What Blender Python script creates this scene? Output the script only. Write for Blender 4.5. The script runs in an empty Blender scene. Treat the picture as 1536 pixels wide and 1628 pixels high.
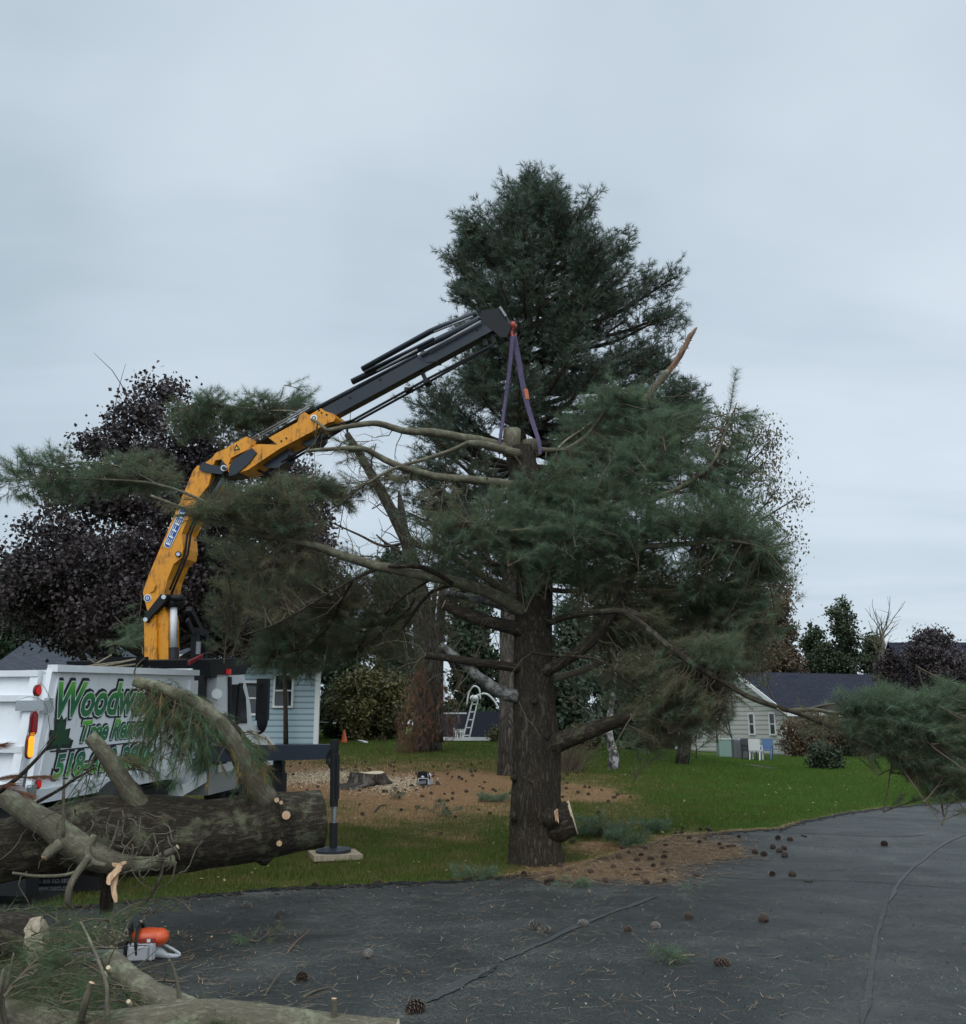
import bpy, math, random
import numpy as np
from mathutils import Matrix, Vector, noise as mnoise

R = math.radians
rng = np.random.default_rng(7)
random.seed(7)
SC = bpy.context.scene
COL = SC.collection

# ------------------------------------------------------------------ camera
PITCH = R(12.4)
CAMZ = 1.65
FPX = 1540.0                      # focal length in photo pixels (photo is 1536 x 1628)
cam_d = bpy.data.cameras.new("camera")
cam = bpy.data.objects.new("camera", cam_d)
COL.objects.link(cam)
cam.location = (0, 0, CAMZ)
cam.rotation_euler = (R(90) + PITCH, 0, 0)
cam_d.sensor_fit = 'HORIZONTAL'
cam_d.sensor_width = 36.0
cam_d.lens = 36.0 * FPX / 1536.0
cam_d.clip_start = 0.05
cam_d.clip_end = 2000
SC.camera = cam
SC.view_settings.view_transform = 'Standard'
SC.view_settings.look = 'None'
SC.view_settings.exposure = 0.13
SC.view_settings.gamma = 1.0

# ------------------------------------------------------------------ world: overcast sky
SUN_EL, SUN_AZ = R(48), R(200)     # behind the camera, a little to the left
world = bpy.data.worlds.new("World")
SC.world = world
world.use_nodes = True
wn, wl = world.node_tree.nodes, world.node_tree.links
wn.clear()
def wnode(t, **k):
    n = wn.new(t)
    for a, b in k.items():
        setattr(n, a, b)
    return n
w_out = wnode('ShaderNodeOutputWorld')
sky = wnode('ShaderNodeTexSky', sky_type='NISHITA', sun_disc=False)
sky.sun_elevation = SUN_EL
sky.sun_rotation = SUN_AZ
bg1 = wnode('ShaderNodeBackground'); bg1.inputs[1].default_value = 0.08
bg2 = wnode('ShaderNodeBackground'); bg2.inputs[1].default_value = 1.36
mix = wnode('ShaderNodeMixShader'); mix.inputs[0].default_value = 0.88
wl.new(sky.outputs[0], bg1.inputs[0])
tc = wnode('ShaderNodeTexCoord')
sep = wnode('ShaderNodeSeparateXYZ'); wl.new(tc.outputs['Generated'], sep.inputs[0])
zz = wnode('ShaderNodeMath', operation='MAXIMUM'); wl.new(sep.outputs[2], zz.inputs[0]); zz.inputs[1].default_value = 0.0
za = wnode('ShaderNodeMath', operation='ADD'); wl.new(zz.outputs[0], za.inputs[0]); za.inputs[1].default_value = 0.10
dx = wnode('ShaderNodeMath', operation='DIVIDE'); wl.new(sep.outputs[0], dx.inputs[0]); wl.new(za.outputs[0], dx.inputs[1])
dy = wnode('ShaderNodeMath', operation='DIVIDE'); wl.new(sep.outputs[1], dy.inputs[0]); wl.new(za.outputs[0], dy.inputs[1])
cmb = wnode('ShaderNodeCombineXYZ'); wl.new(dx.outputs[0], cmb.inputs[0]); wl.new(dy.outputs[0], cmb.inputs[1])
mp = wnode('ShaderNodeMapping'); mp.inputs['Rotation'].default_value = (0, 0, R(28)); mp.inputs['Scale'].default_value = (0.6, 1.3, 1)
wl.new(cmb.outputs[0], mp.inputs[0])
n1 = wnode('ShaderNodeTexNoise'); n1.inputs['Scale'].default_value = 0.9; n1.inputs['Detail'].default_value = 5; n1.inputs['Roughness'].default_value = 0.5; n1.inputs['Distortion'].default_value = 0.5
wl.new(mp.outputs[0], n1.inputs[0])
n2 = wnode('ShaderNodeTexNoise'); n2.inputs['Scale'].default_value = 2.2; n2.inputs['Detail'].default_value = 3
wl.new(tc.outputs['Generated'], n2.inputs[0])
av = wnode('ShaderNodeMath', operation='MULTIPLY_ADD'); wl.new(n2.outputs[0], av.inputs[0]); av.inputs[1].default_value = 0.5
h1 = wnode('ShaderNodeMath', operation='MULTIPLY'); wl.new(n1.outputs[0], h1.inputs[0]); h1.inputs[1].default_value = 0.5
wl.new(h1.outputs[0], av.inputs[2])
gx = wnode('ShaderNodeMath', operation='MULTIPLY_ADD'); wl.new(sep.outputs[0], gx.inputs[0]); gx.inputs[1].default_value = 0.10; wl.new(av.outputs[0], gx.inputs[2])
rmp = wnode('ShaderNodeValToRGB')
cr = rmp.color_ramp
cr.elements[0].position = 0.38; cr.elements[0].color = (0.355, 0.430, 0.490, 1)
cr.elements[1].position = 0.64; cr.elements[1].color = (0.535, 0.605, 0.672, 1)
e = cr.elements.new(0.49); e.color = (0.445, 0.518, 0.585, 1)
wl.new(gx.outputs[0], rmp.inputs[0])
wl.new(rmp.outputs[0], bg2.inputs[0])
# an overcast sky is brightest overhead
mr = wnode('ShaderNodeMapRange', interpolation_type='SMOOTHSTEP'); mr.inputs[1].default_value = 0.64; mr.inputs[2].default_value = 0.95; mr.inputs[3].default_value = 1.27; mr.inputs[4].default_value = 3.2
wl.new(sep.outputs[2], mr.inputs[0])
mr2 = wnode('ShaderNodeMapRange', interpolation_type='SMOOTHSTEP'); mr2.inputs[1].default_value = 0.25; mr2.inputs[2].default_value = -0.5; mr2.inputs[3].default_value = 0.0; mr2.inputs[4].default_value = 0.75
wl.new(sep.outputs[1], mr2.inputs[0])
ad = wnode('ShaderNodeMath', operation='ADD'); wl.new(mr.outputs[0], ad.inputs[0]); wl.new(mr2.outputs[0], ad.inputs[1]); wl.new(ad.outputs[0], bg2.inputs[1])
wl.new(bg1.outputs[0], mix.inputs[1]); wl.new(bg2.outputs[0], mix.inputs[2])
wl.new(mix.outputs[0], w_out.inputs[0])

# ------------------------------------------------------------------ sun (overcast, wide)
sd = bpy.data.lights.new("sun", 'SUN')
sd.energy = 0.9
sd.angle = R(35)
sd.color = (1.0, 0.97, 0.93)
so = bpy.data.objects.new("sun", sd)
COL.objects.link(so)
so.rotation_euler = (R(90) - SUN_EL, 0, R(-14))

# ------------------------------------------------------------------ picture <-> place
def ray(px, py):
    xc = (px - 768.0) / FPX; yc = (814.0 - py) / FPX
    return np.array([xc, math.cos(PITCH) - yc * math.sin(PITCH), math.sin(PITCH) + yc * math.cos(PITCH)])
CAMP = np.array([0, 0, CAMZ])
def P(px, py, Y):
    d = ray(px, py)
    return CAMP + d * (Y / d[1])
def pxm(Y):                        # metres per photo pixel at depth Y
    return Y / FPX * 1.0
def w2p(p):
    p = np.asarray(p, float)
    v = p - CAMP
    f = v[..., 1] * math.cos(PITCH) + v[..., 2] * math.sin(PITCH)
    u = -v[..., 1] * math.sin(PITCH) + v[..., 2] * math.cos(PITCH)
    return 768 + FPX * v[..., 0] / f, 814 - FPX * u / f
def sstep(a, b, x):
    t = np.clip((x - a) / (b - a), 0, 1)
    return t * t * (3 - 2 * t)
def terrain(x, y):
    x = np.asarray(x, float); y = np.asarray(y, float)
    h = 0.045 * np.clip(y - 12.5, 0, 25.5)
    s = 1 - 0.9 * sstep(3.0, 12.0, x)
    return h * s
def G(px, py):
    d = ray(px, py); t = 1.0
    for i in range(4000):
        p = CAMP + d * t
        if p[2] <= float(terrain(p[0], p[1])):
            break
        t += 0.02
    return np.array([p[0], p[1], float(terrain(p[0], p[1]))])
def nrm(v):
    v = np.asarray(v, float)
    return v / (np.linalg.norm(v, axis=-1, keepdims=True) + 1e-12)

# ------------------------------------------------------------------ mesh builder
WM = {}
class MB:
    def __init__(s):
        s.V = []; s.F = []; s.M = []; s.T = []; s.B = []; s.n = 0
    def add(s, v, f, m=0, t=0.5, bk=None):
        v = np.asarray(v, float).reshape(-1, 3); f = np.asarray(f, np.int64)
        if f.ndim == 1: f = f.reshape(1, -1)
        s.V.append(v); s.F.append(f + s.n); s.M.append(np.full(len(f), m, np.int32))
        s.T.append(np.broadcast_to(np.asarray(t, float), (len(v),)).copy())
        s.B.append(v if bk is None else bk)
        s.n += len(v)
        return s
    def poly(s, pts, m=0, t=0.5):
        return s.add(pts, np.arange(len(pts)).reshape(1, -1), m, t)
    def box(s, c, sz, m=0, rz=0.0, t=0.5, rot=None):
        c = np.asarray(c, float); hx, hy, hz = np.asarray(sz, float) / 2
        v = np.array([[x, y, z] for x in (-hx, hx) for y in (-hy, hy) for z in (-hz, hz)])
        if rz:
            ca, sa = math.cos(rz), math.sin(rz)
            v = v @ np.array([[ca, sa, 0], [-sa, ca, 0], [0, 0, 1]])
        if rot is not None:
            v = v @ np.array(rot).T
        f = [[0, 1, 3, 2], [4, 6, 7, 5], [0, 4, 5, 1], [2, 3, 7, 6], [0, 2, 6, 4], [1, 5, 7, 3]]
        return s.add(v + c, f, m, t)
    def bar(s, a, b, w, h, m=0, up=(0, 0, 1), t=0.5):
        a = np.asarray(a, float); b = np.asarray(b, float)
        d = nrm(b - a); sd_ = nrm(np.cross(d, up)); u = np.cross(sd_, d)
        L = np.linalg.norm(b - a)
        rot = np.stack([sd_, d, u], 1)
        return s.box((a + b) / 2, (w, L, h), m, rot=rot, t=t)
    def prism(s, pts, off, m=0, t=0.5):
        """pts: 3-D polygon, extruded by the vector off"""
        p = np.asarray(pts, float); q = p + np.asarray(off, float); n = len(p)
        s.add(np.vstack([p, q]), np.arange(n).reshape(1, -1), m, t)
        s.n -= 0
        base = s.n - 2 * n
        s.F.append(np.arange(n)[::-1].reshape(1, -1) + n + base); s.M.append(np.full(1, m, np.int32))
        i = np.arange(n); j = (i + 1) % n
        s.F.append(np.stack([i, i + n, j + n, j], 1) + base); s.M.append(np.full(n, m, np.int32))
        return s
    def tube(s, pts, rad, seg=8, m=0, cap=True, capm=None, t=0.5, amp=0.0, nsc=6.0, sub=0, spl=False):
        p = np.asarray(pts, float); r = np.broadcast_to(np.asarray(rad, float), (len(p),)).astype(float)
        if sub:
            p, r = smooth_path(p, r, sub)
        n = len(p)
        tan = np.gradient(p, axis=0); tan = nrm(tan)
        ref = np.array([0, 0, 1.0]) if abs(tan[0][2]) < 0.9 else np.array([1.0, 0, 0])
        u = nrm(np.cross(tan[0], ref)); U = []
        for k in range(n):
            u = u - tan[k] * np.dot(u, tan[k]); u = nrm(u); U.append(u)
        U = np.array(U); W = np.cross(tan, U)
        a = np.linspace(0, 2 * math.pi, seg, endpoint=False)
        L = np.concatenate([[0], np.cumsum(np.linalg.norm(np.diff(p, axis=0), axis=1))])
        ca, sa = np.cos(a), np.sin(a)
        ring = U[:, None, :] * ca[None, :, None] + W[:, None, :] * sa[None, :, None]
        bk = np.stack([np.outer(r, ca), np.outer(r, sa), np.repeat(L[:, None], seg, 1)], -1).reshape(-1, 3)
        rr = np.repeat(r[:, None], seg, 1)
        if amp:
            off = np.array([bark_h(b_, nsc) for b_ in bk]).reshape(n, seg)
            rr = rr + off * amp
        v = p[:, None, :] + ring * rr[:, :, None]
        i = np.arange(n - 1)[:, None] * seg; j = np.arange(seg)[None, :]; j2 = (j + 1) % seg
        f = np.stack([i + j, i + j2, i + seg + j2, i + seg + j], -1).reshape(-1, 4)
        base = s.n
        s.add(v.reshape(-1, 3), f, m, t, bk)
        if cap:
            cm = m if capm is None else capm
            s.F.append((np.arange(seg)[::-1] + base).reshape(1, -1)); s.M.append(np.full(1, cm, np.int32))
            s.F.append((np.arange(seg) + base + (n - 1) * seg).reshape(1, -1)); s.M.append(np.full(1, cm, np.int32))
        return s
    def ball(s, c, r, m=0, seg=12, rings=8, t=0.5, amp=0.0):
        c = np.asarray(c, float); r = np.broadcast_to(np.asarray(r, float), (3,))
        th = np.linspace(0.001, math.pi - 0.001, rings + 1); a = np.linspace(0, 2 * math.pi, seg, endpoint=False)
        v = np.stack([np.outer(np.sin(th), np.cos(a)), np.outer(np.sin(th), np.sin(a)), np.repeat(np.cos(th)[:, None], seg, 1)], -1).reshape(-1, 3)
        if amp: v = v * (1 + amp * np.array([mnoise.noise(Vector(q * 2.3 + c)) for q in v]))[:, None]
        i = np.arange(rings)[:, None] * seg; j = np.arange(seg)[None, :]; j2 = (j + 1) % seg
        f = np.stack([i + j, i + seg + j, i + seg + j2, i + j2], -1).reshape(-1, 4)
        return s.add(v * r + c, f, m, t)
    def build(s, name, mats, parent=None, smooth=False, world=True, kind=None):
        V = np.vstack(s.V); T = np.concatenate(s.T); B = np.vstack(s.B)
        if parent is not None and world:
            Mi = np.array(WM[parent.name].inverted())
            V = V @ Mi[:3, :3].T + Mi[:3, 3]
        me = bpy.data.meshes.new(name)
        me.vertices.add(len(V)); me.vertices.foreach_set('co', V.astype(np.float32).ravel())
        loops = np.concatenate([f.ravel() for f in s.F])
        tot = np.concatenate([np.full(len(f), f.shape[1]) for f in s.F])
        me.loops.add(len(loops)); me.loops.foreach_set('vertex_index', loops.astype(np.int32))
        me.polygons.add(len(tot))
        me.polygons.foreach_set('loop_start', np.concatenate([[0], np.cumsum(tot)[:-1]]).astype(np.int32))
        me.polygons.foreach_set('loop_total', tot.astype(np.int32))
        me.polygons.foreach_set('material_index', np.concatenate(s.M))
        me.polygons.foreach_set('use_smooth', np.full(len(tot), bool(smooth)))
        if not isinstance(mats, (list, tuple)): mats = [mats]
        for m in mats: me.materials.append(m)
        at = me.attributes.new('tint', 'FLOAT', 'POINT'); at.data.foreach_set('value', T.astype(np.float32))
        ab = me.attributes.new('bk', 'FLOAT_VECTOR', 'POINT'); ab.data.foreach_set('vector', B.astype(np.float32).ravel())
        me.update(calc_edges=True)
        o = bpy.data.objects.new(name, me); COL.objects.link(o)
        if parent is not None:
            o.parent = parent; WM[o.name] = WM[parent.name]
        else:
            WM[o.name] = Matrix.Identity(4)
        if kind: o['kind'] = kind
        return o
def bark_h(b, nsc):
    q = Vector((b[0] * nsc, b[1] * nsc, b[2] * nsc * 0.22))
    return mnoise.noise(q) * 0.6 + abs(mnoise.noise(q * 2.7)) * 0.7 - 0.2 + 0.35 * mnoise.noise(Vector(b) * 1.3)
def smooth_path(p, r, sub):
    n = len(p)
    ext = np.vstack([2 * p[0] - p[1], p, 2 * p[-1] - p[-2]]); out = []; ro = []
    for i in range(n - 1):
        p0, p1, p2, p3 = ext[i], ext[i + 1], ext[i + 2], ext[i + 3]
        for k in range(sub):
            t = k / sub
            out.append(0.5 * ((2 * p1) + (-p0 + p2) * t + (2 * p0 - 5 * p1 + 4 * p2 - p3) * t * t + (-p0 + 3 * p1 - 3 * p2 + p3) * t ** 3))
            ro.append(r[i] * (1 - t) + r[i + 1] * t)
    out.append(p[-1]); ro.append(r[-1])
    return np.array(out), np.array(ro)
def tag(o, label=None, cat=None, group=None, kind=None):
    if label: o['label'] = label
    if cat: o['category'] = cat
    if group: o['group'] = group
    if kind: o['kind'] = kind
    return o
def thing(name, label, cat, loc=(0, 0, 0), rot=(0, 0, 0), group=None):
    o = bpy.data.objects.new(name, None); COL.objects.link(o)
    o.empty_display_size = 0.1
    o.location = loc; o.rotation_euler = rot
    from mathutils import Euler
    WM[o.name] = Matrix.Translation(Vector(loc)) @ Euler(rot).to_matrix().to_4x4()
    tag(o, label, cat, group)
    return o
def children(o):
    return [c for c in bpy.data.objects if c.parent == o]
def copy_tree(o, parent=None):
    c = o.copy(); COL.objects.link(c)
    c.parent = parent
    for ch in children(o): copy_tree(ch, c)
    return c

# ------------------------------------------------------------------ materials
def mat(name, col=(0.5, 0.5, 0.5), rough=0.6, metal=0.0, spec=0.5):
    m = bpy.data.materials.new(name); m.use_nodes = True
    b = m.node_tree.nodes['Principled BSDF']
    b.inputs['Base Color'].default_value = (*col, 1); b.inputs['Roughness'].default_value = rough
    b.inputs['Metallic'].default_value = metal; b.inputs['Specular IOR Level'].default_value = spec
    return m
class NT:
    def __init__(s, m): s.m = m; s.n = m.node_tree.nodes; s.l = m.node_tree.links; s.b = s.n['Principled BSDF']
    def node(s, t, ins=None, **k):
        n = s.n.new(t)
        for a, b in k.items(): setattr(n, a, b)
        for a, b in (ins or {}).items():
            if hasattr(b, 'is_output'): s.l.new(b, n.inputs[a])
            else: n.inputs[a].default_value = b
        return n
    def noise(s, vec, scale, detail=4, rough=0.55, dist=0.0):
        return s.node('ShaderNodeTexNoise', {'Vector': vec, 'Scale': scale, 'Detail': detail, 'Roughness': rough, 'Distortion': dist}).outputs[0]
    def mapv(s, vec, sc=(1, 1, 1), rot=(0, 0, 0)):
        return s.node('ShaderNodeMapping', {'Vector': vec, 'Scale': sc, 'Rotation': rot}).outputs[0]
    def ramp(s, fac, stops):
        n = s.node('ShaderNodeValToRGB', {0: fac}); c = n.color_ramp
        while len(c.elements) < len(stops): c.elements.new(0.5)
        for e_, (p, col) in zip(c.elements, stops):
            e_.position = p
            e_.color = (*col, 1) if isinstance(col, (tuple, list)) else (col, col, col, 1)
        return n.outputs[0]
    def math(s, op, a, b=0.0, c=0.0):
        return s.node('ShaderNodeMath', {0: a, 1: b, 2: c}, operation=op).outputs[0]
    def mix(s, fac, a, b, blend='MIX'):
        n = s.node('ShaderNodeMix', data_type='RGBA', blend_type=blend)
        for i, v in ((0, fac), (6, a), (7, b)):
            if hasattr(v, 'is_output'): s.l.new(v, n.inputs[i])
            else: n.inputs[i].default_value = (*v, 1) if isinstance(v, (tuple, list)) else v
        return n.outputs[2]
    def obj(s): return s.node('ShaderNodeTexCoord').outputs['Object']
    def gen(s): return s.node('ShaderNodeTexCoord').outputs['Generated']
    def attr(s, name, out=2): return s.node('ShaderNodeAttribute', attribute_name=name).outputs[out]
    def col(s, c): s.l.new(c, s.b.inputs['Base Color'])
    def rough(s, c): s.l.new(c, s.b.inputs['Roughness'])
    def bump(s, h, strength=0.5, dist=0.02):
        n = s.node('ShaderNodeBump', {'Height': h, 'Strength': strength, 'Distance': dist})
        s.l.new(n.outputs[0], s.b.inputs['Normal'])

def bark_mat(name, dark, mid, light, lichen=None, sc=14.0, lich_amt=0.55, bump=0.9, dist=0.02, soft=0.0):
    m = mat(name, mid, 0.9, spec=0.2); t = NT(m)
    v = t.attr('bk', 1)
    mv = t.mapv(v, (1, 1, 0.28))
    big = t.noise(mv, sc * 0.8 * (1 + soft), 7, 0.68, 0.9 - 0.6 * soft)
    mid_ = t.noise(t.mapv(v, (1, 1, 0.16)), sc * 2.2, 5, 0.7, 0.3)
    fine = t.noise(v, sc * 9, 4, 0.75)
    rid = t.math('ABSOLUTE', t.math('SUBTRACT', big, 0.5))
    crack = t.ramp(rid, [(0.0, 0.55 * soft), (0.10, 0.85), (0.25, 1.0)])
    h = t.math('ADD', t.math('MULTIPLY', crack, t.math('ADD', t.math('MULTIPLY', mid_, 0.8), 0.15)), t.math('MULTIPLY', fine, 0.25))
    c = t.ramp(t.math('ADD', t.math('MULTIPLY', h, 0.8), t.math('MULTIPLY', fine, 0.25)), [(0.22, dark), (0.56, mid), (0.88, light)])
    if lichen:
        ln = t.noise(v, 5.5, 5, 0.7)
        lf = t.ramp(ln, [(lich_amt, 0.0), (lich_amt + 0.14, 1.0)])
        c = t.mix(t.math('MULTIPLY', lf, 0.75), c, lichen)
        sp = t.noise(v, 38, 2, 0.5)
        c = t.mix(t.ramp(sp, [(0.72, 0.0), (0.78, 0.8)]), c, (0.30, 0.32, 0.28))
    t.col(c); t.bump(h, bump, dist)
    return m
def needle_mat(name, stops, rough=0.55, spec=0.25, trans=0.15):
    m = mat(name, (0.04, 0.08, 0.05), rough, spec=spec); t = NT(m)
    c = t.ramp(t.attr('tint'), stops)
    t.col(c)
    tr = t.node('ShaderNodeBsdfTranslucent', {'Color': c}).outputs[0]
    mx = t.node('ShaderNodeMixShader', {0: trans, 1: t.b.outputs[0], 2: tr}).outputs[0]
    t.l.new(mx, t.n['Material Output'].inputs[0])
    return m
M = {}
M['bark_pine'] = bark_mat('bark_pine', (0.014, 0.011, 0.008), (0.068, 0.054, 0.040), (0.150, 0.128, 0.100), (0.13, 0.15, 0.11), 19, 0.62, 1.0, 0.022, 0.35)
M['bark_far'] = bark_mat('bark_far', (0.02, 0.017, 0.014), (0.085, 0.07, 0.057), (0.16, 0.14, 0.12), (0.12, 0.13, 0.11), 7, 0.60)
M['bark_log'] = bark_mat('bark_log', (0.014, 0.011, 0.008), (0.060, 0.047, 0.033), (0.150, 0.125, 0.092), (0.17, 0.175, 0.105), 15, 0.50, 1.0, 0.028, 0.55)
M['bark_limb'] = bark_mat('bark_limb', (0.03, 0.026, 0.018), (0.115, 0.100, 0.070), (0.24, 0.22, 0.165), (0.22, 0.24, 0.15), 22, 0.50, 0.6, 0.008, 1.0)
M['bark_pale'] = bark_mat('bark_pale', (0.05, 0.045, 0.04), (0.16, 0.155, 0.145), (0.42, 0.42, 0.41), (0.42, 0.42, 0.40), 22, 0.48, 0.6, 0.006)
M['bark_birch'] = bark_mat('bark_birch', (0.02, 0.02, 0.02), (0.10, 0.09, 0.08), (0.45, 0.44, 0.42), (0.48, 0.47, 0.45), 5, 0.46)
M['twig'] = mat('twig', (0.11, 0.088, 0.060), 0.85, spec=0.2)
def wood_mat(name, a, b, sc=40):
    m = mat(name, a, 0.75, spec=0.2); t = NT(m)
    n = t.noise(t.mapv(t.obj(), (1, 1, 0.12)), sc, 5, 0.6, 0.4)
    t.col(t.ramp(n, [(0.3, a), (0.7, b)])); t.bump(n, 0.4, 0.004)
    return m
M['wood_fresh'] = wood_mat('wood_fresh', (0.38, 0.22, 0.12), (0.68, 0.48, 0.30))
M['wood_cut'] = wood_mat('wood_cut', (0.40, 0.31, 0.20), (0.62, 0.52, 0.38))
M['wood_old'] = wood_mat('wood_old', (0.20, 0.16, 0.11), (0.38, 0.32, 0.23))
M['wood_brown'] = wood_mat('wood_brown', (0.10, 0.055, 0.035), (0.24, 0.14, 0.09))
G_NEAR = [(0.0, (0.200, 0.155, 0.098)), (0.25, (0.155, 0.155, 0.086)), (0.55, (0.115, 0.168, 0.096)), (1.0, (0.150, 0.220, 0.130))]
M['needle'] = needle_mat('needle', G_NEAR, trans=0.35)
M['needle_dark'] = needle_mat('needle_dark', [(0.0, (0.062, 0.074, 0.050)), (0.5, (0.078, 0.112, 0.080)), (1.0, (0.115, 0.165, 0.118))])
M['needle_far'] = needle_mat('needle_far', [(0.0, (0.050, 0.050, 0.028)), (0.5, (0.042, 0.068, 0.040)), (1.0, (0.070, 0.110, 0.060))])
M['needle_dead'] = needle_mat('needle_dead', [(0.0, (0.10, 0.045, 0.028)), (0.5, (0.20, 0.095, 0.055)), (1.0, (0.30, 0.165, 0.09))])
M['leaf_purple'] = needle_mat('leaf_purple', [(0.0, (0.022, 0.016, 0.018)), (0.6, (0.055, 0.040, 0.041)), (1.0, (0.13, 0.10, 0.098))], 0.45, 0.4)
M['leaf_green'] = needle_mat('leaf_green', [(0.0, (0.022, 0.032, 0.016)), (0.6, (0.042, 0.060, 0.028)), (1.0, (0.09, 0.115, 0.04))], 0.5, 0.4)
M['leaf_gold'] = needle_mat('leaf_gold', [(0.0, (0.04, 0.05, 0.02)), (0.5, (0.085, 0.085, 0.03)), (1.0, (0.19, 0.15, 0.05))], 0.5, 0.4)
M['leaf_rust'] = needle_mat('leaf_rust', [(0.0, (0.05, 0.045, 0.03)), (0.5, (0.11, 0.075, 0.045)), (1.0, (0.20, 0.13, 0.07))], 0.5, 0.4)
M['leaf_birch'] = needle_mat('leaf_birch', [(0.0, (0.07, 0.066, 0.04)), (0.5, (0.13, 0.115, 0.065)), (1.0, (0.24, 0.20, 0.12))], 0.5, 0.4)
# ------------------------------------------------------------------ ground, road
EDGE_PX = [(-330, 1452), (-120, 1449), (150, 1441), (300, 1427), (420, 1416), (520, 1410), (700, 1403), (800, 1396), (890, 1385), (960, 1366),
           (1020, 1348), (1075, 1331), (1130, 1326), (1180, 1323), (1240, 1318), (1290, 1304), (1350, 1293), (1420, 1284), (1536, 1275), (1750, 1264), (2300, 1250)]
EDGE = np.array([G(*p)[:2] for p in EDGE_PX])
EDGE = EDGE[np.argsort(EDGE[:, 0])]
def road_edge(x):
    x = np.asarray(x, float)
    e = np.interp(x, EDGE[:, 0], EDGE[:, 1])
    return e + 0.035 * np.sin(x * 5.3) + 0.02 * np.sin(x * 13.7 + 1) + 0.012 * np.sin(x * 31.0)
def px_blob(x, y, cx, cy, rx, ry):
    a, b = w2p(np.stack([x, y, terrain(x, y)], -1))
    return np.clip(1.25 * np.exp(-(((a - cx) / rx) ** 2 + ((b - cy) / ry) ** 2) * 1.05), 0, 1)
def straw_at(x, y):
    x = np.asarray(x, float); y = np.asarray(y, float)
    xq, yq = x, y
    wx = .35 * np.sin(x * 2.1 + y * 1.3) + .2 * np.sin(x * 4.7 - y * 3.1) + .12 * np.sin(x * 9.3 + y * 7.7); wy = .5 * np.sin(y * 1.7 - x * 1.1 + 2) + .3 * np.sin(y * 4.1 + x * 3.3)
    return _straw(x + wx * (y > 12.6), y + wy * (y > 13.5), x, y)
def _straw(x, y, x_, y_):
    s = np.maximum.reduce([px_blob(x, y, 640, 1252, 290, 42), px_blob(x, y, 470, 1240, 110, 40), 0.75 * px_blob(x, y, 640, 1290, 210, 32),
                           px_blob(x, y, 930, 1262, 72, 17), 1.0 * px_blob(x, y, 950, 1384, 130, 17), 1.0 * px_blob(x, y, 1060, 1358, 95, 20), .8 * px_blob(x, y, 1120, 1336, 60, 10), .6 * px_blob(x, y, 1030, 1395, 70, 14),
                           0.35 * px_blob(x, y, 1000, 1300, 60, 30)])
    x, y = x_, y_
    s = np.where((y > 3) & (y < 45), s, 0)
    d = y - road_edge(x)
    s = np.maximum(s, 0.8 * np.exp(-(np.clip(np.abs(d), 0, 9) / 0.10) ** 2) * (x > 1))
    return s
xs = np.concatenate([-np.geomspace(600, 16, 22), np.arange(-15.5, 26, 0.22), np.geomspace(27, 600, 22)])
ys = np.concatenate([[-300, -100, -40, -20, -10, -5, 0], np.arange(1, 42, 0.22), np.geomspace(43, 1500, 26)])
def grid(xs, ys, zoff, name, mats, clip=None):
    X, Y = np.meshgrid(xs, ys, indexing='ij')
    if clip is not None: Y = clip(X, Y)
    Z = terrain(X, Y) + zoff
    m = MB(); nx, ny = X.shape
    i = np.arange(nx - 1)[:, None] * ny; j = np.arange(ny - 1)[None, :]
    f = np.stack([i + j, i + ny + j, i + ny + j + 1, i + j + 1], -1).reshape(-1, 4)
    V = np.stack([X, Y, Z], -1).reshape(-1, 3)
    m.add(V, f, 0, straw_at(V[:, 0], V[:, 1]))
    return m.build(name, mats, smooth=True, kind='structure')
# lawn material
m = mat('lawn', (0.05, 0.1, 0.02), 0.9, spec=0.1); t = NT(m); v = t.obj()
n_f = t.noise(v, 55, 4, 0.7); n_m = t.noise(v, 2.2, 5, 0.65); n_b = t.noise(v, 0.35, 3, 0.5)
green = t.ramp(t.math('ADD', t.math('MULTIPLY', n_f, 0.45), t.math('MULTIPLY', n_m, 0.55)), [(0.3, (0.026, 0.045, 0.007)), (0.5, (0.046, 0.078, 0.011)), (0.72, (0.075, 0.12, 0.020))])
olive = t.ramp(n_f, [(0.3, (0.045, 0.045, 0.012)), (0.7, (0.11, 0.10, 0.035))])
green = t.mix(t.ramp(n_m, [(0.45, 0.0), (0.7, 0.6)]), green, olive)
n_s = t.noise(t.mapv(v, (1, 2.2, 1), (0, 0, 0.4)), 26, 6, 0.75)
straw_c = t.ramp(n_s, [(0.25, (0.07, 0.038, 0.018)), (0.48, (0.22, 0.118, 0.054)), (0.72, (0.46, 0.28, 0.14))])
sf = t.ramp(t.math('ADD', t.attr('tint'), t.math('MULTIPLY', t.math('SUBTRACT', t.math('ADD', t.math('MULTIPLY', n_m, 0.5), t.math('MULTIPLY', n_s, 0.5)), 0.5), 3.4)), [(0.20, 0.0), (0.85, 1.0)])
t.col(t.mix(sf, green, straw_c)); t.bump(t.math('ADD', n_f, n_m), 0.7, 0.03)
M['lawn'] = m
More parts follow.
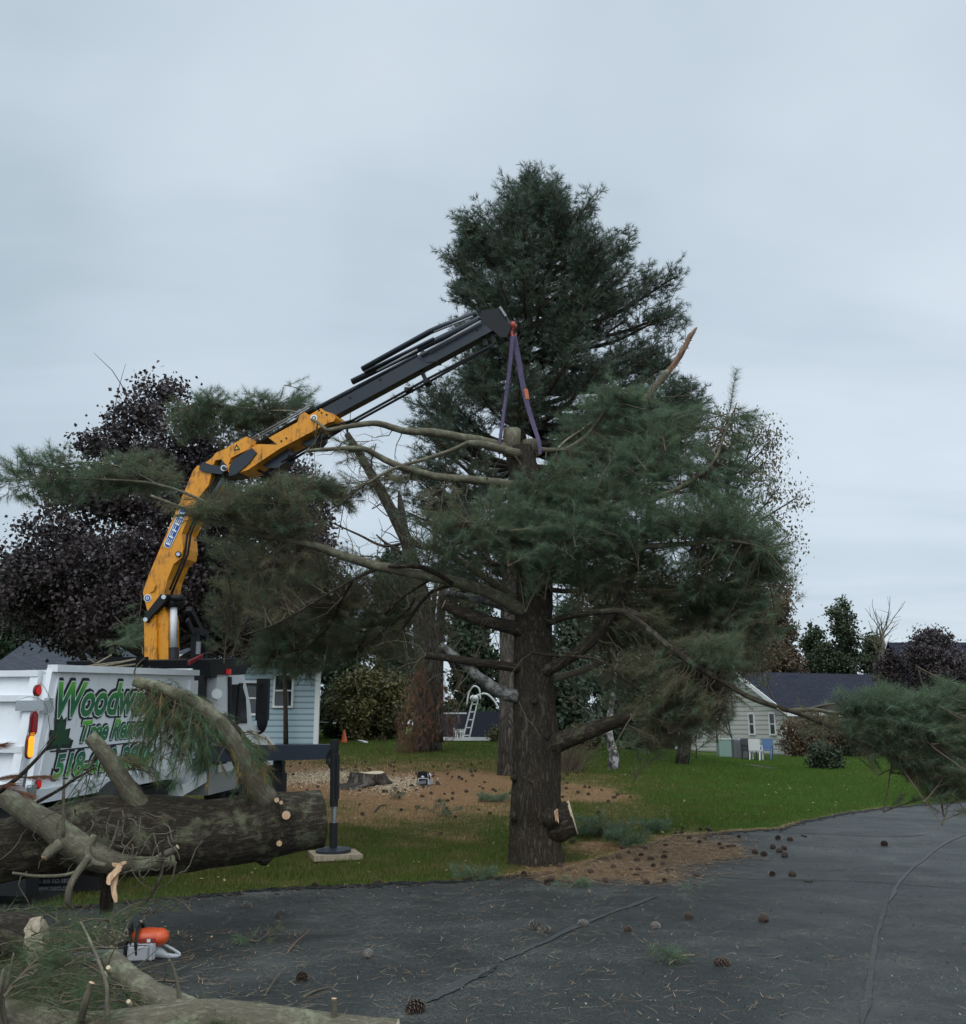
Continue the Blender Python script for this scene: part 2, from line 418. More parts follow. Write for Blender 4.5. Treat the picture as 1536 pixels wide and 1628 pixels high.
# asphalt material
m = mat('asphalt', (0.05, 0.052, 0.055), 0.55, spec=0.30); t = NT(m); v = t.obj()
a = t.noise(v, 62, 3, 0.85); b = t.noise(v, 1.1, 5, 0.6, 0.4); c_ = t.noise(t.mapv(v, (0.3, 1.5, 1), (0, 0, 0.35)), 1.6, 4, 0.6)
base = t.ramp(t.math('ADD', t.math('MULTIPLY', a, 0.6), t.math('MULTIPLY', b, 0.4)), [(0.37, (0.011, 0.0125, 0.0115)), (0.48, (0.027, 0.0305, 0.0285)), (0.57, (0.047, 0.051, 0.047)), (0.64, (0.16, 0.16, 0.14))])
base = t.mix(t.ramp(c_, [(0.35, 0.6), (0.6, 0.0)]), base, (0.019, 0.022, 0.021))
st_ = t.noise(v, 0.55, 6, 0.75, 1.0)
base = t.mix(t.ramp(st_, [(0.52, 0.0), (0.66, 0.45)]), base, (0.075, 0.075, 0.068))
vo = t.node('ShaderNodeTexVoronoi', {'Vector': t.mapv(v, (1, 1, 1), (0, 0, 0.3)), 'Scale': 0.42, 'Randomness': 1.0}, feature='DISTANCE_TO_EDGE')
wob = t.math('MULTIPLY', t.noise(v, 5, 4, 0.7), 0.035)
crk = t.ramp(t.math('SUBTRACT', t.math('ADD', vo.outputs[0], 0.012), wob), [(0.0, 1.0), (0.006, 0.0)])
base = t.mix(t.math('MULTIPLY', crk, 0.0), base, (0.008, 0.008, 0.008))
dirt = t.ramp(t.math('ADD', t.attr('tint'), t.math('MULTIPLY', t.math('SUBTRACT', t.noise(v, 9, 6, 0.75), 0.5), 1.3)), [(0.3, 0.0), (0.8, 0.85)])
base = t.mix(dirt, base, t.ramp(t.noise(v, 60, 4, 0.7), [(0.3, (0.055, 0.035, 0.02)), (0.7, (0.23, 0.14, 0.08))]))
t.col(base); t.rough(t.ramp(c_, [(0.3, 0.42), (0.7, 0.66)])); t.bump(t.math('ADD', a, t.math('MULTIPLY', b, 0.4)), 0.8, 0.010)
M['asphalt'] = m
grid(xs, ys, 0.0, 'ground', M['lawn'])
def clipy(X, Y):
    e_ = road_edge(X); f = (Y - Y.min()) / (Y.max() - Y.min())
    return -30 + (e_ + 30) * f
ry = np.concatenate([[0], np.linspace(0.4, 1, 150)])
rx = np.concatenate([[-60, -40, -25], np.arange(-16, 26, 0.12), [30, 40, 60]])
X, _ = np.meshgrid(rx, ry, indexing='ij')
road = grid(rx, ry, 0.010, 'road', M['asphalt'], clipy)
# driveway under the truck
TR_Y0 = 9.5
HEAD = R(9.3)
hd = np.array([math.sin(HEAD), math.cos(HEAD)]); sdv = np.array([math.cos(HEAD), -math.sin(HEAD)])
tr0 = P(44, 1280, TR_Y0); tr0 = np.array([tr0[0], tr0[1]])
mb = MB(); nU, nW = 90, 12
uu = np.linspace(-1.3, 6.2, nU); ww = np.linspace(-3.6, 0.05, nW)
V = []
for a_ in uu:
    for b_ in ww:
        q = tr0 + hd * a_ + sdv * (b_ + 0.05 * math.sin(a_ * 3) * (b_ > 0)); V.append([q[0], q[1], float(terrain(*q)) + 0.018])
i = np.arange(nU - 1)[:, None] * nW; j = np.arange(nW - 1)[None, :]
mb.add(V, np.stack([i + j, i + j + 1, i + nW + j + 1, i + nW + j], -1).reshape(-1, 4), 0, 0.0)
mb.build('driveway', M['asphalt'], smooth=True, kind='structure')
# tar seams and cracks in the road
M['tar'] = mat('tar', (0.020, 0.021, 0.023), 0.5)
m = mat('seam', (0.10, 0.108, 0.112), 0.7); t = NT(m)
t.col(t.ramp(t.noise(t.obj(), 30, 5, 0.7), [(0.3, (0.020, 0.022, 0.021)), (0.55, (0.038, 0.041, 0.039)), (0.7, (0.070, 0.073, 0.069))])); M['seam'] = m
def strip(pts_px, w0, name, mt, z=0.016, seed=0):
    r_ = np.random.default_rng(seed); p = np.array([G(*q) for q in pts_px])
    p, _r = smooth_path(p, np.ones(len(p)), 14)
    tn = nrm(np.gradient(p, axis=0)); sd_ = np.stack([tn[:, 1], -tn[:, 0], 0 * tn[:, 0]], 1)
    k = np.arange(len(p))
    sm_ = np.convolve(r_.random(len(p) + 20), np.ones(9) / 9, 'same')[10:-10]; w = w0 * (0.25 + 1.5 * np.clip(sm_ * 2 - .5, 0, 1)) * np.clip(np.minimum(k, k[::-1]) / 6, 0.1, 1)
    jit = np.convolve(r_.random(len(p) + 20) - .5, np.ones(7) / 7, 'same')[10:-10][:, None] * w0 * 1.2
    L = p + sd_ * (w[:, None] / 2 + jit); Rr = p - sd_ * (w[:, None] / 2 - jit)
    L[:, 2] = terrain(L[:, 0], L[:, 1]) + z; Rr[:, 2] = terrain(Rr[:, 0], Rr[:, 1]) + z
    n = len(p); m_ = MB(); i = np.arange(n - 1)
    m_.add(np.vstack([L, Rr]), np.stack([i, i + n, i + n + 1, i + 1], 1))
    o = m_.build(name, mt, parent=road)
    return o
strip([(655, 1605), (720, 1575), (762, 1553), (790, 1538)], 0.085, 'seam', M['seam'], 0.017, 1)
strip([(760, 1560), (778, 1548), (792, 1539)], 0.018, 'crack', M['tar'], 0.021, 2)
strip([(795, 1533), (850, 1508), (900, 1484), (960, 1459), (1010, 1440), (1055, 1424)], 0.05, 'seam', M['seam'], 0.017, 3)
strip([(1372, 1640), (1383, 1570), (1392, 1500), (1404, 1455), (1412, 1425)], 0.034, 'seam', M['seam'], 0.017, 4)
strip([(1412, 1440), (1432, 1403), (1465, 1372), (1500, 1345), (1560, 1318)], 0.035, 'seam', M['tar'], 0.017, 5)
strip([(1100, 1392), (1200, 1400), (1300, 1401), (1400, 1405), (1560, 1417)], 0.02, 'crack', M['tar'], 0.021, 6)
strip([(1240, 1325), (1330, 1328), (1420, 1331), (1490, 1328)], 0.03, 'crack', M['tar'], 0.021, 7)
strip([(960, 1424), (1010, 1421), (1058, 1422)], 0.012, 'crack', M['tar'], 0.024, 8)

# ------------------------------------------------------------------ grass blades, litter
def blades(pos, h, w, tint, name, mt, lean=0.5, r_=rng):
    n = len(pos); a = r_.random(n) * 2 * math.pi; b = r_.random(n) * 2 * math.pi
    sd_ = np.stack([np.cos(a), np.sin(a), 0 * a], 1) * w[:, None] / 2
    tip = pos + np.stack([np.cos(b) * lean * h, np.sin(b) * lean * h, h], 1)
    V = np.stack([pos - sd_, pos + sd_, tip], 1).reshape(-1, 3)
    m_ = MB(); m_.add(V, np.arange(3 * n).reshape(-1, 3), 0, np.repeat(tint, 3))
    return m_.build(name, mt)
M['grass'] = needle_mat('grass', [(0.0, (0.17, 0.135, 0.055)), (0.35, (0.092, 0.100, 0.022)), (0.7, (0.060, 0.115, 0.015)), (1.0, (0.088, 0.165, 0.026))], 0.6, 0.2, 0.3)
def samp(n, x0, x1, y0, y1):
    x = rng.random(n) * (x1 - x0) + x0; y = y0 + (y1 - y0) * rng.random(n) ** 1.4
    k = (y > road_edge(x) + 0.03) & (np.abs(x) < 0.56 * y + 1.5)
    u = (np.stack([x, y], 1) - tr0) @ hd; w = (np.stack([x, y], 1) - tr0) @ sdv
    k &= ~((w < 0.05) & (w > -3.6) & (u > -1.3) & (u < 6.2))
    return x[k], y[k]
x, y = samp(620000, -8, 14, 8.8, 24)
s = straw_at(x, y); k = rng.random(len(x)) > s * 1.15
x, y, s = x[k], y[k], s[k]
clump = np.array([mnoise.noise(Vector((a_ * 1.7, b_ * 1.7, 0))) for a_, b_ in zip(x, y)])
d = y - road_edge(x)
h = (0.035 + 0.03 * rng.random(len(x)) + 0.02 * clump) * np.clip(0.45 + d * 0.8, 0.4, 1.15)
ti = np.clip(0.45 + 0.38 * sstep(1, 6, x) + 0.35 * clump + 0.18 * rng.standard_normal(len(x)) - 0.5 * s - 0.10 * (x < 0), 0, 1)
gr = blades(np.stack([x, y, terrain(x, y)], 1), np.clip(h, 0.02, .09), 0.007 + 0.0 * x, ti, 'grass', M['grass'])
tag(gr, 'short green and olive grass on the lawn near the road', 'grass', kind='stuff')
x, y = samp(380000, -15, 26, 24, 50)
s = straw_at(x, y); k = rng.random(len(x)) > s
x, y, s = x[k], y[k], s[k]
ti = np.clip(0.62 + 0.2 * sstep(1, 8, x) + 0.2 * rng.standard_normal(len(x)) - 0.5 * s, 0, 1)
gr = blades(np.stack([x, y, terrain(x, y)], 1), 0.05 + 0.03 * rng.random(len(x)), 0.016 + 0 * x, ti, 'grass', M['grass'])
tag(gr, 'bright green grass of the farther lawn up to the houses', 'grass', kind='stuff')
# needle litter : thin flat needles lying about
M['litter'] = needle_mat('litter', [(0.0, (0.10, 0.055, 0.03)), (0.5, (0.26, 0.155, 0.08)), (1.0, (0.48, 0.36, 0.22))], 0.8, 0.2, 0.0)
def litter(n, x0, x1, y0, y1, accept, L, W, name, label, zo=0.02):
    x = rng.random(n) * (x1 - x0) + x0; y = rng.random(n) * (y1 - y0) + y0
    k = rng.random(n) < accept(x, y); x, y = x[k], y[k]; n = len(x)
    a = rng.random(n) * math.pi; l = L * (0.5 + rng.random(n)); z = terrain(x, y) + zo + 0.01 * rng.random(n)
    dv = np.stack([np.cos(a) * l / 2, np.sin(a) * l / 2, (rng.random(n) - .5) * 0.012], 1)
    wv = np.stack([-np.sin(a) * W, np.cos(a) * W, 0 * a], 1); p = np.stack([x, y, z], 1)
    V = np.stack([p - dv - wv, p - dv + wv, p + dv + wv * .5, p + dv - wv * .5], 1).reshape(-1, 3)
    m_ = MB(); m_.add(V, np.arange(4 * n).reshape(-1, 4), 0, np.repeat(np.clip(0.5 + 0.33 * rng.standard_normal(n), 0, 1), 4))
    o = m_.build(name, M['litter']); tag(o, label, 'pine needles', kind='stuff'); return o
litter(260000, -8, 8, 8.5, 28, lambda x, y: np.where((y > road_edge(x)), straw_at(x, y) ** 1.2, 0), 0.09, 0.0030, 'pine_straw', 'orange brown pine straw spread on the lawn round the stump', 0.012)
litter(150000, -0.6, 6, 9.5, 16, lambda x, y: np.where(y < road_edge(x) + .1, straw_at(x, y) ** 1.5, 0), 0.09, 0.0030, 'pine_straw', 'pine straw fanned over the asphalt at the lawn edge', 0.018)
litter(16000, -4.5, 7, 3.8, 13, lambda x, y: np.where(y < road_edge(x), 0.10 + 0.5 * np.exp(-((x + .5) / 3.2) ** 2) * (y < 11), 0), 0.075, 0.0015, 'pine_needles', 'single tan pine needles scattered across the dark asphalt', 0.018)
litter(9000, -4.6, -0.8, 4.2, 8.4, lambda x, y: np.exp(-((x + 3.6) / 1.3) ** 2), 0.09, 0.0018, 'pine_needles', 'matted brown needles and debris round the small chainsaw', 0.02)
def flecks(n, x0, x1, y0, y1, side, s0, mt, name, label, cat):
    x = rng.random(n) * (x1 - x0) + x0; y = y0 + (y1 - y0) * rng.random(n) ** 1.3; k = (y > road_edge(x) + .1) if side else (y < road_edge(x) + .05)
    x, y = x[k], y[k]
    if cat == 'debris': k = rng.random(len(x)) < np.exp(-np.clip(road_edge(x) - y, 0, 99) / .55) * (.35 + .65 * np.clip(np.sin(x * 1.9) + np.sin(x * 4.3 + 1) + .6, 0, 1)); x, y = x[k], y[k]
    n = len(x); z = terrain(x, y) + (.045 if side else .014) ; a = rng.random(n) * 6.28; l = s0 * (.4 + rng.random(n))
    p = np.stack([x, y, z], 1); d = np.stack([np.cos(a) * l, np.sin(a) * l, .3 * l * rng.standard_normal(n)], 1); w = np.stack([-np.sin(a) * l * .7, np.cos(a) * l * .7, .3 * l * rng.standard_normal(n)], 1)
    m_ = MB(); m_.add(np.stack([p - d, p - w, p + d, p + w], 1).reshape(-1, 3), np.arange(4 * n).reshape(-1, 4), 0, np.repeat(rng.random(n), 4)); o = m_.build(name, mt); tag(o, label, cat, kind='stuff')
M['fallen_leaf'] = needle_mat('fallen_leaf', [(0.0, (0.12, 0.075, 0.035)), (0.5, (0.22, 0.16, 0.065)), (1.0, (0.34, 0.28, 0.14))])
M['crumb'] = needle_mat('crumb', [(0.0, (0.035, 0.022, 0.014)), (0.6, (0.085, 0.052, 0.03)), (1.0, (0.24, 0.17, 0.10))], trans=0.0)
M['grit'] = needle_mat('grit', [(0.0, (0.05, 0.045, 0.04)), (0.8, (0.12, 0.11, 0.095)), (1.0, (0.30, 0.28, 0.25))], trans=0.0)
flecks(2200, -6, 16, 10, 34, True, .020, M['fallen_leaf'], 'fallen_leaves', 'small tan leaves and bits speckling the green lawn', 'leaves')
flecks(26000, -5, 9, 4, 20, False, .006, M['grit'], 'grit', 'fine pale grit and crumbs scattered over the asphalt', 'grit')
flecks(30000, -3, 7, 8.5, 14.5, False, .009, M['crumb'], 'bark_crumbs', 'brown bark crumbs and cone scales drifted along the lawn edge of the asphalt', 'debris')

m = mat('road_crust', (0.012, 0.011, 0.009), .9); M['crust'] = m
m_ = MB(); r_ = np.random.default_rng(5)
for k in range(2600):
    x = r_.uniform(-5.5, 11.5); y = float(road_edge(x)) - abs(r_.normal()) * .09 - .01; z = float(terrain(x, y)) + .016; s_ = r_.uniform(.012, .05); a = r_.uniform(0, 6.28)
    q = [[x + math.cos(a + j * 1.05) * s_ * r_.uniform(.5, 1.2), y + math.sin(a + j * 1.05) * s_ * r_.uniform(.4, 1), z + .004 * (j % 2)] for j in range(6)]; m_.poly(q, 0, r_.random())
o = m_.build('road_crust', M['crust']); tag(o, 'dark crumbled edge of the asphalt along the lawn', 'debris', kind='stuff')
# ------------------------------------------------------------------ vegetation tools
def perp_frames(ax):
    ref = np.where(np.abs(ax[:, 2:3]) < 0.9, np.array([[0, 0, 1.0]]), np.array([[1.0, 0, 0]]))
    u = nrm(np.cross(ax, ref)); w = np.cross(ax, u)
    return u, w
def add_needles(m_, pos, ax, k, L, W, tint, stem, spread=(20, 62), droop=0.25, mi=0):
    n = len(pos)
    if n == 0: return
    u, w = perp_frames(ax); N = n * k
    P0 = np.repeat(pos, k, 0); A = np.repeat(ax, k, 0); U = np.repeat(u, k, 0); W_ = np.repeat(w, k, 0)
    ph = rng.random(N) * 2 * math.pi; al = np.radians(spread[0] + (spread[1] - spread[0]) * rng.random(N))
    rad = U * np.cos(ph)[:, None] + W_ * np.sin(ph)[:, None]
    dr = A * np.cos(al)[:, None] + rad * np.sin(al)[:, None]
    dr[:, 2] -= droop * rng.random(N); dr = nrm(dr)
    base = P0 + A * (rng.random(N) * stem)[:, None] - A * stem * 0.5
    l = L * (0.65 + 0.5 * rng.random(N))
    sd_ = nrm(np.cross(dr, rng.standard_normal((N, 3)))) * (W / 2)
    tip = base + dr * l[:, None]
    V = np.stack([base - sd_, base + sd_, tip], 1).reshape(-1, 3)
    tt = np.clip(np.repeat(tint, k) + 0.10 * rng.standard_normal(N), 0, 1)
    m_.add(V, np.arange(3 * N).reshape(-1, 3), mi, np.repeat(tt, 3))
def spray(b, e, out_pos, out_ax, out_t, twigs, tint, step=0.075, side=0.26, sag=0.06):
    """one pine branchlet from b to e; collects tuft positions and twig lines"""
    b = np.asarray(b, float); e = np.asarray(e, float); L = np.linalg.norm(e - b)
    if L < 0.08: return
    mid = (b + e) / 2 + np.array([0, 0, sag * L]) + rng.standard_normal(3) * 0.05 * L
    n = max(4, int(L / 0.13)); t_ = np.linspace(0, 1, n + 1)[:, None]
    pts = (1 - t_) ** 2 * b + 2 * t_ * (1 - t_) * mid + t_ ** 2 * e
    twigs.append((pts, 0.010 * min(1.5, L) + 0.003))
    tn = nrm(np.gradient(pts, axis=0)); up = np.array([0, 0, 1.0])
    s0 = max(0.0, 1 - 0.85 / L) if L > 1.0 else 0.12
    d = s0 * L; sg = 1
    while d < L:
        f = d / L * n; i = min(int(f), n - 1); q = pts[i] + (pts[i + 1] - pts[i]) * (f - i); tt = tn[i]
        sdv_ = nrm(np.cross(tt, up)) * sg
        dv = nrm(tt * 0.75 + sdv_ * (0.8 + 0.3 * rng.random()) + up * (0.35 * rng.random() - 0.05) + 0.2 * rng.standard_normal(3))
        l = side * (0.5 + 0.6 * rng.random()) * (1.15 - 0.6 * d / L)
        q2 = q + dv * l
        if side > 0.1: twigs.append((np.array([q, q2]), 0.0042))
        out_pos.append(q2); out_ax.append(dv); out_t.append(tint + 0.1 * rng.standard_normal())
        if l > 0.16:
            out_pos.append(q + dv * l * 0.55); out_ax.append(dv); out_t.append(tint + 0.1 * rng.standard_normal() - .06)
        d += step * (0.7 + 0.6 * rng.random()); sg = -sg
    out_pos.append(e); out_ax.append(tn[-1]); out_t.append(tint + 0.1)
def finish_foliage(name, parent, tufts, twigs, k, L, W, stem, mt, minr=0.0, spread=(20, 62), droop=0.25, label=None):
    pos, ax, ti = tufts
    m_ = MB()
    add_needles(m_, np.array(pos), nrm(np.array(ax)), k, L, W, np.clip(np.array(ti), 0, 1), stem, spread, droop)
    for pts, r0 in twigs:
        if r0 < minr: continue
        m_.tube(pts, np.linspace(r0, r0 * 0.35, len(pts)), 4, 1, cap=False)
    o = m_.build(name, [mt, M['twig']], parent)
    if label: o['label'] = label
    return o
SH = [0.0]
def bough(pts, rp, Y=None):
    """polyline of (px, py, Y) -> world points"""
    return np.array([P(q[0], q[1], q[2] + SH[0]) for q in pts]), np.array(rp) * (1 + .07 * (SH[0] > 0))
def limb_part(root, pts, rp, mt, seg=12, name='limb', capm=None, amp=0.008, nsc=9, sub=6):
    m_ = MB(); p, r = bough(pts, rp)
    p2, r2 = smooth_path(p, r, sub)
    kk = rng.standard_normal((len(p2), 3)) * (r2[:, None] * 0.025); kk[0] = 0
    m_.tube(p2 + kk, r2, seg, 0, capm=1 if capm is not None else 0, amp=amp * (1 if r2[0] > .03 else .3), nsc=nsc)
    o = m_.build(name, [mt] + ([capm] if capm is not None else []), root, smooth=True)
    return o, p2
def leaves(m_, pos, size, tint, mi=0, asp=0.75, down=0.0):
    n = len(pos)
    if n == 0: return
    d = rng.standard_normal((n, 3)); d[:, 2] -= down * 1.5; d = nrm(d)
    s_ = nrm(np.cross(d, rng.standard_normal((n, 3)))); nn = np.cross(d, s_)
    sz = size * (0.6 + 0.7 * rng.random(n))[:, None]
    a = pos; b = pos + d * sz * .5 + s_ * sz * asp * .5 + nn * sz * .12; c = pos + d * sz; e_ = pos + d * sz * .5 - s_ * sz * asp * .5 + nn * sz * .12
    V = np.stack([a, b, c, e_], 1).reshape(-1, 3)
    m_.add(V, np.arange(4 * n).reshape(-1, 4), mi, np.repeat(np.clip(tint, 0, 1), 4))
def leaf_tree(name, label, cat, base, blobs, mt, nleaf, lsz, tr, barkm, top=None, stray=0.0, group=None, sub=0.35, down=0.0, trunk_pts=None, bare=0, nbr=1.0, asp=.75):
    """blobs: (centre xyz, radii xyz)"""
    root = thing(name, label, cat, tuple(base), group=group)
    C_ = np.array([b[0] for b in blobs]); Rr = np.array([b[1] for b in blobs])
    vol = Rr.prod(1) ** 0.75; share = vol / vol.sum()
    m_ = MB(); br = MB()
    top = np.asarray(top if top is not None else C_[np.argmax(C_[:, 2])], float)
    base = np.asarray(base, float)
    if trunk_pts is None:
        tp = np.array([base - [0, 0, .1], base + (top - base) * .3 + rng.standard_normal(3) * .1, base + (top - base) * .65 + rng.standard_normal(3) * .15, top])
    else: tp = np.array(trunk_pts)
    tk = MB(); tp2, r2 = smooth_path(tp, np.linspace(tr, tr * 0.15, len(tp)), 5); tk.tube(tp2, r2, 10, 0, amp=.02, nsc=3)
    tk.build('trunk', barkm, root, smooth=True)
    for c, r, sh in zip(C_, Rr, share):
        nl = int(nleaf * sh); ns = max(3, int(nl / 26))
        q = nrm(rng.standard_normal((ns, 3))) * (rng.random((ns, 1)) ** 0.45) * r + c
        # branch from trunk to blob
        i0 = np.argmin(np.abs(tp2[:, 2] - (c[2] - 0.6 * np.linalg.norm(c[:2] - tp2[:, :2].mean(0)))))
        j0 = tp2[i0]; mid = (j0 + c) / 2 + rng.standard_normal(3) * .1 - [0, 0, .1]
        bp, brr = smooth_path(np.array([j0, mid, c]), np.array([max(.02, r2[i0] * .55), r2[i0] * .3 + .01, .012]), 4)
        br.tube(bp, brr, 6, 0, cap=False)
        for s_ in q[:int(len(q) * .45 * nbr) + 1]:
            st = bp[rng.integers(len(bp) // 2, len(bp))]
            md = (st + s_) / 2 + rng.standard_normal(3) * .06 * np.linalg.norm(s_ - st)
            br.tube(np.array([st, md, s_]), [.014, .009, .004], 3, 0, cap=False)
        per = max(1, nl // ns)
        pp = np.repeat(q, per, 0) + rng.standard_normal((ns * per, 3)) * sub * (0.5 + 0.5 * rng.random((ns * per, 1)))
        hgt = np.clip((pp[:, 2] - c[2]) / (r[2] * 2) + .5, 0, 1)
        leaves(m_, pp, lsz, np.repeat(rng.random(ns) * .55, per) + .35 * rng.random(len(pp)) + .12 * (hgt - .5), 0, asp, down)
    for k in range(bare):
        c = C_[rng.integers(len(C_))]; r = Rr[0]
        a_ = c + [rng.standard_normal() * r[0] * .6, rng.standard_normal() * r[1] * .5, r[2] * .5]
        b_ = a_ + [rng.standard_normal() * .35, rng.standard_normal() * .3, .5 + .9 * rng.random()]
        br.tube(np.array([a_, (a_ + b_) / 2 + rng.standard_normal(3) * .06, b_]), [.012, .009, .004], 3, 0, cap=False)
    br.build('branches', barkm, root, smooth=True)
    m_.build('crown', mt, root)
    return root
def pb(px, py, Y, rx, ry, rY=None):
    c = P(px, py, Y); s_ = pxm(Y)
    return (c, np.array([rx * s_, (rY if rY is not None else rx * s_), ry * s_]))

# ------------------------------------------------------------------ main pine being taken down
TA = 12.42
DA = 0.8
base_A = P(852, 1376, TA)
base_A[2] = 0.0
pineA = thing('pine_tree', 'big trimmed pine at the road edge, purple slings round its cut top', 'tree', tuple(base_A))
tr_px = [(852, 1392, 47), (852, 1372, 44.5), (851, 1350, 41), (851, 1310, 39), (852, 1270, 38), (853, 1240, 37.5), (853, 1215, 37), (852, 1190, 37.5), (851, 1165, 35), (850, 1130, 32.5),
         (849, 1080, 31), (848, 1020, 30), (849, 960, 29.5), (850, 900, 28.5), (848, 840, 27), (840, 780, 26), (830, 740, 25), (826, 712, 24)]
pts = [(a, b, TA + (0.06 if b > 1300 else 0.0)) for a, b, c in tr_px]
m_ = MB(); p = np.array([P(*q) for q in pts]); rr = np.array([c for _, _, c in tr_px]) * pxm(TA)
p2, r2 = smooth_path(p, rr, 14)
# root flare
m_.tube(p2, r2, 88, 0, amp=0.020, nsc=11)
def knot(m__, px, py, r, Y=TA, mi=0, out=0.0):
    c = P(px, py, Y); m__.ball(c, r, mi, 14, 10, amp=.35)
for k in ((818, 1236, .05), (886, 1236, .05), (846, 1243, .04), (818, 1298, .06), (850, 1115, .04), (868, 1170, .05)):
    a = (k[0] - 851) / 38.0
    knot(m_, k[0], k[1], k[2], TA - .28 * math.sqrt(max(0.05, 1 - a * a)))
knot(m_, 876, 1300, .115, TA - .24)
m_.build('trunk', M['bark_pine'], pineA, smooth=True)
# sawn top of the trunk : tall block and lower step
m_ = MB(); p = np.array([P(814, 724, TA), P(814, 702, TA), P(814.5, 683, TA)])
m_.tube(p, np.array([.125, .12, .118]), 28, 0, capm=1, amp=.010, nsc=10)
m_.tube(np.array([P(846, 722, TA + .02), P(846, 708, TA + .02), P(846, 701, TA + .02)]), np.array([.13, .13, .125]), 28, 0, capm=1, amp=.012, nsc=10)
m_.build('cut_top', [M['bark_limb'], M['wood_cut']], pineA, smooth=True)
# stub with its sawn pale face, and the torn knot
m_ = MB(); a = P(868, 1312, TA + .02); b = P(910, 1300, TA + .0)
m_.tube(np.array([a, (a + b) / 2, b]), np.array([.27, .235, .205]), 30, 0, capm=1, amp=.02, nsc=9)
m_.tube(np.array([b - (b - a) * .04, b + (b - a) * .05]), [.206, .204], 30, 1)
m_.build('limb_stub', [M['bark_pine'], M['wood_cut']], pineA, smooth=True)
m_ = MB(); a = P(884, 1288, TA - .36); b = P(886, 1305, TA - .39)
for k in range(9):
    q = a + np.array([(k % 3 - 1) * .013, (k // 3 - 1) * .012, .01 * rng.standard_normal()])
    m_.tube(np.array([q, q + (b - a) * (.8 + .4 * rng.random())]), [.009, .004], 5, 0)
m_.build('splinter', M['wood_fresh'], pineA)
LIMB_PTS = []
SH[0] = DA
u_ = pxm(TA)
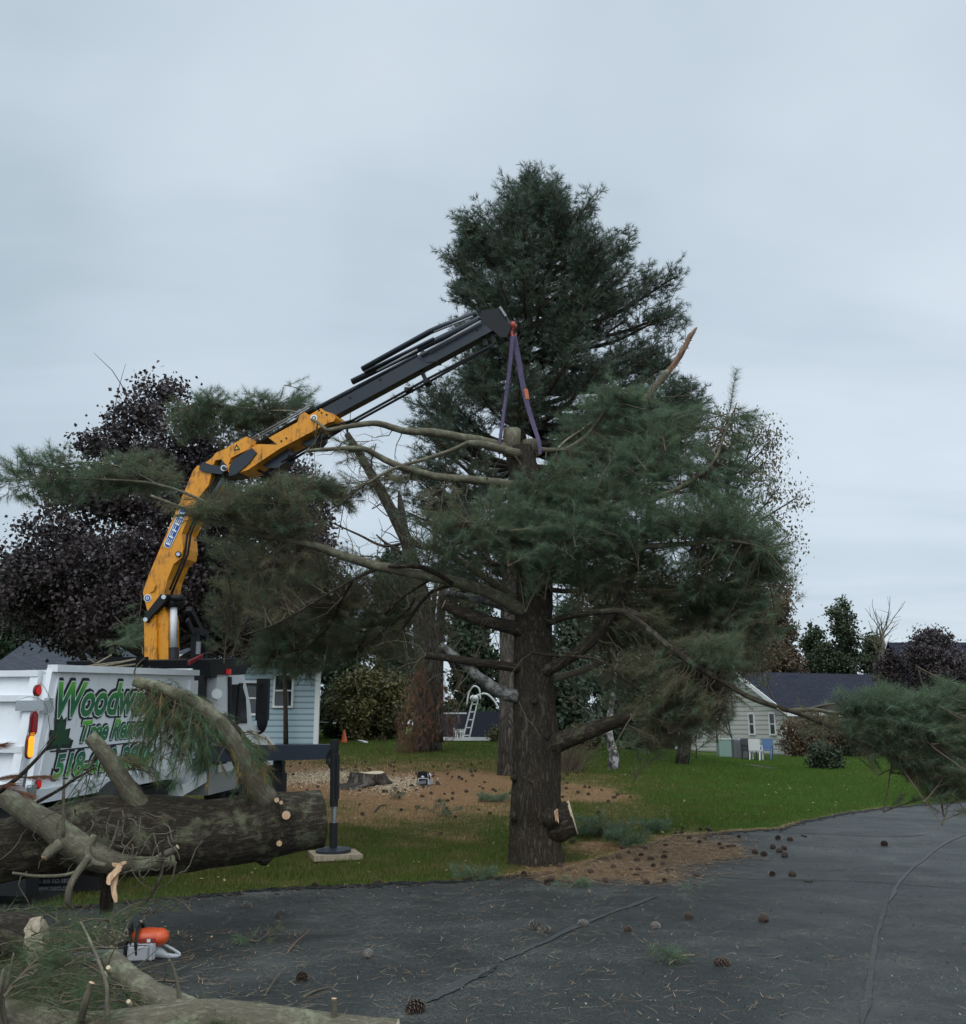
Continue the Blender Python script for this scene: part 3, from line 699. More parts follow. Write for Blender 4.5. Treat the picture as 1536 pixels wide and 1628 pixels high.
LIMBS = [
    ([(812, 714, 11.6), (770, 702, 11.5), (735, 696, 11.4), (690, 688, 11.3), (640, 684, 11.2), (600, 673, 11.1), (560, 677, 11.0), (520, 684, 10.9)], [.062, .06, .055, .05, .042, .036, .03, .022], 'bark_limb'),
    ([(845, 775, 11.5), (800, 768, 11.4), (750, 763, 11.3), (700, 759, 11.2), (665, 750, 11.1), (632, 740, 11.0), (605, 727, 11.0), (580, 714, 10.9), (540, 713, 10.8), (488, 717, 10.7)], [.055, .052, .05, .047, .044, .04, .036, .033, .026, .02], 'bark_limb'),
    ([(825, 722, 11.4), (790, 712, 11.3), (765, 706, 11.25), (746, 704, 11.2)], [.062, .055, .045, .035], 'bark_limb'),
    ([(745, 703, 11.3), (712, 718, 11.2), (672, 731, 11.1), (640, 740, 11.0), (612, 752, 10.9), (585, 768, 10.8)], [.026, .025, .022, .02, .017, .012], 'bark_limb'),
    ([(832, 972, 11.5), (790, 948, 11.4), (740, 930, 11.3), (690, 918, 11.2), (640, 908, 11.1), (600, 900, 11.0), (550, 885, 10.9), (500, 868, 10.8), (440, 855, 10.7), (380, 842, 10.6), (310, 815, 10.5), (240, 788, 10.4)], [.085, .075, .068, .062, .058, .055, .05, .045, .038, .03, .022, .014], 'bark_limb'),
    ([(830, 1002, 11.5), (792, 992, 11.4), (760, 985, 11.3), (735, 975, 11.25), (705, 961, 11.2)], [.09, .08, .072, .068, .06], 'bark_pine'),
    ([(826, 972, 11.55), (795, 962, 11.6), (760, 953, 11.65), (708, 943, 11.7)], [.062, .055, .045, .042], 'bark_pale'),
    ([(830, 1062, 11.5), (790, 1057, 11.4), (750, 1052, 11.35), (715, 1047, 11.3), (676, 1042, 11.25)], [.062, .055, .05, .044, .038], 'bark_pine'),
    ([(822, 1108, 11.55), (795, 1100, 11.5), (770, 1083, 11.45), (745, 1063, 11.4), (722, 1042, 11.4), (700, 1025, 11.4)], [.085, .078, .068, .055, .042, .034], 'bark_pale'),
    ([(828, 960, 11.6), (790, 930, 11.6), (745, 900, 11.6), (700, 876, 11.6), (672, 866, 11.6)], [.06, .055, .05, .042, .03], 'bark_limb'),
    ([(720, 928, 11.2), (680, 905, 11.1), (640, 900, 11.0), (600, 905, 11.0), (560, 922, 10.9), (520, 945, 10.8), (470, 975, 10.7), (425, 998, 10.6), (378, 1012, 10.5)], [.03, .028, .025, .022, .02, .018, .015, .012, .008], 'bark_pine'),
    ([(875, 1186, 11.5), (905, 1174, 11.35), (935, 1163, 11.25), (965, 1152, 11.15), (990, 1144, 11.1), (1005, 1141, 11.05)], [.115, .10, .090, .082, .07, .055], 'bark_log'),
    ([(866, 1068, 11.45), (895, 1052, 11.35), (925, 1033, 11.3), (955, 1003, 11.3), (980, 965, 11.3), (1000, 925, 11.3), (1020, 870, 11.3), (1036, 800, 11.3), (1044, 745, 11.3)], [.075, .07, .065, .062, .058, .055, .05, .045, .03], 'bark_pine'),
    ([(872, 1082, 11.7), (905, 1072, 11.8), (940, 1060, 11.9), (975, 1038, 12.0), (1010, 1012, 12.1), (1040, 988, 12.2)], [.05, .045, .04, .036, .03, .022], 'bark_limb'),
    ([(874, 990, 11.4), (905, 980, 11.2), (945, 974, 11.0), (985, 972, 10.8), (1010, 984, 10.6), (1045, 1012, 10.4), (1080, 1040, 10.2), (1120, 1066, 10.0), (1160, 1090, 9.8), (1195, 1110, 9.6), (1235, 1124, 9.4), (1270, 1134, 9.3), (1310, 1152, 9.2), (1355, 1176, 9.1), (1420, 1200, 9.0)], [.040, .038, .036, .035, .034, .034, .032, .030, .029, .028, .026, .024, .020, .015, .010], 'bark_log'),
    ([(1255, 1130, 9.35), (1290, 1128, 9.3), (1330, 1134, 9.2), (1380, 1140, 9.1), (1450, 1150, 9.0)], [.022, .02, .017, .014, .010], 'bark_limb'),
    ([(1275, 1131, 9.35), (1305, 1122, 9.4), (1345, 1117, 9.4)], [.012, .01, .006], 'bark_limb'),
    ([(1235, 1126, 9.35), (1258, 1145, 9.3), (1278, 1168, 9.3)], [.010, .008, .004], 'bark_limb'),
    ([(845, 1038, 11.25), (880, 1042, 11.1), (930, 1045, 11.0), (965, 1055, 10.9), (1000, 1085, 10.8), (1050, 1115, 10.7)], [.017, .017, .016, .014, .012, .008], 'bark_log'),
    ([(846, 714, 11.6), (880, 716, 11.6), (905, 712, 11.65), (935, 690, 11.7), (965, 650, 11.75), (985, 620, 11.8)], [.04, .036, .034, .026, .02, .012], 'bark_limb'),
    ([(884, 716, 11.6), (900, 700, 11.7), (925, 683, 11.8), (950, 664, 11.9)], [.016, .014, .012, .008], 'wood_old'),
    ([(960, 720, 12.3), (1000, 670, 12.3), (1032, 628, 12.3), (1062, 590, 12.3)], [.06, .055, .05, .042], 'bark_limb'),
    ([(860, 800, 11.5), (930, 805, 11.3), (1000, 800, 11.2), (1070, 780, 11.1), (1130, 740, 11.0), (1152, 690, 11.0), (1172, 640, 11.0)], [.05, .045, .04, .032, .022, .014, .007], 'bark_limb'),
    ([(868, 860, 11.5), (930, 865, 11.2), (1000, 870, 11.0), (1080, 865, 10.8), (1160, 860, 10.7), (1215, 870, 10.7)], [.05, .045, .04, .03, .022, .01], 'bark_limb'),
    ([(866, 920, 11.5), (930, 925, 11.7), (1000, 930, 11.9), (1080, 935, 12.0), (1150, 950, 12.0)], [.05, .045, .035, .025, .012], 'bark_pine'),
    ([(830, 880, 11.4), (800, 850, 11.0), (770, 835, 10.7), (740, 830, 10.5)], [.045, .035, .025, .012], 'bark_limb'),
    ([(895, 830, 11.3), (872, 795, 11.2), (858, 770, 11.1)], [.016, .014, .01], 'bark_pine'),
    ([(640, 1000, 11.9), (672, 955, 11.7), (700, 935, 11.5), (760, 925, 11.5)], [.02, .022, .022, .022], 'bark_pine'),
    ([(570, 1035, 12.0), (595, 1015, 12.0), (620, 995, 11.9), (648, 968, 11.8), (660, 950, 11.7)], [.012, .016, .02, .02, .02], 'bark_pine'),
    ([(866, 1000, 11.3), (885, 1018, 11.2), (895, 1040, 11.2)], [.014, .012, .01], 'bark_pine'),
    ([(400, 846, 10.6), (330, 800, 10.55), (250, 770, 10.5), (160, 762, 10.5), (80, 760, 10.4), (15, 765, 10.4)], [.022, .018, .015, .012, .009, .005], 'bark_limb'),
    ([(260, 775, 10.5), (200, 745, 10.6), (140, 735, 10.6), (70, 745, 10.6)], [.012, .01, .008, .004], 'bark_limb'),
    ([(450, 858, 10.7), (430, 820, 10.8), (460, 790, 10.9), (500, 775, 11.0)], [.018, .014, .011, .006], 'bark_limb'),
    ([(430, 858, 10.7), (400, 815, 10.8), (360, 800, 10.8), (320, 805, 10.8)], [.016, .013, .010, .006], 'bark_limb'),
    ([(520, 684, 10.9), (505, 672, 12.0), (470, 655, 13.4), (420, 652, 14.2), (350, 645, 14.4), (300, 640, 14.4)], [.020, .018, .016, .014, .010, .006], 'bark_limb'),
    ([(560, 925, 10.9), (540, 960, 11.4), (520, 1000, 12.0), (480, 1030, 12.4), (430, 1045, 12.4)], [.016, .014, .012, .010, .006], 'bark_pine'),
    ([(690, 918, 11.2), (640, 950, 11.6), (600, 990, 12.0), (570, 1030, 12.2)], [.018, .016, .013, .008], 'bark_pine'),
]
for pts, rad, mt in LIMBS:
    o, pp = limb_part(pineA, pts, rad, M[mt], seg=14 if rad[0] > .05 else 8, capm=M['wood_old'] if rad[-1] > .03 else None)
    LIMB_PTS.append(pp)
# torn brown end of the broken limb
m_ = MB()
p, r = bough([(1062, 592, 12.3), (1085, 560, 12.3), (1098, 535, 12.3), (1108, 520, 12.3)], [.042, .045, .035, .006])
p2, r2 = smooth_path(p, r, 5); m_.tube(p2, r2, 9, 0, amp=.03, nsc=16)
for k in range(10):
    q = p2[rng.integers(6, len(p2) - 2)]; m_.tube(np.array([q, q + rng.standard_normal(3) * .05 + [0.02, 0, .02]]), [.014, .003], 4, 0)
m_.build('broken_limb_end', M['wood_brown'], pineA)
LIMB_PTS.append(p2)
ALL = np.vstack(LIMB_PTS)
# foliage masses
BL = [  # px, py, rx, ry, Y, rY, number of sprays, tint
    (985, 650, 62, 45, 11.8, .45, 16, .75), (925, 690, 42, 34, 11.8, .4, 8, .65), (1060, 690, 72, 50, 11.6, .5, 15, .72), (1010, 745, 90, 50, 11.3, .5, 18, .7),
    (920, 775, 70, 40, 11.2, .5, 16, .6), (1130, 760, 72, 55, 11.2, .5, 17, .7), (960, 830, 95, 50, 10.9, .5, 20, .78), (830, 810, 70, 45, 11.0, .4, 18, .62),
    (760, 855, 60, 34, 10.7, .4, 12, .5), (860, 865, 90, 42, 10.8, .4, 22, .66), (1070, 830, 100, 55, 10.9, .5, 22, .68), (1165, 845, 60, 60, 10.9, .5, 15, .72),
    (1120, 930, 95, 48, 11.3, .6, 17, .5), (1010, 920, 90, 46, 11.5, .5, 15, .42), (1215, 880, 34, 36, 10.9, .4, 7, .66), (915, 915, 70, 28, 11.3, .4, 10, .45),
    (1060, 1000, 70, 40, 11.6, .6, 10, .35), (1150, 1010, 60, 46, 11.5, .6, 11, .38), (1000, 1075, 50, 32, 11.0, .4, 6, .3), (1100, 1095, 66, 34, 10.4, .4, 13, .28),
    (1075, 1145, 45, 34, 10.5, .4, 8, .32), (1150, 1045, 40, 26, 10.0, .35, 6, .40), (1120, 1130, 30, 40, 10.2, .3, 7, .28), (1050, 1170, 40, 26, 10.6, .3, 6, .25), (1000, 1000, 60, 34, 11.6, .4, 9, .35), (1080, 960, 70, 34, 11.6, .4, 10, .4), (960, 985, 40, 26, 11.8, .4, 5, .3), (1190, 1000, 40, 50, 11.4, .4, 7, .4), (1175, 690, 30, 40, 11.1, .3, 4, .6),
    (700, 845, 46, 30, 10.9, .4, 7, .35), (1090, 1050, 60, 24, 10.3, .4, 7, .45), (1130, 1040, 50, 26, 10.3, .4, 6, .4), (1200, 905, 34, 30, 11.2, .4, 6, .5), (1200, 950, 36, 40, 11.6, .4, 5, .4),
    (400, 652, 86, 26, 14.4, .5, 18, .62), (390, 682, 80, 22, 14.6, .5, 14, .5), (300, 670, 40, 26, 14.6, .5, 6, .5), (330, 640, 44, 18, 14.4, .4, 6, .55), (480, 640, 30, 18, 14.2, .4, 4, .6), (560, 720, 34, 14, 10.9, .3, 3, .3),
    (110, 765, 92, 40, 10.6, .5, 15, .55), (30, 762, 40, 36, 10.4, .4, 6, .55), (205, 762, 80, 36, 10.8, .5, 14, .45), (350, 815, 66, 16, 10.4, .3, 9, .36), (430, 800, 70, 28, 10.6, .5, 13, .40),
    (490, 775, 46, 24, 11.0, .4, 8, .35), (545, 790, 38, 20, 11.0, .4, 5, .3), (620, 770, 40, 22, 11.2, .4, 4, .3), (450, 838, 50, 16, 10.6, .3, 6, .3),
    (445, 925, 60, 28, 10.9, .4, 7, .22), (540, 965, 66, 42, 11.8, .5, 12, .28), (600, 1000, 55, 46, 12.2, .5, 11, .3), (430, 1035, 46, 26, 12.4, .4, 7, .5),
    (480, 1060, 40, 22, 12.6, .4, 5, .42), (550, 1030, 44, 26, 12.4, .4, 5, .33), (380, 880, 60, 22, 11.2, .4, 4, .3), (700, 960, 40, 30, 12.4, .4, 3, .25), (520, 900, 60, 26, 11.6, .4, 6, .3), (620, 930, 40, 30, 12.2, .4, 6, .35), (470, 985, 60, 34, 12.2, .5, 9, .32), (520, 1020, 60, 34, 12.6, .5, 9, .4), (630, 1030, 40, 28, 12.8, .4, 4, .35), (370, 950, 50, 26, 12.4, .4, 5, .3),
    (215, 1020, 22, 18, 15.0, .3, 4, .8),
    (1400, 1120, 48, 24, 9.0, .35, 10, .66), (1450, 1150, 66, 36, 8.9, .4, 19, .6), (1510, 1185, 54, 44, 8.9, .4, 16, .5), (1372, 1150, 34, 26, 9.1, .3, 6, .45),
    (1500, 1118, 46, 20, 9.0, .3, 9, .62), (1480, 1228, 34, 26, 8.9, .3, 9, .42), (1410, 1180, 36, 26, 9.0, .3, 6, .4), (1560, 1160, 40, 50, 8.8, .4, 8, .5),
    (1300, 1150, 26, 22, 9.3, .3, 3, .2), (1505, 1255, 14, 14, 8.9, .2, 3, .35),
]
tu = ([], [], []); tw = []
for px, py, rx, ry_, Y, rY, ns, ti in BL:
    Y += DA
    c = P(px, py, Y); s_ = pxm(Y)
    for k in range(int(ns * 3.5)):
        q = nrm(rng.standard_normal(3)) * rng.random() ** 0.45
        e_ = c + q * np.array([rx * s_ * 1.05, rY, ry_ * s_ * 1.2])
        dd = np.linalg.norm(ALL - e_, axis=1); b_ = ALL[np.argmin(dd + rng.random(len(dd)) * .25)]
        L = np.linalg.norm(e_ - b_)
        dv_ = nrm(nrm(e_ - b_) * .6 + nrm(rng.standard_normal(3)) * .75 + [0, 0, .25])
        Ls = .40 + .35 * rng.random()
        if L > Ls:
            b2 = e_ - dv_ * Ls
            if L < .9: tw.append((np.array([b_, (b_ + b2) / 2 + .06 * rng.standard_normal(3), b2]), .010))
            b_ = b2
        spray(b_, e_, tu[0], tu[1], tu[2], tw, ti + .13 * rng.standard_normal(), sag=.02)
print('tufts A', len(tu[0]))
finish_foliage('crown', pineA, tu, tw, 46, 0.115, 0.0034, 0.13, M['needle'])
# the leader tuft sticking up on the right
tu = ([], [], []); tw = []
a = P(1160, 655, 11.8); b = P(1170, 592, 11.8)
for t_ in np.linspace(0, 1, 8): tu[0].append(a + (b - a) * t_); tu[1].append(b - a); tu[2].append(.45)
tw.append((np.array([a, b]), .006))
finish_foliage('leader_shoot', pineA, tu, tw, 46, 0.13, 0.0036, 0.1, M['needle'], spread=(35, 75), droop=0)
# bare dead twigs below and inside the crown
m_ = MB()
for k in range(420):
    px = rng.choice([rng.uniform(480, 820), rng.uniform(880, 1230), rng.uniform(700, 1050)]); py = rng.uniform(720, 1110)
    s_ = P(px, py, 12.0 + rng.random()); dd = np.linalg.norm(ALL - s_, axis=1); b_ = ALL[np.argmin(dd)]
    if dd.min() > 0.9: continue
    q = [b_]; d_ = nrm(s_ - b_ + .1 * rng.standard_normal(3))
    for j in range(5): q.append(q[-1] + d_ * .14); d_ = nrm(d_ + .35 * rng.standard_normal(3))
    m_.tube(np.array(q), np.linspace(.008, .002, 6), 4, 0, cap=False)
    for j in range(2):
        q0 = q[2 + j]; q1 = q0 + nrm(rng.standard_normal(3)) * .22
        m_.tube(np.array([q0, q1]), [.004, .0015], 3, 0, cap=False)
m_.build('dead_twigs', M['bark_limb'], pineA)
SH[0] = 0.0
# ------------------------------------------------------------------ tall dark pine behind
TB = 25.5
gB = G(812, 1232); 
pineB = thing('pine_tree', 'tall dark green pine behind the crane tip, its pointed top highest of all', 'tree', tuple(gB))
tip = P(852, 285, TB); pts = np.array([gB - [0, 0, .1], gB + [0, 0, 1.5], P(812, 900, TB), P(830, 650, TB), P(845, 450, TB), tip])
tp2, r2 = smooth_path(pts, np.array([.33, .27, .22, .16, .10, .02]), 8)
m_ = MB(); m_.tube(tp2, r2, 40, 0, amp=.03, nsc=6); m_.build('trunk', M['bark_far'], pineB, smooth=True)
prof = np.array([(285, 843, 860), (312, 822, 885), (335, 785, 905), (352, 730, 938), (380, 714, 965), (402, 704, 1012), (430, 700, 1036), (462, 698, 1066), (500, 712, 1108), (540, 732, 1085), (575, 728, 1065),
                 (605, 736, 1110), (645, 712, 1140), (680, 648, 1132), (720, 622, 1100), (765, 640, 1080), (820, 640, 1080), (900, 650, 1075)], float)
tu = ([], [], []); tw = []; lm = MB()
py = 300.0
while py < 900:
    Lx = np.interp(py, prof[:, 0], prof[:, 1]); Rx = np.interp(py, prof[:, 0], prof[:, 2])
    i0 = np.argmin(np.abs([w2p(q)[1] - (py + 42) for q in tp2])); q0 = tp2[i0]; cx = w2p(q0)[0]
    for k in range(3):
        az = rng.random() * 2 * math.pi; cs = math.cos(az)
        ext = (Rx - cx) if cs > 0 else (cx - Lx)
        ext *= pxm(TB) * (0.84 + .2 * rng.random())
        mean = (Rx - Lx) / 2 * pxm(TB) * .9
        tipx = cs * ext; tipy = math.sin(az) * mean * (.7 + .3 * rng.random())
        tipz = P(cx, py, TB)[2] + .5 * rng.standard_normal() * .5
        if cs > .35 and 385 < py < 415: tipz += .5
        e_ = np.array([q0[0] + tipx, TB + tipy, tipz])
        md = (q0 + e_) / 2 - [0, 0, .12 * np.linalg.norm(e_ - q0)]
        lp, lr = smooth_path(np.array([q0, md, e_]), np.array([.06, .035, .012]) * (0.6 + ext / 4), 6)
        lm.tube(lp, lr, 6, 0, cap=False)
        Lh = np.linalg.norm(e_ - q0); nsp = int(4 + Lh * 4.4)
        for s in range(nsp):
            f = .30 + .70 * rng.random() ** .8
            b_ = lp[min(int(f * (len(lp) - 1)), len(lp) - 1)]
            d_ = nrm(e_ - q0) * .7 + nrm(rng.standard_normal(3)) * np.array([.9, .9, .35]) + [0, 0, .38]
            spray(b_, b_ + nrm(d_) * (.45 + .5 * rng.random()) * (1 if Lh > 1 else .6), tu[0], tu[1], tu[2], tw, .42 + .2 * rng.standard_normal() + .15 * (cs < 0) * (py < 520), step=.15, side=.26)
    py += 7.2 if py < 700 else 12
for bx, by, rx, ry_, ns in ((836, 292, 7, 14, 9), (850, 305, 16, 16, 10), (882, 308, 7, 16, 9), (860, 325, 26, 16, 12), (800, 400, 50, 40, 30), (740, 370, 20, 18, 16), (870, 330, 24, 20, 14), (930, 380, 24, 18, 14), (1030, 440, 20, 16, 12), (752, 392, 32, 34, 34), (742, 450, 34, 36, 34), (800, 345, 50, 24, 24), (885, 365, 34, 26, 20), (945, 420, 50, 28, 26), (1000, 470, 46, 30, 26), (1068, 508, 40, 18, 18), (1085, 630, 44, 34, 34), (1100, 660, 36, 24, 16),
        (690, 668, 44, 20, 20), (676, 738, 48, 34, 32), (742, 612, 34, 26, 20), (1000, 385, 12, 26, 10), (1046, 580, 40, 30, 24), (765, 560, 40, 40, 26), (700, 800, 50, 30, 20), (720, 690, 30, 30, 14), (850, 420, 60, 40, 26), (900, 520, 80, 40, 30), (860, 620, 90, 40, 30), (840, 320, 20, 26, 10)):
    c = P(bx, by, TB + rng.uniform(-.8, .4)); i0 = np.argmin(np.abs([w2p(q)[1] - (by + 45) for q in tp2])); q0 = tp2[i0]
    lp, lr = smooth_path(np.array([q0, (q0 + c) / 2 - [0, 0, .2], c]), np.array([.06, .035, .012]), 6); lm.tube(lp, lr, 6, 0, cap=False)
    for k in range(int(ns * 1.5)):
        e_ = c + nrm(rng.standard_normal(3)) * rng.random() ** .45 * np.array([rx * pxm(TB), .8, ry_ * pxm(TB)])
        d_ = nrm(nrm(e_ - q0) * .6 + nrm(rng.standard_normal(3)) * .6 + [0, 0, .45])
        spray(e_ - d_ * .6, e_, tu[0], tu[1], tu[2], tw, .5 + .2 * rng.standard_normal(), step=.15, side=.24)
lm.build('limbs', M['bark_far'], pineB, smooth=True)
print('tufts B', len(tu[0]))
finish_foliage('crown', pineB, tu, tw, 15, 0.17, 0.013, 0.14, M['needle_dark'], minr=.004, droop=.1)

# ------------------------------------------------------------------ broken pine with bare leaning top, left of centre
TC = 27.0
gC = G(679, 1194)
pineC = thing('pine_tree', 'broken bare pine behind the big trunk with a leaning leafless top and rusty dead boughs', 'tree', tuple(gC))
sc_ = pxm(gC[1]); YC = gC[1]
def C3(px, py, dy=0): return P(px, py, YC + dy)
m_ = MB(); tp2, r2 = smooth_path(np.array([gC - [0, 0, .1], C3(679, 1120), C3(677, 1040), C3(670, 960), C3(656, 905), C3(648, 865), C3(632, 830), C3(608, 785), C3(580, 735), C3(552, 690)]),
                                 np.array([24, 21, 19, 16, 13, 11, 9.5, 8.5, 7, 5.5]) * sc_, 6)
m_.tube(tp2, r2, 36, 0, amp=.03, nsc=5); m_.build('trunk', M['bark_far'], pineC, smooth=True)
m_ = MB(); p2_, r_ = smooth_path(np.array([C3(650, 872), C3(642, 840), C3(637, 805), C3(634, 780)]), np.array([9, 8, 6, 1.2]) * sc_, 5); m_.tube(p2_, r_, 12, 0, amp=.04, nsc=6)
m_.build('snapped_stub', M['bark_far'], pineC, smooth=True)
m_ = MB(); p2_, r_ = smooth_path(np.array([C3(698, 1180, -1) , C3(698, 1080, -1), C3(700, 1000, -1), C3(704, 930, -1), C3(706, 890, -1)]), np.array([7, 7, 7, 6, 5]) * sc_, 5); m_.tube(p2_, r_, 12, 0, amp=.03, nsc=6)
p2_, r_ = smooth_path(np.array([C3(680, 1120), C3(684, 1040), C3(690, 960), C3(694, 925)]), np.array([5, 5, 4, 3]) * sc_, 5); m_.tube(p2_, r_, 10, 0, amp=.03, nsc=6)
m_.build('second_stem', M['bark_far'], pineC, smooth=True)
m_ = MB()
for pts, rr in (([(650, 862), (610, 868), (570, 850), (525, 830)], 3), ([(640, 880), (612, 862), (598, 850)], 3), ([(690, 1000), (720, 1060), (735, 1095)], 5), ([(660, 930), (630, 935), (600, 955)], 3),
                ([(600, 772), (590, 740), (598, 705)], 2), ([(645, 850), (668, 870), (690, 872)], 5), ([(655, 900), (690, 905), (720, 925)], 4)):
    p2_, r_ = smooth_path(np.array([C3(*q) for q in pts]), np.linspace(rr, rr * .4, len(pts)) * sc_, 5); m_.tube(p2_, r_, 7, 0)
for k in range(60):
    q = tp2[rng.integers(12, len(tp2))]; d_ = nrm(rng.standard_normal(3)); pp = [q]
    for j in range(5): pp.append(pp[-1] + d_ * .3); d_ = nrm(d_ + .4 * rng.standard_normal(3))
    m_.tube(np.array(pp), np.linspace(.022, .006, 6), 4, 0, cap=False)
m_.build('dead_branches', M['bark_far'], pineC, smooth=True)
tu = ([], [], []); tw = []
for px, py, rx, ry_, n in ((655, 1150, 26, 40, 26), (668, 1105, 22, 36, 22), (640, 1180, 18, 22, 12), (700, 1120, 20, 40, 14), (665, 1060, 18, 30, 9), (716, 1150, 10, 40, 6)):
    for k in range(n):
        c = P(px + rx * rng.standard_normal() * .6, py + ry_ * rng.standard_normal() * .6, YC - .6 - .8 * rng.random())
        if c[2] < 1.1: c[2] = 1.1 + .3 * rng.random()
        spray(c + [0, 0, .25], c + [.15 * rng.standard_normal(), .1 * rng.standard_normal(), -.30 - .25 * rng.random()], tu[0], tu[1], tu[2], tw, .45 + .2 * rng.standard_normal(), step=.11, side=.15)
tu = (tu[0], [a + [0, 0, -1.2] for a in tu[1]], tu[2])
finish_foliage('dead_boughs', pineC, tu, tw, 12, 0.17, 0.008, 0.12, M['needle_dead'], minr=.004, droop=.6)

# ------------------------------------------------------------------ purple maple, birch and the trees beyond
YM = 20.5
mp_bl = [(258, 622, 42, 26), (228, 662, 56, 34), (296, 680, 54, 40), (190, 712, 66, 36), (262, 735, 70, 40), (340, 740, 60, 44), (420, 735, 46, 30), (470, 780, 36, 40), (130, 775, 62, 40),
         (90, 840, 56, 28), (190, 800, 80, 46), (290, 800, 76, 50), (380, 815, 74, 50), (460, 850, 56, 46), (510, 905, 22, 36), (46, 895, 50, 34), (110, 905, 84, 50), (210, 890, 92, 54), (315, 890, 92, 60),
         (415, 905, 76, 54), (480, 930, 50, 40), (500, 830, 30, 40), (460, 760, 40, 30), (505, 870, 26, 34), (20, 950, 46, 42), (90, 975, 80, 46), (190, 975, 90, 48), (300, 975, 92, 50), (400, 985, 80, 46), (455, 985, 50, 36), (60, 925, 60, 40), (250, 945, 90, 50), (150, 1005, 60, 24), (385, 1025, 50, 22), (110, 1020, 30, 16), (165, 1030, 16, 14)]
gM = np.array([P(255, 1100, YM)[0], YM, 0]); gM[2] = float(terrain(gM[0], gM[1]))
leaf_tree('maple_tree', 'large dark purple-leaved maple behind the orange crane', 'tree', gM, [pb(a, b, YM + rng.uniform(-.6, .8), c, d, max(.7, c * .016)) for a, b, c, d in mp_bl],
          M['leaf_purple'], 84000, 0.088, 0.26, M['bark_far'], top=P(262, 700, YM), sub=.17, down=.3, bare=46, asp=.9, nbr=1.6)
YB = 27.5; gBi = G(1083, 1216)
YB = gBi[1]
bl = [(1165, 668, 30, 24), (1205, 690, 34, 26), (1150, 720, 36, 40), (1195, 745, 36, 26), (1175, 790, 34, 40), (1235, 780, 34, 22), (1272, 788, 18, 20), (1225, 700, 20, 24), (1215, 735, 24, 20), (1255, 850, 16, 24), (1248, 930, 22, 20), (1185, 835, 30, 30), (1232, 830, 20, 14), (1150, 880, 50, 50), (1235, 905, 26, 22), (1262, 880, 12, 20), (1200, 905, 40, 30),
      (1205, 950, 44, 24), (1165, 980, 60, 40), (1200, 1010, 30, 30), (1140, 1040, 60, 40), (1190, 1060, 26, 26), (1100, 1000, 60, 50), (1080, 1080, 60, 40), (1040, 1040, 60, 50)]
leaf_tree('birch_tree', 'weeping birch with thin drooping twigs and sparse small leaves right of the big pine', 'tree', gBi, [pb(a, b, YB + rng.uniform(-.8, .8), c, d) for a, b, c, d in bl],
          M['leaf_birch'], 15000, 0.10, 0.20, M['bark_far'], top=P(1165, 690, YB), sub=.30, down=1.2, bare=0, nbr=2.6, asp=.55)
g = G(976, 1224); Yt = g[1]
leaf_tree('birch_tree', 'short thick black and white birch trunk on the lawn right of the bare shrub', 'tree', g, [pb(985, 1010, Yt, 60, 50), pb(1030, 960, Yt + .5, 60, 50), pb(950, 940, Yt, 50, 50)],
          M['leaf_birch'], 5000, 0.10, 0.17, M['bark_birch'], trunk_pts=[g - [0, 0, .1], P(976, 1200, Yt), P(968, 1162, Yt), P(975, 1100, Yt), P(985, 1020, Yt)], sub=.25, down=.6)
def auto_blobs(px, Y, top, w, bot, n=14, cone=0.5):
    out = []
    for k in range(n):
        f = (k + .5) / n; yy = top + (bot - top) * f
        ww = w * (cone + (1 - cone) * min(1, f * 1.8)) * (1 if f < .8 else .9)
        ang = rng.random() * 6.28
        out.append(pb(px + ww * .5 * math.cos(ang) * (0.2 + .8 * rng.random()) * (f > .08), yy, Y + ww * pxm(Y) * .5 * math.sin(ang), ww * .52, max(12, (bot - top) / n * 1.25), ww * .5 * pxm(Y)))
    return out
def bgtree(px, Y, top, w, bot, name, label, mt, n, ls, cone=.5, nb=14, tr=.18, group=None, cat='tree', down=0.0, bare=0, nbr=1):
    b = np.array([P(px, 1150, Y)[0], Y, 0]); b[2] = float(terrain(b[0], Y))
    return leaf_tree(name, label, cat, b, auto_blobs(px, Y, top, w, bot, nb, cone), M[mt], n, ls, tr, M['bark_far'], top=P(px, top + 8, Y), sub=.28, down=down, bare=bare, group=group, nbr=nbr, asp=.6)
bgtree(545, 44, 925, 62, 1160, 'evergreen_tree', 'dark evergreen behind the yellow-green bush, left of the bare leaning pine', 'needle_far', 12000, .26)
bgtree(620, 47, 885, 60, 1165, 'evergreen_tree', 'dark rounded evergreen seen past the tips of the left limbs', 'needle_far', 13000, .26)
bgtree(745, 46, 900, 66, 1165, 'evergreen_tree', 'dark evergreen behind the white slide ladder', 'needle_far', 15000, .26)
bgtree(825, 50, 1000, 46, 1170, 'evergreen_tree', 'dark low evergreen directly behind the big trunk', 'needle_far', 8000, .26)
bgtree(905, 44, 960, 58, 1178, 'evergreen_tree', 'dark evergreen behind the bare shrub, right of the big trunk', 'needle_dark', 12000, .26)
bgtree(975, 48, 930, 64, 1178, 'evergreen_tree', 'dark evergreen between the big pine and the birches', 'needle_dark', 15000, .26)
bgtree(1045, 46, 960, 58, 1190, 'evergreen_tree', 'dark evergreen left of the weeping birch trunk', 'needle_dark', 12000, .26)
bgtree(1120, 62, 915, 62, 1190, 'evergreen_tree', 'deep green tree left of the cream house, behind the weeping birch', 'needle_far', 14000, .30)
bgtree(465, 41, 880, 60, 1060, 'broadleaf_tree', 'dark leafy tree rising over the blue-sided house', 'leaf_green', 14000, .20)
bgtree(385, 43, 900, 60, 1060, 'evergreen_tree', 'dark evergreen behind the purple maple, over the blue-sided house', 'needle_dark', 12000, .26)
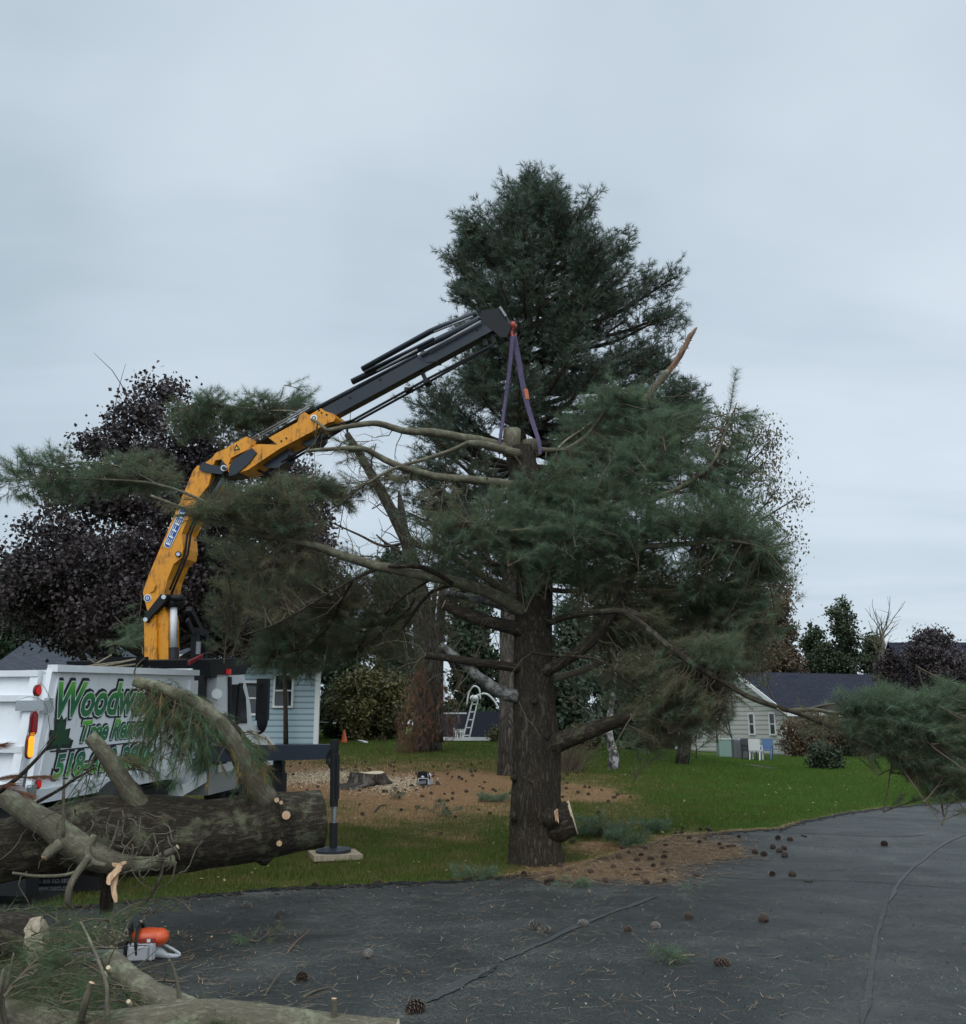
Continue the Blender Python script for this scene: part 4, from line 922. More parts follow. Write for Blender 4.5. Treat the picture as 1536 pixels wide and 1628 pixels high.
bgtree(20, 45, 900, 70, 1060, 'evergreen_tree', 'dark green tree at the left picture edge behind the grey roof', 'needle_far', 13000, .26)
bgtree(250, 46, 930, 95, 1060, 'evergreen_tree', 'dark evergreen behind the purple maple and the grey roof', 'needle_dark', 14000, .26)
bgtree(1243, 72, 938, 56, 1100, 'autumn_tree', 'rust-tinged thinning tree behind the dark house roof', 'leaf_rust', 13000, .26, cone=.45, bare=10)
bgtree(1200, 76, 960, 50, 1100, 'evergreen_tree', 'green tree just left of the rust-tinged one, above the cream gable', 'needle_far', 10000, .28)
bgtree(1338, 74, 960, 44, 1100, 'broadleaf_tree', 'dark green round tree standing over the middle of the dark house roof', 'leaf_green', 9000, .26, cone=.45)
bgtree(1293, 80, 1000, 40, 1105, 'broadleaf_tree', 'low dark tree between the rust-tinged and the round green tree', 'leaf_green', 7000, .28)
bgtree(1385, 78, 1015, 40, 1100, 'broadleaf_tree', 'low dark tree under the bare branched one', 'leaf_green', 7000, .28)
bgtree(1478, 46, 1012, 80, 1110, 'maple_tree', 'small rounded purple-leaved tree beside the right-hand house roof', 'leaf_purple', 22000, .16, cone=.6, nb=18)
bgtree(1415, 47, 1045, 30, 1120, 'maple_tree', 'low purple-leaved tree in front of the dark roof end', 'leaf_purple', 5000, .16, cone=.6, nb=8)
# bare tree
gb = np.array([P(1405, 1100, 70)[0], 70, .1]); bt = thing('bare_tree', 'leafless pale tree against the sky above the right roof', 'tree', tuple(gb)); m_ = MB(); tk = MB()
tk.tube(np.array([gb, P(1402, 1060, 70), P(1405, 1010, 70)]), [.16, .11, .08], 8)
tk.build('trunk', M['bark_limb'], bt, smooth=True)
for k in range(26):
    a = P(1403 + rng.uniform(-3, 3), rng.uniform(1000, 1060), 70); an = rng.uniform(-.7, .7); L = rng.uniform(1.2, 3.0)
    pp = [a]; d_ = np.array([math.sin(an), rng.uniform(-.4, .4), math.cos(an)])
    for j in range(6): pp.append(pp[-1] + d_ * L / 6); d_ = nrm(d_ + .22 * rng.standard_normal(3) + [0, 0, .05])
    m_.tube(np.array(pp), np.linspace(.045, .012, 7), 4, 0, cap=False)
    for j in range(3):
        q = pp[2 + j]; m_.tube(np.array([q, q + nrm(d_ + .7 * rng.standard_normal(3)) * .8]), [.018, .008], 3, 0, cap=False)
m_.build('branches', M['bark_limb'], bt)
def bush(px, py, w, h, name, label, mt, n, ls, cat='shrub', sub=.12, asp=.6):
    g = G(px, py); Y = g[1]; c = P(px, py - h * .5, Y); rx = w * pxm(Y) / 2; rz = h * pxm(Y) / 2
    root = thing(name, label, cat, tuple(g)); m_ = MB(); ns = 90
    q = nrm(rng.standard_normal((ns, 3))) * rng.random((ns, 1)) ** .35 * np.array([rx, rx * .8, rz]) + [c[0], Y + .2, c[2]]
    per = n // ns; pp = np.repeat(q, per, 0) + rng.standard_normal((ns * per, 3)) * sub
    pp[:, 2] = np.maximum(pp[:, 2], g[2] + .02)
    leaves(m_, pp, ls, np.repeat(rng.random(ns) * .6, per) + .4 * rng.random(ns * per), 0, asp); m_.build('foliage', M[mt], root)
    st = MB()
    for s in q[:40]: st.tube(np.array([g + [rng.uniform(-.1, .1), rng.uniform(-.1, .1), -.05], (g + s) / 2 + rng.standard_normal(3) * .08, s]), [.025, .015, .006], 4, 0, cap=False)
    st.build('stems', M['bark_far'], root); return root
bush(588, 1176, 132, 104, 'cedar_bush', 'big yellow-green bush right of the blue-sided house', 'leaf_gold', 13000, .15, sub=.2)
bush(528, 1174, 50, 70, 'bush', 'darker bush tucked beside the corner of the blue-sided house', 'leaf_green', 5000, .13)
bush(1315, 1223, 48, 36, 'bush', 'small dark clipped bush in front of the low deck', 'leaf_green', 4000, .13)
bush(1278, 1203, 60, 58, 'bush', 'brownish bush beside the corner of the cream house', 'leaf_rust', 4500, .16, sub=.2)
bush(1020, 1194, 70, 52, 'bush', 'dark leafy bush beyond the short birch trunk', 'leaf_green', 5000, .14)
bush(925, 1192, 60, 30, 'bush', 'low light green bush behind the big trunk on its right', 'leaf_gold', 3000, .13)
bush(795, 1180, 30, 18, 'bush', 'small yellow-green plant beside the white swing frame', 'leaf_gold', 1500, .09)
bush(1310, 1203, 80, 62, 'bush', 'tall brownish bush against the front wall of the cream house', 'leaf_rust', 6000, .16, sub=.25)
bush(1370, 1203, 90, 55, 'bush', 'dull green bush under the dark roof, behind the drooping bough', 'leaf_green', 6000, .16, sub=.25)
# bare shrub behind the trunk
g = G(905, 1228); sh = thing('bare_shrub', 'leafless shrub of thin upright stems right behind the big trunk', 'shrub', tuple(g)); m_ = MB()
for k in range(130):
    an = rng.uniform(-1, 1); L = rng.uniform(.5, 1.15); d_ = nrm(np.array([an * .9 + .25, rng.uniform(-.5, .5), 1])); pp = [g + [rng.uniform(-.25, .25), rng.uniform(-.2, .2), 0]]
    for j in range(5): pp.append(pp[-1] + d_ * L / 5); d_ = nrm(d_ + .18 * rng.standard_normal(3))
    m_.tube(np.array(pp), np.linspace(.010, .003, 6), 4, 0, cap=False)
m_.build('stems', M['twig'], sh)
# shrub stems in front of the blue house
g = G(440, 1183); sh = thing('bare_shrub', 'dark many-stemmed leafless shrub in front of the blue siding', 'shrub', tuple(g)); m_ = MB(); Y = g[1]
for pts in ([(440, 1180), (470, 1140), (505, 1110), (535, 1095)], [(440, 1180), (455, 1130), (480, 1095)], [(436, 1180), (434, 1130), (428, 1085)], [(438, 1182), (446, 1120), (450, 1080), (462, 1060)], [(440, 1182), (430, 1140), (432, 1100), (440, 1070)], [(442, 1182), (470, 1150), (500, 1130)]):
    p_, r_ = smooth_path(np.array([P(a, b, Y) for a, b in pts]), np.linspace(.06, .02, len(pts)), 5); m_.tube(p_, r_, 7, 0)
m_.build('stems', M['bark_pine'], sh, smooth=True)
# ------------------------------------------------------------------ houses and yard things
def siding_mat(name, c, sc=7.5, dk=0.55):
    m = mat(name, c, 0.6, spec=0.3); t = NT(m)
    s_ = t.node('ShaderNodeSeparateXYZ', {0: t.obj()}).outputs[2]
    f = t.math('FRACT', t.math('MULTIPLY', s_, sc))
    n = t.noise(t.obj(), 3.0, 4, .6)
    col = t.mix(t.ramp(f, [(0.0, 1.0), (0.30, 0.25), (0.34, 0.0)]), t.mix(t.math('MULTIPLY', n, .35), c, tuple(x * .7 for x in c)), tuple(x * dk * .6 for x in c))
    t.col(col); t.bump(f, .8, .03); return m
M['blue_siding'] = siding_mat('blue_siding', (0.42, 0.54, 0.61), 5.2)
M['cream_siding'] = siding_mat('cream_siding', (0.60, 0.59, 0.54), 4.0)
M['trim'] = mat('white_trim', (0.68, 0.69, 0.68), 0.5)
def roof_mat(name, a, b):
    m = mat(name, a, .9, spec=.1); t = NT(m)
    br = t.node('ShaderNodeTexBrick', {'Vector': t.attr('bk', 1), 'Color1': (*a, 1), 'Color2': (*b, 1), 'Mortar': (a[0] * .4, a[1] * .4, a[2] * .4, 1), 'Scale': 1.0, 'Mortar Size': .012, 'Brick Width': .32, 'Row Height': .15})
    n = t.noise(t.obj(), 8, 5, .7); t.col(t.mix(t.math('MULTIPLY', n, .5), br.outputs[0], b)); t.bump(br.outputs[1], .4, .02); return m
M['roof_dark'] = roof_mat('roof_shingle', (0.016, 0.018, 0.028), (0.032, 0.034, 0.048))
M['roof_grey'] = roof_mat('roof_shingle_grey', (0.040, 0.046, 0.056), (0.065, 0.073, 0.085))
M['glass'] = mat('window_glass', (0.02, 0.024, 0.028), .08, spec=.6)
M['stone'] = mat('deck_wall', (0.09, 0.075, 0.06), .9)
def roof_slab(mb_, a, b, c, d, th=.12, m=0):
    """quad a,b (eave) c,d (ridge), thickened; bk = shingle coordinates"""
    q = np.array([a, b, c, d]); e = nrm(q[1] - q[0]); up = nrm(q[3] - q[0])
    bk = np.stack([(q - q[0]) @ e, (q - q[0]) @ up, 0 * q[:, 0]], 1)
    n = nrm(np.cross(e, up)); n = n if n[2] > 0 else -n
    mb_.add(np.vstack([q, q - n * th]), [[0, 1, 2, 3], [7, 6, 5, 4], [0, 4, 5, 1], [1, 5, 6, 2], [2, 6, 7, 3], [3, 7, 4, 0]], m, .5, np.vstack([bk, bk]))
def window(house, c, axx, w, h, nrm_, sill=True):
    """framed window on a wall, centre c, horizontal axis axx, outward normal nrm_"""
    up = np.array([0, 0, 1.0]); c = np.array(c); a = nrm(axx); n = nrm(nrm_); rot = np.stack([a, n, up], 1)
    f = MB(); t_ = .07
    f.box(c + n * .03 + up * (h / 2 + t_ / 2), (w + 2 * t_, .08, t_), 0, rot=rot); f.box(c + n * .03 - up * (h / 2 + t_ / 2), (w + 2 * t_, .10, t_), 0, rot=rot)
    f.box(c + n * .03 + a * (w / 2 + t_ / 2), (t_, .08, h), 0, rot=rot); f.box(c + n * .03 - a * (w / 2 + t_ / 2), (t_, .08, h), 0, rot=rot)
    f.box(c + n * .028, (w, .05, .05), 0, rot=rot)
    wo = f.build('window', M['trim'], house)
    g_ = MB(); g_.box(c + n * .012, (w - .01, .02, h - .01), 0, rot=rot); g_.build('pane', M['glass'], wo)
# cream house on the right
cn = P(1256, 1199, 52.0); zb = float(terrain(cn[0], 52.0)) - .25
gd = nrm(np.array([-.35, .94])); rd = np.array([gd[1], -gd[0]])   # gable dir (away), ridge dir (right)
hz = P(1249, 1133, 52.0)[2]; W_ = 8.4; Lh_ = 15.0
H2 = thing('house', 'cream-sided gabled house with a dark shingle roof at the right', 'house', (cn[0], 52.0, zb))
def h2(u, v, z): q = np.array([cn[0], 52.0]) + gd * u + rd * v; return np.array([q[0], q[1], z])
apz = P(1190, 1071, 55.9)[2]
w_ = MB()
w_.prism([h2(0, 0, zb), h2(W_, 0, zb), h2(W_, 0, hz), h2(W_ / 2, 0, apz - .12), h2(0, 0, hz)], np.array([rd[0], rd[1], 0]) * .2, 0)
w_.prism([h2(.0, .2, zb), h2(.0, Lh_, zb), h2(.0, Lh_, hz), h2(.0, .2, hz)], np.array([gd[0], gd[1], 0]) * .2, 0)
w_.prism([h2(0, Lh_, zb), h2(W_, Lh_, zb), h2(W_, Lh_, hz), h2(W_ / 2, Lh_, apz - .12), h2(0, Lh_, hz)], np.array([rd[0], rd[1], 0]) * .2, 0)
w_.build('wall', M['cream_siding'], H2)
sl = (apz - hz) / (W_ / 2); ov = .35
rf = MB(); z0 = hz - sl * ov + .12
roof_slab(rf, h2(-ov, -.3, z0), h2(-ov, Lh_ + .3, z0), h2(W_ / 2, Lh_ + .3, apz + .12), h2(W_ / 2, -.3, apz + .12))
roof_slab(rf, h2(W_ + ov, -.3, z0), h2(W_ + ov, Lh_ + .3, z0), h2(W_ / 2 + .01, Lh_ + .3, apz + .12), h2(W_ / 2 + .01, -.3, apz + .12))
rf.build('roof', M['roof_dark'], H2)
tr_ = MB()
tr_.bar(h2(-ov, -.33, z0 - .02), h2(W_ / 2, -.33, apz + .10), .05, .22); tr_.bar(h2(W_ + ov, -.33, z0 - .02), h2(W_ / 2, -.33, apz + .10), .05, .22)
tr_.box(h2(.05, -.03, (zb + hz) / 2), (.14, .14, hz - zb - .05), rz=math.atan2(rd[1], rd[0]))
tr_.bar(h2(-ov - .03, -.3, z0 - .03), h2(-ov - .03, Lh_ + .3, z0 - .03), .05, .18)
tr_.box(h2(-.1, -.16, hz - .02), (.3, .5, .12), rz=math.atan2(rd[1], rd[0]))
tr_.build('trim', M['trim'], H2)
def onwall(px, py):
    d = ray(px, py); n = np.array([rd[0], rd[1], 0]); q0 = h2(0, 0, 0); t_ = np.dot(q0 - CAMP, n) / np.dot(d, n); return CAMP + d * t_
for px, hh in ((1229, 1.0), (1196, 1.0)):
    c = onwall(px, 1151); window(H2, c, (gd[0], gd[1], 0), .42 if px > 1200 else .42, 1.05, (-rd[0], -rd[1], 0))
mt_ = MB(); c = onwall(1246, 1181); mt_.box(c - [rd[0] * .08, rd[1] * .08, 0], (.16, .3, .32), rz=math.atan2(rd[1], rd[0])); mt_.ball(c - [rd[0] * .2, rd[1] * .2, 0], (.1, .1, .12))
M['grey_metal'] = mat('grey_metal', (.22, .23, .24), .5, .4); mt_.build('electric_meter', M['grey_metal'], H2)
# lower wing to the left
w_ = MB(); w_.box(h2(W_ + 1.6, 1.4, zb + 1.25), (3.0, 2.6, 2.5), rz=math.atan2(gd[1], gd[0])); w_.build('side_wing', M['cream_siding'], H2)
rf = MB(); roof_slab(rf, h2(W_ + .0, -.2, zb + 2.5), h2(W_ + 3.4, -.2, zb + 2.5), h2(W_ + 3.4, 1.5, zb + 3.5), h2(W_ + .0, 1.5, zb + 3.5)); rf.build('side_wing_roof', M['roof_dark'], H2)
# second house far right (only its roof shows)
q = P(1560, 1100, 56.0); rz_ = P(1500, 1019, 56.0)[2]
H3 = thing('house', 'house at the right edge, only its dark roof peak showing over the purple tree', 'house', (q[0] + 4, 56.0, 0))
w_ = MB(); w_.box((q[0] + 4, 60.0, 1.4), (14, 7, 2.9)); w_.build('wall', M['cream_siding'], H3)
rf = MB(); roof_slab(rf, (q[0] - 3.4, 56, 2.8), (q[0] + 11.4, 56, 2.8), (q[0] + 11.4, 60, rz_ + .25), (q[0] - 3.4, 60, rz_ + .25)); roof_slab(rf, (q[0] - 3.4, 64, 2.8), (q[0] + 11.4, 64, 2.8), (q[0] + 11.4, 60.01, rz_ + .25), (q[0] - 3.4, 60.01, rz_ + .25)); rf.build('roof', M['roof_dark'], H3)
# low deck wall
a = P(1258, 1206, 51); b = P(1430, 1206, 51); zt = P(1300, 1199, 51)[2]
dk = thing('deck', 'low brown wooden deck along the cream house', 'deck', tuple(a))
m_ = MB(); m_.box(((a[0] + b[0]) / 2, 51.3, zt / 2), (b[0] - a[0], .5, zt)); m_.build('deck_wall', M['stone'], dk)
m_ = MB(); m_.box(((a[0] + b[0]) / 2, 51.2, zt + .04), (b[0] - a[0] + .1, .75, .06)); m_.build('deck_cap', mat('deck_cap', (.16, .14, .12), .8), dk)
# air conditioner, cabinet, chairs by the house
M['ac'] = mat('ac_metal', (.13, .135, .14), .6)
g = G(1177, 1206); 
ac = thing('air_conditioner', 'grey square air conditioning unit on the ground by the cream house', 'air conditioner', tuple(g))
m_ = MB(); s_ = pxm(g[1]); m_.box(g + [0, 0, .45], (.62, .6, .84)); 
for k in range(12): m_.box(g + [0, -.31, .1 + k * .062], (.56, .02, .02))
m_.build('case', M['ac'], ac); m_ = MB(); m_.tube(np.array([g + [0, 0, .87], g + [0, 0, .91]]), [.27, .24], 20); m_.build('fan_grille', M['grey_metal'], ac)
g = G(1155, 1204); cb = thing('utility_box', 'pale green utility cabinet left of the air conditioner', 'cabinet', tuple(g))
m_ = MB(); m_.box(g + [0, 0, .42], (.8, .6, .84)); m_.build('case', mat('pale_green', (.20, .30, .25), .6), cb)
m_ = MB(); m_.box(g + [0, 0, .87], (.86, .66, .06)); m_.build('lid', mat('pale_lid', (.45, .5, .46), .6), cb)
M['plastic_white'] = mat('white_plastic', (.62, .62, .60), .5); M['plastic_blue'] = mat('blue_plastic', (.10, .17, .30), .5); M['plastic_dark'] = mat('dark_frame', (.04, .04, .045), .5)
def chair(px, py, mt, label, rz):
    g = G(px, py); root = thing('garden_chair', label, 'chair', tuple(g), (0, 0, rz), group='garden chairs by the cream house')
    for nm, sz, c in (('seat', (.5, .5, .05), (0, 0, .42)), ('backrest', (.5, .05, .5), (0, .24, .68))):
        m_ = MB(); m_.box(c, sz); m_.build(nm, mt, root, world=False)
    for sx in (-.22, .22):
        m_ = MB(); m_.bar((sx, -.24, 0), (sx, -.22, .62), .05, .05); m_.bar((sx, -.22, .62), (sx, .24, .64), .06, .04, up=(1, 0, 0)); m_.build('armrest', mt, root, world=False)
        m_ = MB(); m_.bar((sx, .26, 0), (sx, .2, .42), .05, .05); m_.build('leg', mt, root, world=False)
chair(1192, 1208, M['plastic_dark'], 'dark garden chair next to the air conditioner', .4)
chair(1203, 1209, M['plastic_white'], 'white garden chair between the dark and the blue one', 2.6)
chair(1220, 1208, M['plastic_blue'], 'blue garden chair, rightmost by the cream house', -.5)
# blue-sided house on the left
gl = P(508, 1176, 33.0); zg = float(terrain(gl[0], 33.0)) - .1; YH = 33.0
H1 = thing('house', 'pale blue-sided house behind the truck with a grey shingle roof', 'house', (gl[0], YH, zg))
xr = P(507, 1110, YH)[0]; xl = P(-60, 1110, YH)[0]; ze = P(400, 1040, YH)[2]
w_ = MB(); dp = 7.0; kx = -.50
xs_ = P(252, 1110, YH)[0]; zlo = P(0, 1076, YH)[2]; w_.prism([(xl, YH, zg), (xr, YH, zg), (xr, YH, ze), (xs_, YH, ze), (xs_, YH, zlo), (xl, YH, zlo)], (0, .2, 0)); w_.prism([(xr - .2, YH + .2, zg), (xr - .2 + kx * dp, YH + dp, zg), (xr - .2 + kx * dp, YH + dp, ze), (xr - .2 + kx * dp / 2, YH + dp / 2, ze + 1.9), (xr - .2, YH + .2, ze)], (.2, 0, 0))
w_.prism([(xl, YH + dp, zg), (xr + kx * dp, YH + dp, zg), (xr + kx * dp, YH + dp, zlo), (xl, YH + dp, zlo)], (0, .2, 0))
w_.build('wall', M['blue_siding'], H1)
rf = MB(); zr = ze + 2.0
lx = P(-10, 1060, YH)[0]; lr_ = P(52, 1019, YH + dp / 2)[0]
zrl = P(100, 1012, YH + dp / 2)[2]; zel = P(0, 1072, YH - .4)[2]
roof_slab(rf, (P(-20, 1070, YH)[0], YH - .4, zel), (P(250, 1070, YH)[0], YH - .4, zel), (P(250, 1070, YH)[0], YH + dp / 2, zrl), (lr_, YH + dp / 2, zrl))
roof_slab(rf, (P(251, 1070, YH)[0], YH - .4, ze - .1), (xr + .35, YH - .4, ze - .1), (xr + .35 + kx * dp / 2, YH + dp / 2, zr), (P(251, 1070, YH)[0], YH + dp / 2, zr))
rf.build('roof', M['roof_grey'], H1)
tr_ = MB(); tr_.box((xr - .04, YH - .04, (zg + ze) / 2), (.16, .12, ze - zg)); tr_.bar((P(260, 1070, YH)[0], YH - .42, ze - .14), (xr + .35, YH - .42, ze - .14), .05, .2); tr_.build('trim', M['trim'], H1)
c = P(451, 1098, YH); window(H1, (c[0], YH, c[2]), (1, 0, 0), .55, 1.0, (0, -1, 0))
c = P(398, 1110, YH); window(H1, (c[0], YH, c[2]), (1, 0, 0), .7, 1.0, (0, -1, 0))
# low wire fence in front of it
g0 = G(455, 1180); g1 = G(506, 1178); fe = thing('wire_fence', 'low dark wire fence in front of the blue siding', 'fence', tuple(g0)); m_ = MB()
for k in range(22):
    q = g0 + (g1 - g0) * k / 21; m_.bar(q, q + [0, 0, .55], .02, .02)
for z in (.2, .5): m_.bar(g0 + [0, 0, z], g1 + [0, 0, z], .02, .02)
m_.build('rails', M['plastic_dark'], fe)
# grill
g = G(488, 1180); gr_ = thing('grill', 'black covered kettle grill on legs beside the house corner', 'grill', tuple(g))
m_ = MB(); m_.ball(g + [-.0, 0, .72], (.40, .36, .36), 0, 16, 10); m_.build('lid', M['plastic_dark'], gr_)
for s_ in (-.22, .22):
    m_ = MB(); m_.bar(g + [s_, 0, 0], g + [s_ * .8, 0, .6], .04, .04); m_.build('leg', M['plastic_dark'], gr_)
m_ = MB(); m_.box(g + [.55, 0, .7], (.35, .35, .04)); m_.build('side_shelf', M['grey_metal'], gr_)
m_ = MB(); g = G(531, 1178); pp = thing('post', 'short white post between the grill and the bush', 'post', tuple(g)); m_.bar(g, g + [0, 0, .62], .07, .07); m_.box(g + [0, 0, .64], (.12, .12, .05)); m_.build('shaft', M['trim'], pp)
# boards on the grass
for a_, b_, lab in (((520, 1170), (582, 1183), 'long pale plank lying on the grass beside the orange cone'), ((565, 1166), (585, 1176), 'short pale plank leaning by the yellow-green bush')):
    q0 = G(*a_) + [0, 0, .16]; q1 = G(*b_) + [0, 0, .06]; m_ = MB(); m_.bar(q0, q1, .14, .05); o = m_.build('plank', M['trim']); tag(o, lab, 'plank')
g = G(547, 1181); cn_ = thing('traffic_cone', 'small orange traffic cone on the far lawn', 'cone', tuple(g)); OR = mat('cone_orange', (.55, .10, .03), .5)
m_ = MB(); m_.tube(np.array([g + [0, 0, .03], g + [0, 0, .46]]), [.12, .025], 16); m_.build('body', OR, cn_); m_ = MB(); m_.box(g + [0, 0, .015], (.32, .32, .03)); m_.build('base', OR, cn_)
# white slide ladder, frame and picket fence
def L3(px, py, dy=0): return P(px, py, YL + dy)
g = G(742, 1181); YL = g[1]; s_ = pxm(YL)
ld = thing('slide_ladder', 'white pool slide ladder with a curved handrail in the back yard', 'ladder', tuple(g))
for (a_, b_) in (((736, 1174), (752, 1112)), ((746, 1174), (760, 1112))):
    m_ = MB(); m_.bar(L3(*a_), L3(*b_), .06, .05); m_.build('rail', M['trim'], ld)
for k in range(5):
    f = k / 5 + .08; m_ = MB(); m_.bar(L3(736 + 16 * f, 1174 - 62 * f), L3(746 + 14 * f, 1174 - 62 * f), .06, .04); m_.build('rung', M['trim'], ld)
m_ = MB(); p_, r_ = smooth_path(np.array([L3(742, 1122), L3(746, 1100), L3(754, 1091), L3(762, 1096), L3(764, 1112)]), np.full(5, .03), 5); m_.tube(p_, r_, 8); m_.build('handrail', M['trim'], ld, smooth=True)
m_ = MB(); m_.ball(L3(754, 1110), (.16, .16, .12)); p_, r_ = smooth_path(np.array([L3(756, 1106), L3(772, 1103), L3(784, 1112), L3(793, 1126), L3(799, 1134)]), np.full(5, .035), 5); m_.tube(p_, r_, 8); m_.build('slide_top', M['trim'], ld, smooth=True)
g = G(797, 1180); pf = thing('swing_frame', 'thin white horizontal rail and posts behind the slide ladder', 'frame', tuple(g)); YL = YL + .6
m_ = MB(); m_.bar(L3(698, 1134), L3(742, 1134), .05, .05); m_.build('rail', M['trim'], pf)
for x_ in (698, 797):
    m_ = MB(); m_.bar(L3(x_, 1134), L3(x_, 1180), .06, .06); m_.build('post', M['trim'], pf)
g0 = G(676, 1180); g1 = G(796, 1181); g0[1] = g1[1] = YL; pe = thing('pool_edge', 'long low white edging strip behind the far lawn', 'edging', tuple(g0)); m_ = MB()
m_.bar(g0 + [0, 0, .12], g1 + [0, 0, .12], .25, .12); m_.build('edging', M['trim'], pe)
fe = thing('picket_fence', 'short white picket fence beside the slide ladder', 'fence', tuple(L3(728, 1178))); 
for x_ in np.arange(722, 739, 2.6):
    m_ = MB(); m_.bar(L3(x_, 1178), L3(x_, 1157 + 2 * (x_ > 724)), .04, .03); m_.build('picket', M['trim'], fe)
m_ = MB(); m_.bar(L3(721, 1163), L3(739, 1163), .03, .05); m_.bar(L3(721, 1173), L3(739, 1173), .03, .05); m_.build('rail', M['trim'], fe)
m_ = MB(); m_.box(L3(755, 1152, 2.5), (3.4, .3, 1.0)); M['navy'] = mat('navy_cover', (.010, .014, .03), .7); o = m_.build('covered_pool', M['navy']); tag(o, 'dark navy covered above-ground pool behind the slide ladder', 'pool')
# stepping path
m_ = MB(); a = G(1186, 1217); b = G(1215, 1222); 
for k in range(5):
    q = a + (b - a) * k / 4 + [0, 0, .01]; m_.box(q, (.55, .5, .03), rz=.3)
o = m_.build('path', M['stone']); o['kind'] = 'structure'
# ------------------------------------------------------------------ white truck with knuckle boom crane
HP = R(2.1)
truck = thing('crane_truck', 'white truck with green lettering and an orange knuckle boom crane, outrigger on the lawn', 'truck', (tr0[0], tr0[1], 0.0), (HP, 0, -HEAD))
TM = np.array(WM[truck.name]); TI = np.array(WM[truck.name].inverted())
def loc_ray(px, py): return TI[:3, :3] @ CAMP + TI[:3, 3], TI[:3, :3] @ ray(px, py)
def TX(px, py, x=0.0):
    o, d = loc_ray(px, py); return o + d * ((x - o[0]) / d[0])
def TY(px, py, y=0.0):
    o, d = loc_ray(px, py); return o + d * ((y - o[1]) / d[1])
M['truck_white'] = mat('truck_white', (0.72, 0.74, 0.75), .38); t = NT(M['truck_white'])
n = t.noise(t.obj(), 2.5, 6, .7); n2_ = t.noise(t.mapv(t.obj(), (6, 6, 2.5)), 3, 5, .7); 
t.col(t.mix(t.ramp(t.math('MULTIPLY', n, n2_), [(.30, 0.0), (.46, .5)]), t.mix(n, (.78, .80, .82), (.66, .68, .70)), (.33, .31, .27))); t.bump(t.noise(t.obj(), 1.6, 2, .5), .35, .05)
M['black_metal'] = mat('black_metal', (.012, .013, .015), .6, spec=.3); M['dark_metal'] = mat('dark_metal', (.020, .026, .036), .42, .2)
M['rubber'] = mat('rubber', (.014, .014, .015), .8)
M['steel'] = mat('steel', (.55, .57, .6), .25, .9)
M['outrigger_navy'] = mat('outrigger_navy', (.016, .024, .040), .4)
def orange():
    m = mat('crane_orange', (.70, .27, .012), .42); t = NT(m)
    n = t.noise(t.obj(), 6, 6, .7); g_ = t.noise(t.mapv(t.obj(), (8, 8, 1.2)), 3, 5, .75)
    t.col(t.mix(t.ramp(t.math('ADD', t.math('MULTIPLY', n, .5), t.math('MULTIPLY', g_, .5)), [(.50, 0.0), (.64, .9)]), t.mix(n, (.80, .33, .015), (.64, .24, .012)), (.05, .028, .015))); t.bump(n, .15, .01); return m
M['crane_orange'] = orange()
def tp(name, mt, fn, parent=truck, smooth=False):
    m_ = MB(); fn(m_); return m_.build(name, mt, parent, smooth=smooth, world=False)
BZ0, BZ1, BL_ = .91, 2.19, 3.38
# side panel with slanted rear edge, folded lower lip and top rail
side = tp('side_panel', M['truck_white'], lambda m: (m.prism([(0, .03, BZ0), (0, BL_ + .06, BZ0), (0, BL_, BZ1), (0, .27, BZ1)], (-.06, 0, 0)),
     m.prism([(.006, .02, BZ0 - .005), (.006, BL_, BZ0 - .005), (.022, BL_, BZ0 + .13), (.022, .05, BZ0 + .13)], (-.02, 0, 0)),
     m.bar((.0, .27, BZ1), (.0, BL_ + .04, BZ1), .11, .07, up=(0, 0, 1)), m.box((.02, BL_ - .10, (BZ0 + BZ1) / 2 + .05), (.07, .22, BZ1 - BZ0 - .3)),
     m.bar((.012, .14, BZ0 + .14), (.012, .36, BZ1 - .06), .02, .02)))
tp('side_panel', M['truck_white'], lambda m: m.prism([(-2.4, .03, BZ0), (-2.4, BL_, BZ0), (-2.4, BL_, BZ1), (-2.4, .27, BZ1)], (-.06, 0, 0)))
tp('front_wall', M['truck_white'], lambda m: m.box((-1.2, BL_ - .03, (BZ0 + BZ1) / 2 + .03), (2.36, .05, BZ1 - BZ0 + .05)))
tp('floor', M['black_metal'], lambda m: m.box((-1.2, 1.75, BZ0 + .02), (2.3, 3.2, .06)))
def tail(m):
    m.prism([(-.10, -.0, BZ0 - .02), (-2.36, -.0, BZ0 - .02), (-2.36, .25, BZ1 - .03), (-.10, .25, BZ1 - .03)], (0, .04, 0))
    f = lambda z: .27 * (z - BZ0) / (BZ1 - BZ0) - .04
    for z in (BZ0 + .03, 1.42, 1.90, BZ1 - .05): m.bar((-.10, f(z), z), (-2.36, f(z), z), .07, .06)
    for x in (-.14, -.62, -1.25, -1.9, -2.33): m.bar((x, f(BZ0), BZ0), (x, f(BZ1) , BZ1 - .04), .09, .05, up=(0, -1, .1))
tg = tp('tailgate', M['truck_white'], tail)
def hinge(m):
    for z in (1.83, 1.03): m.box((-.10, .27 * (z - BZ0) / 1.28 - .07, z), (.30, .06, .10)); m.box((.035, .27 * (z - BZ0) / 1.28 + .0, z), (.05, .08, .14))
tp('tailgate_hinge', M['steel'], hinge, tg)
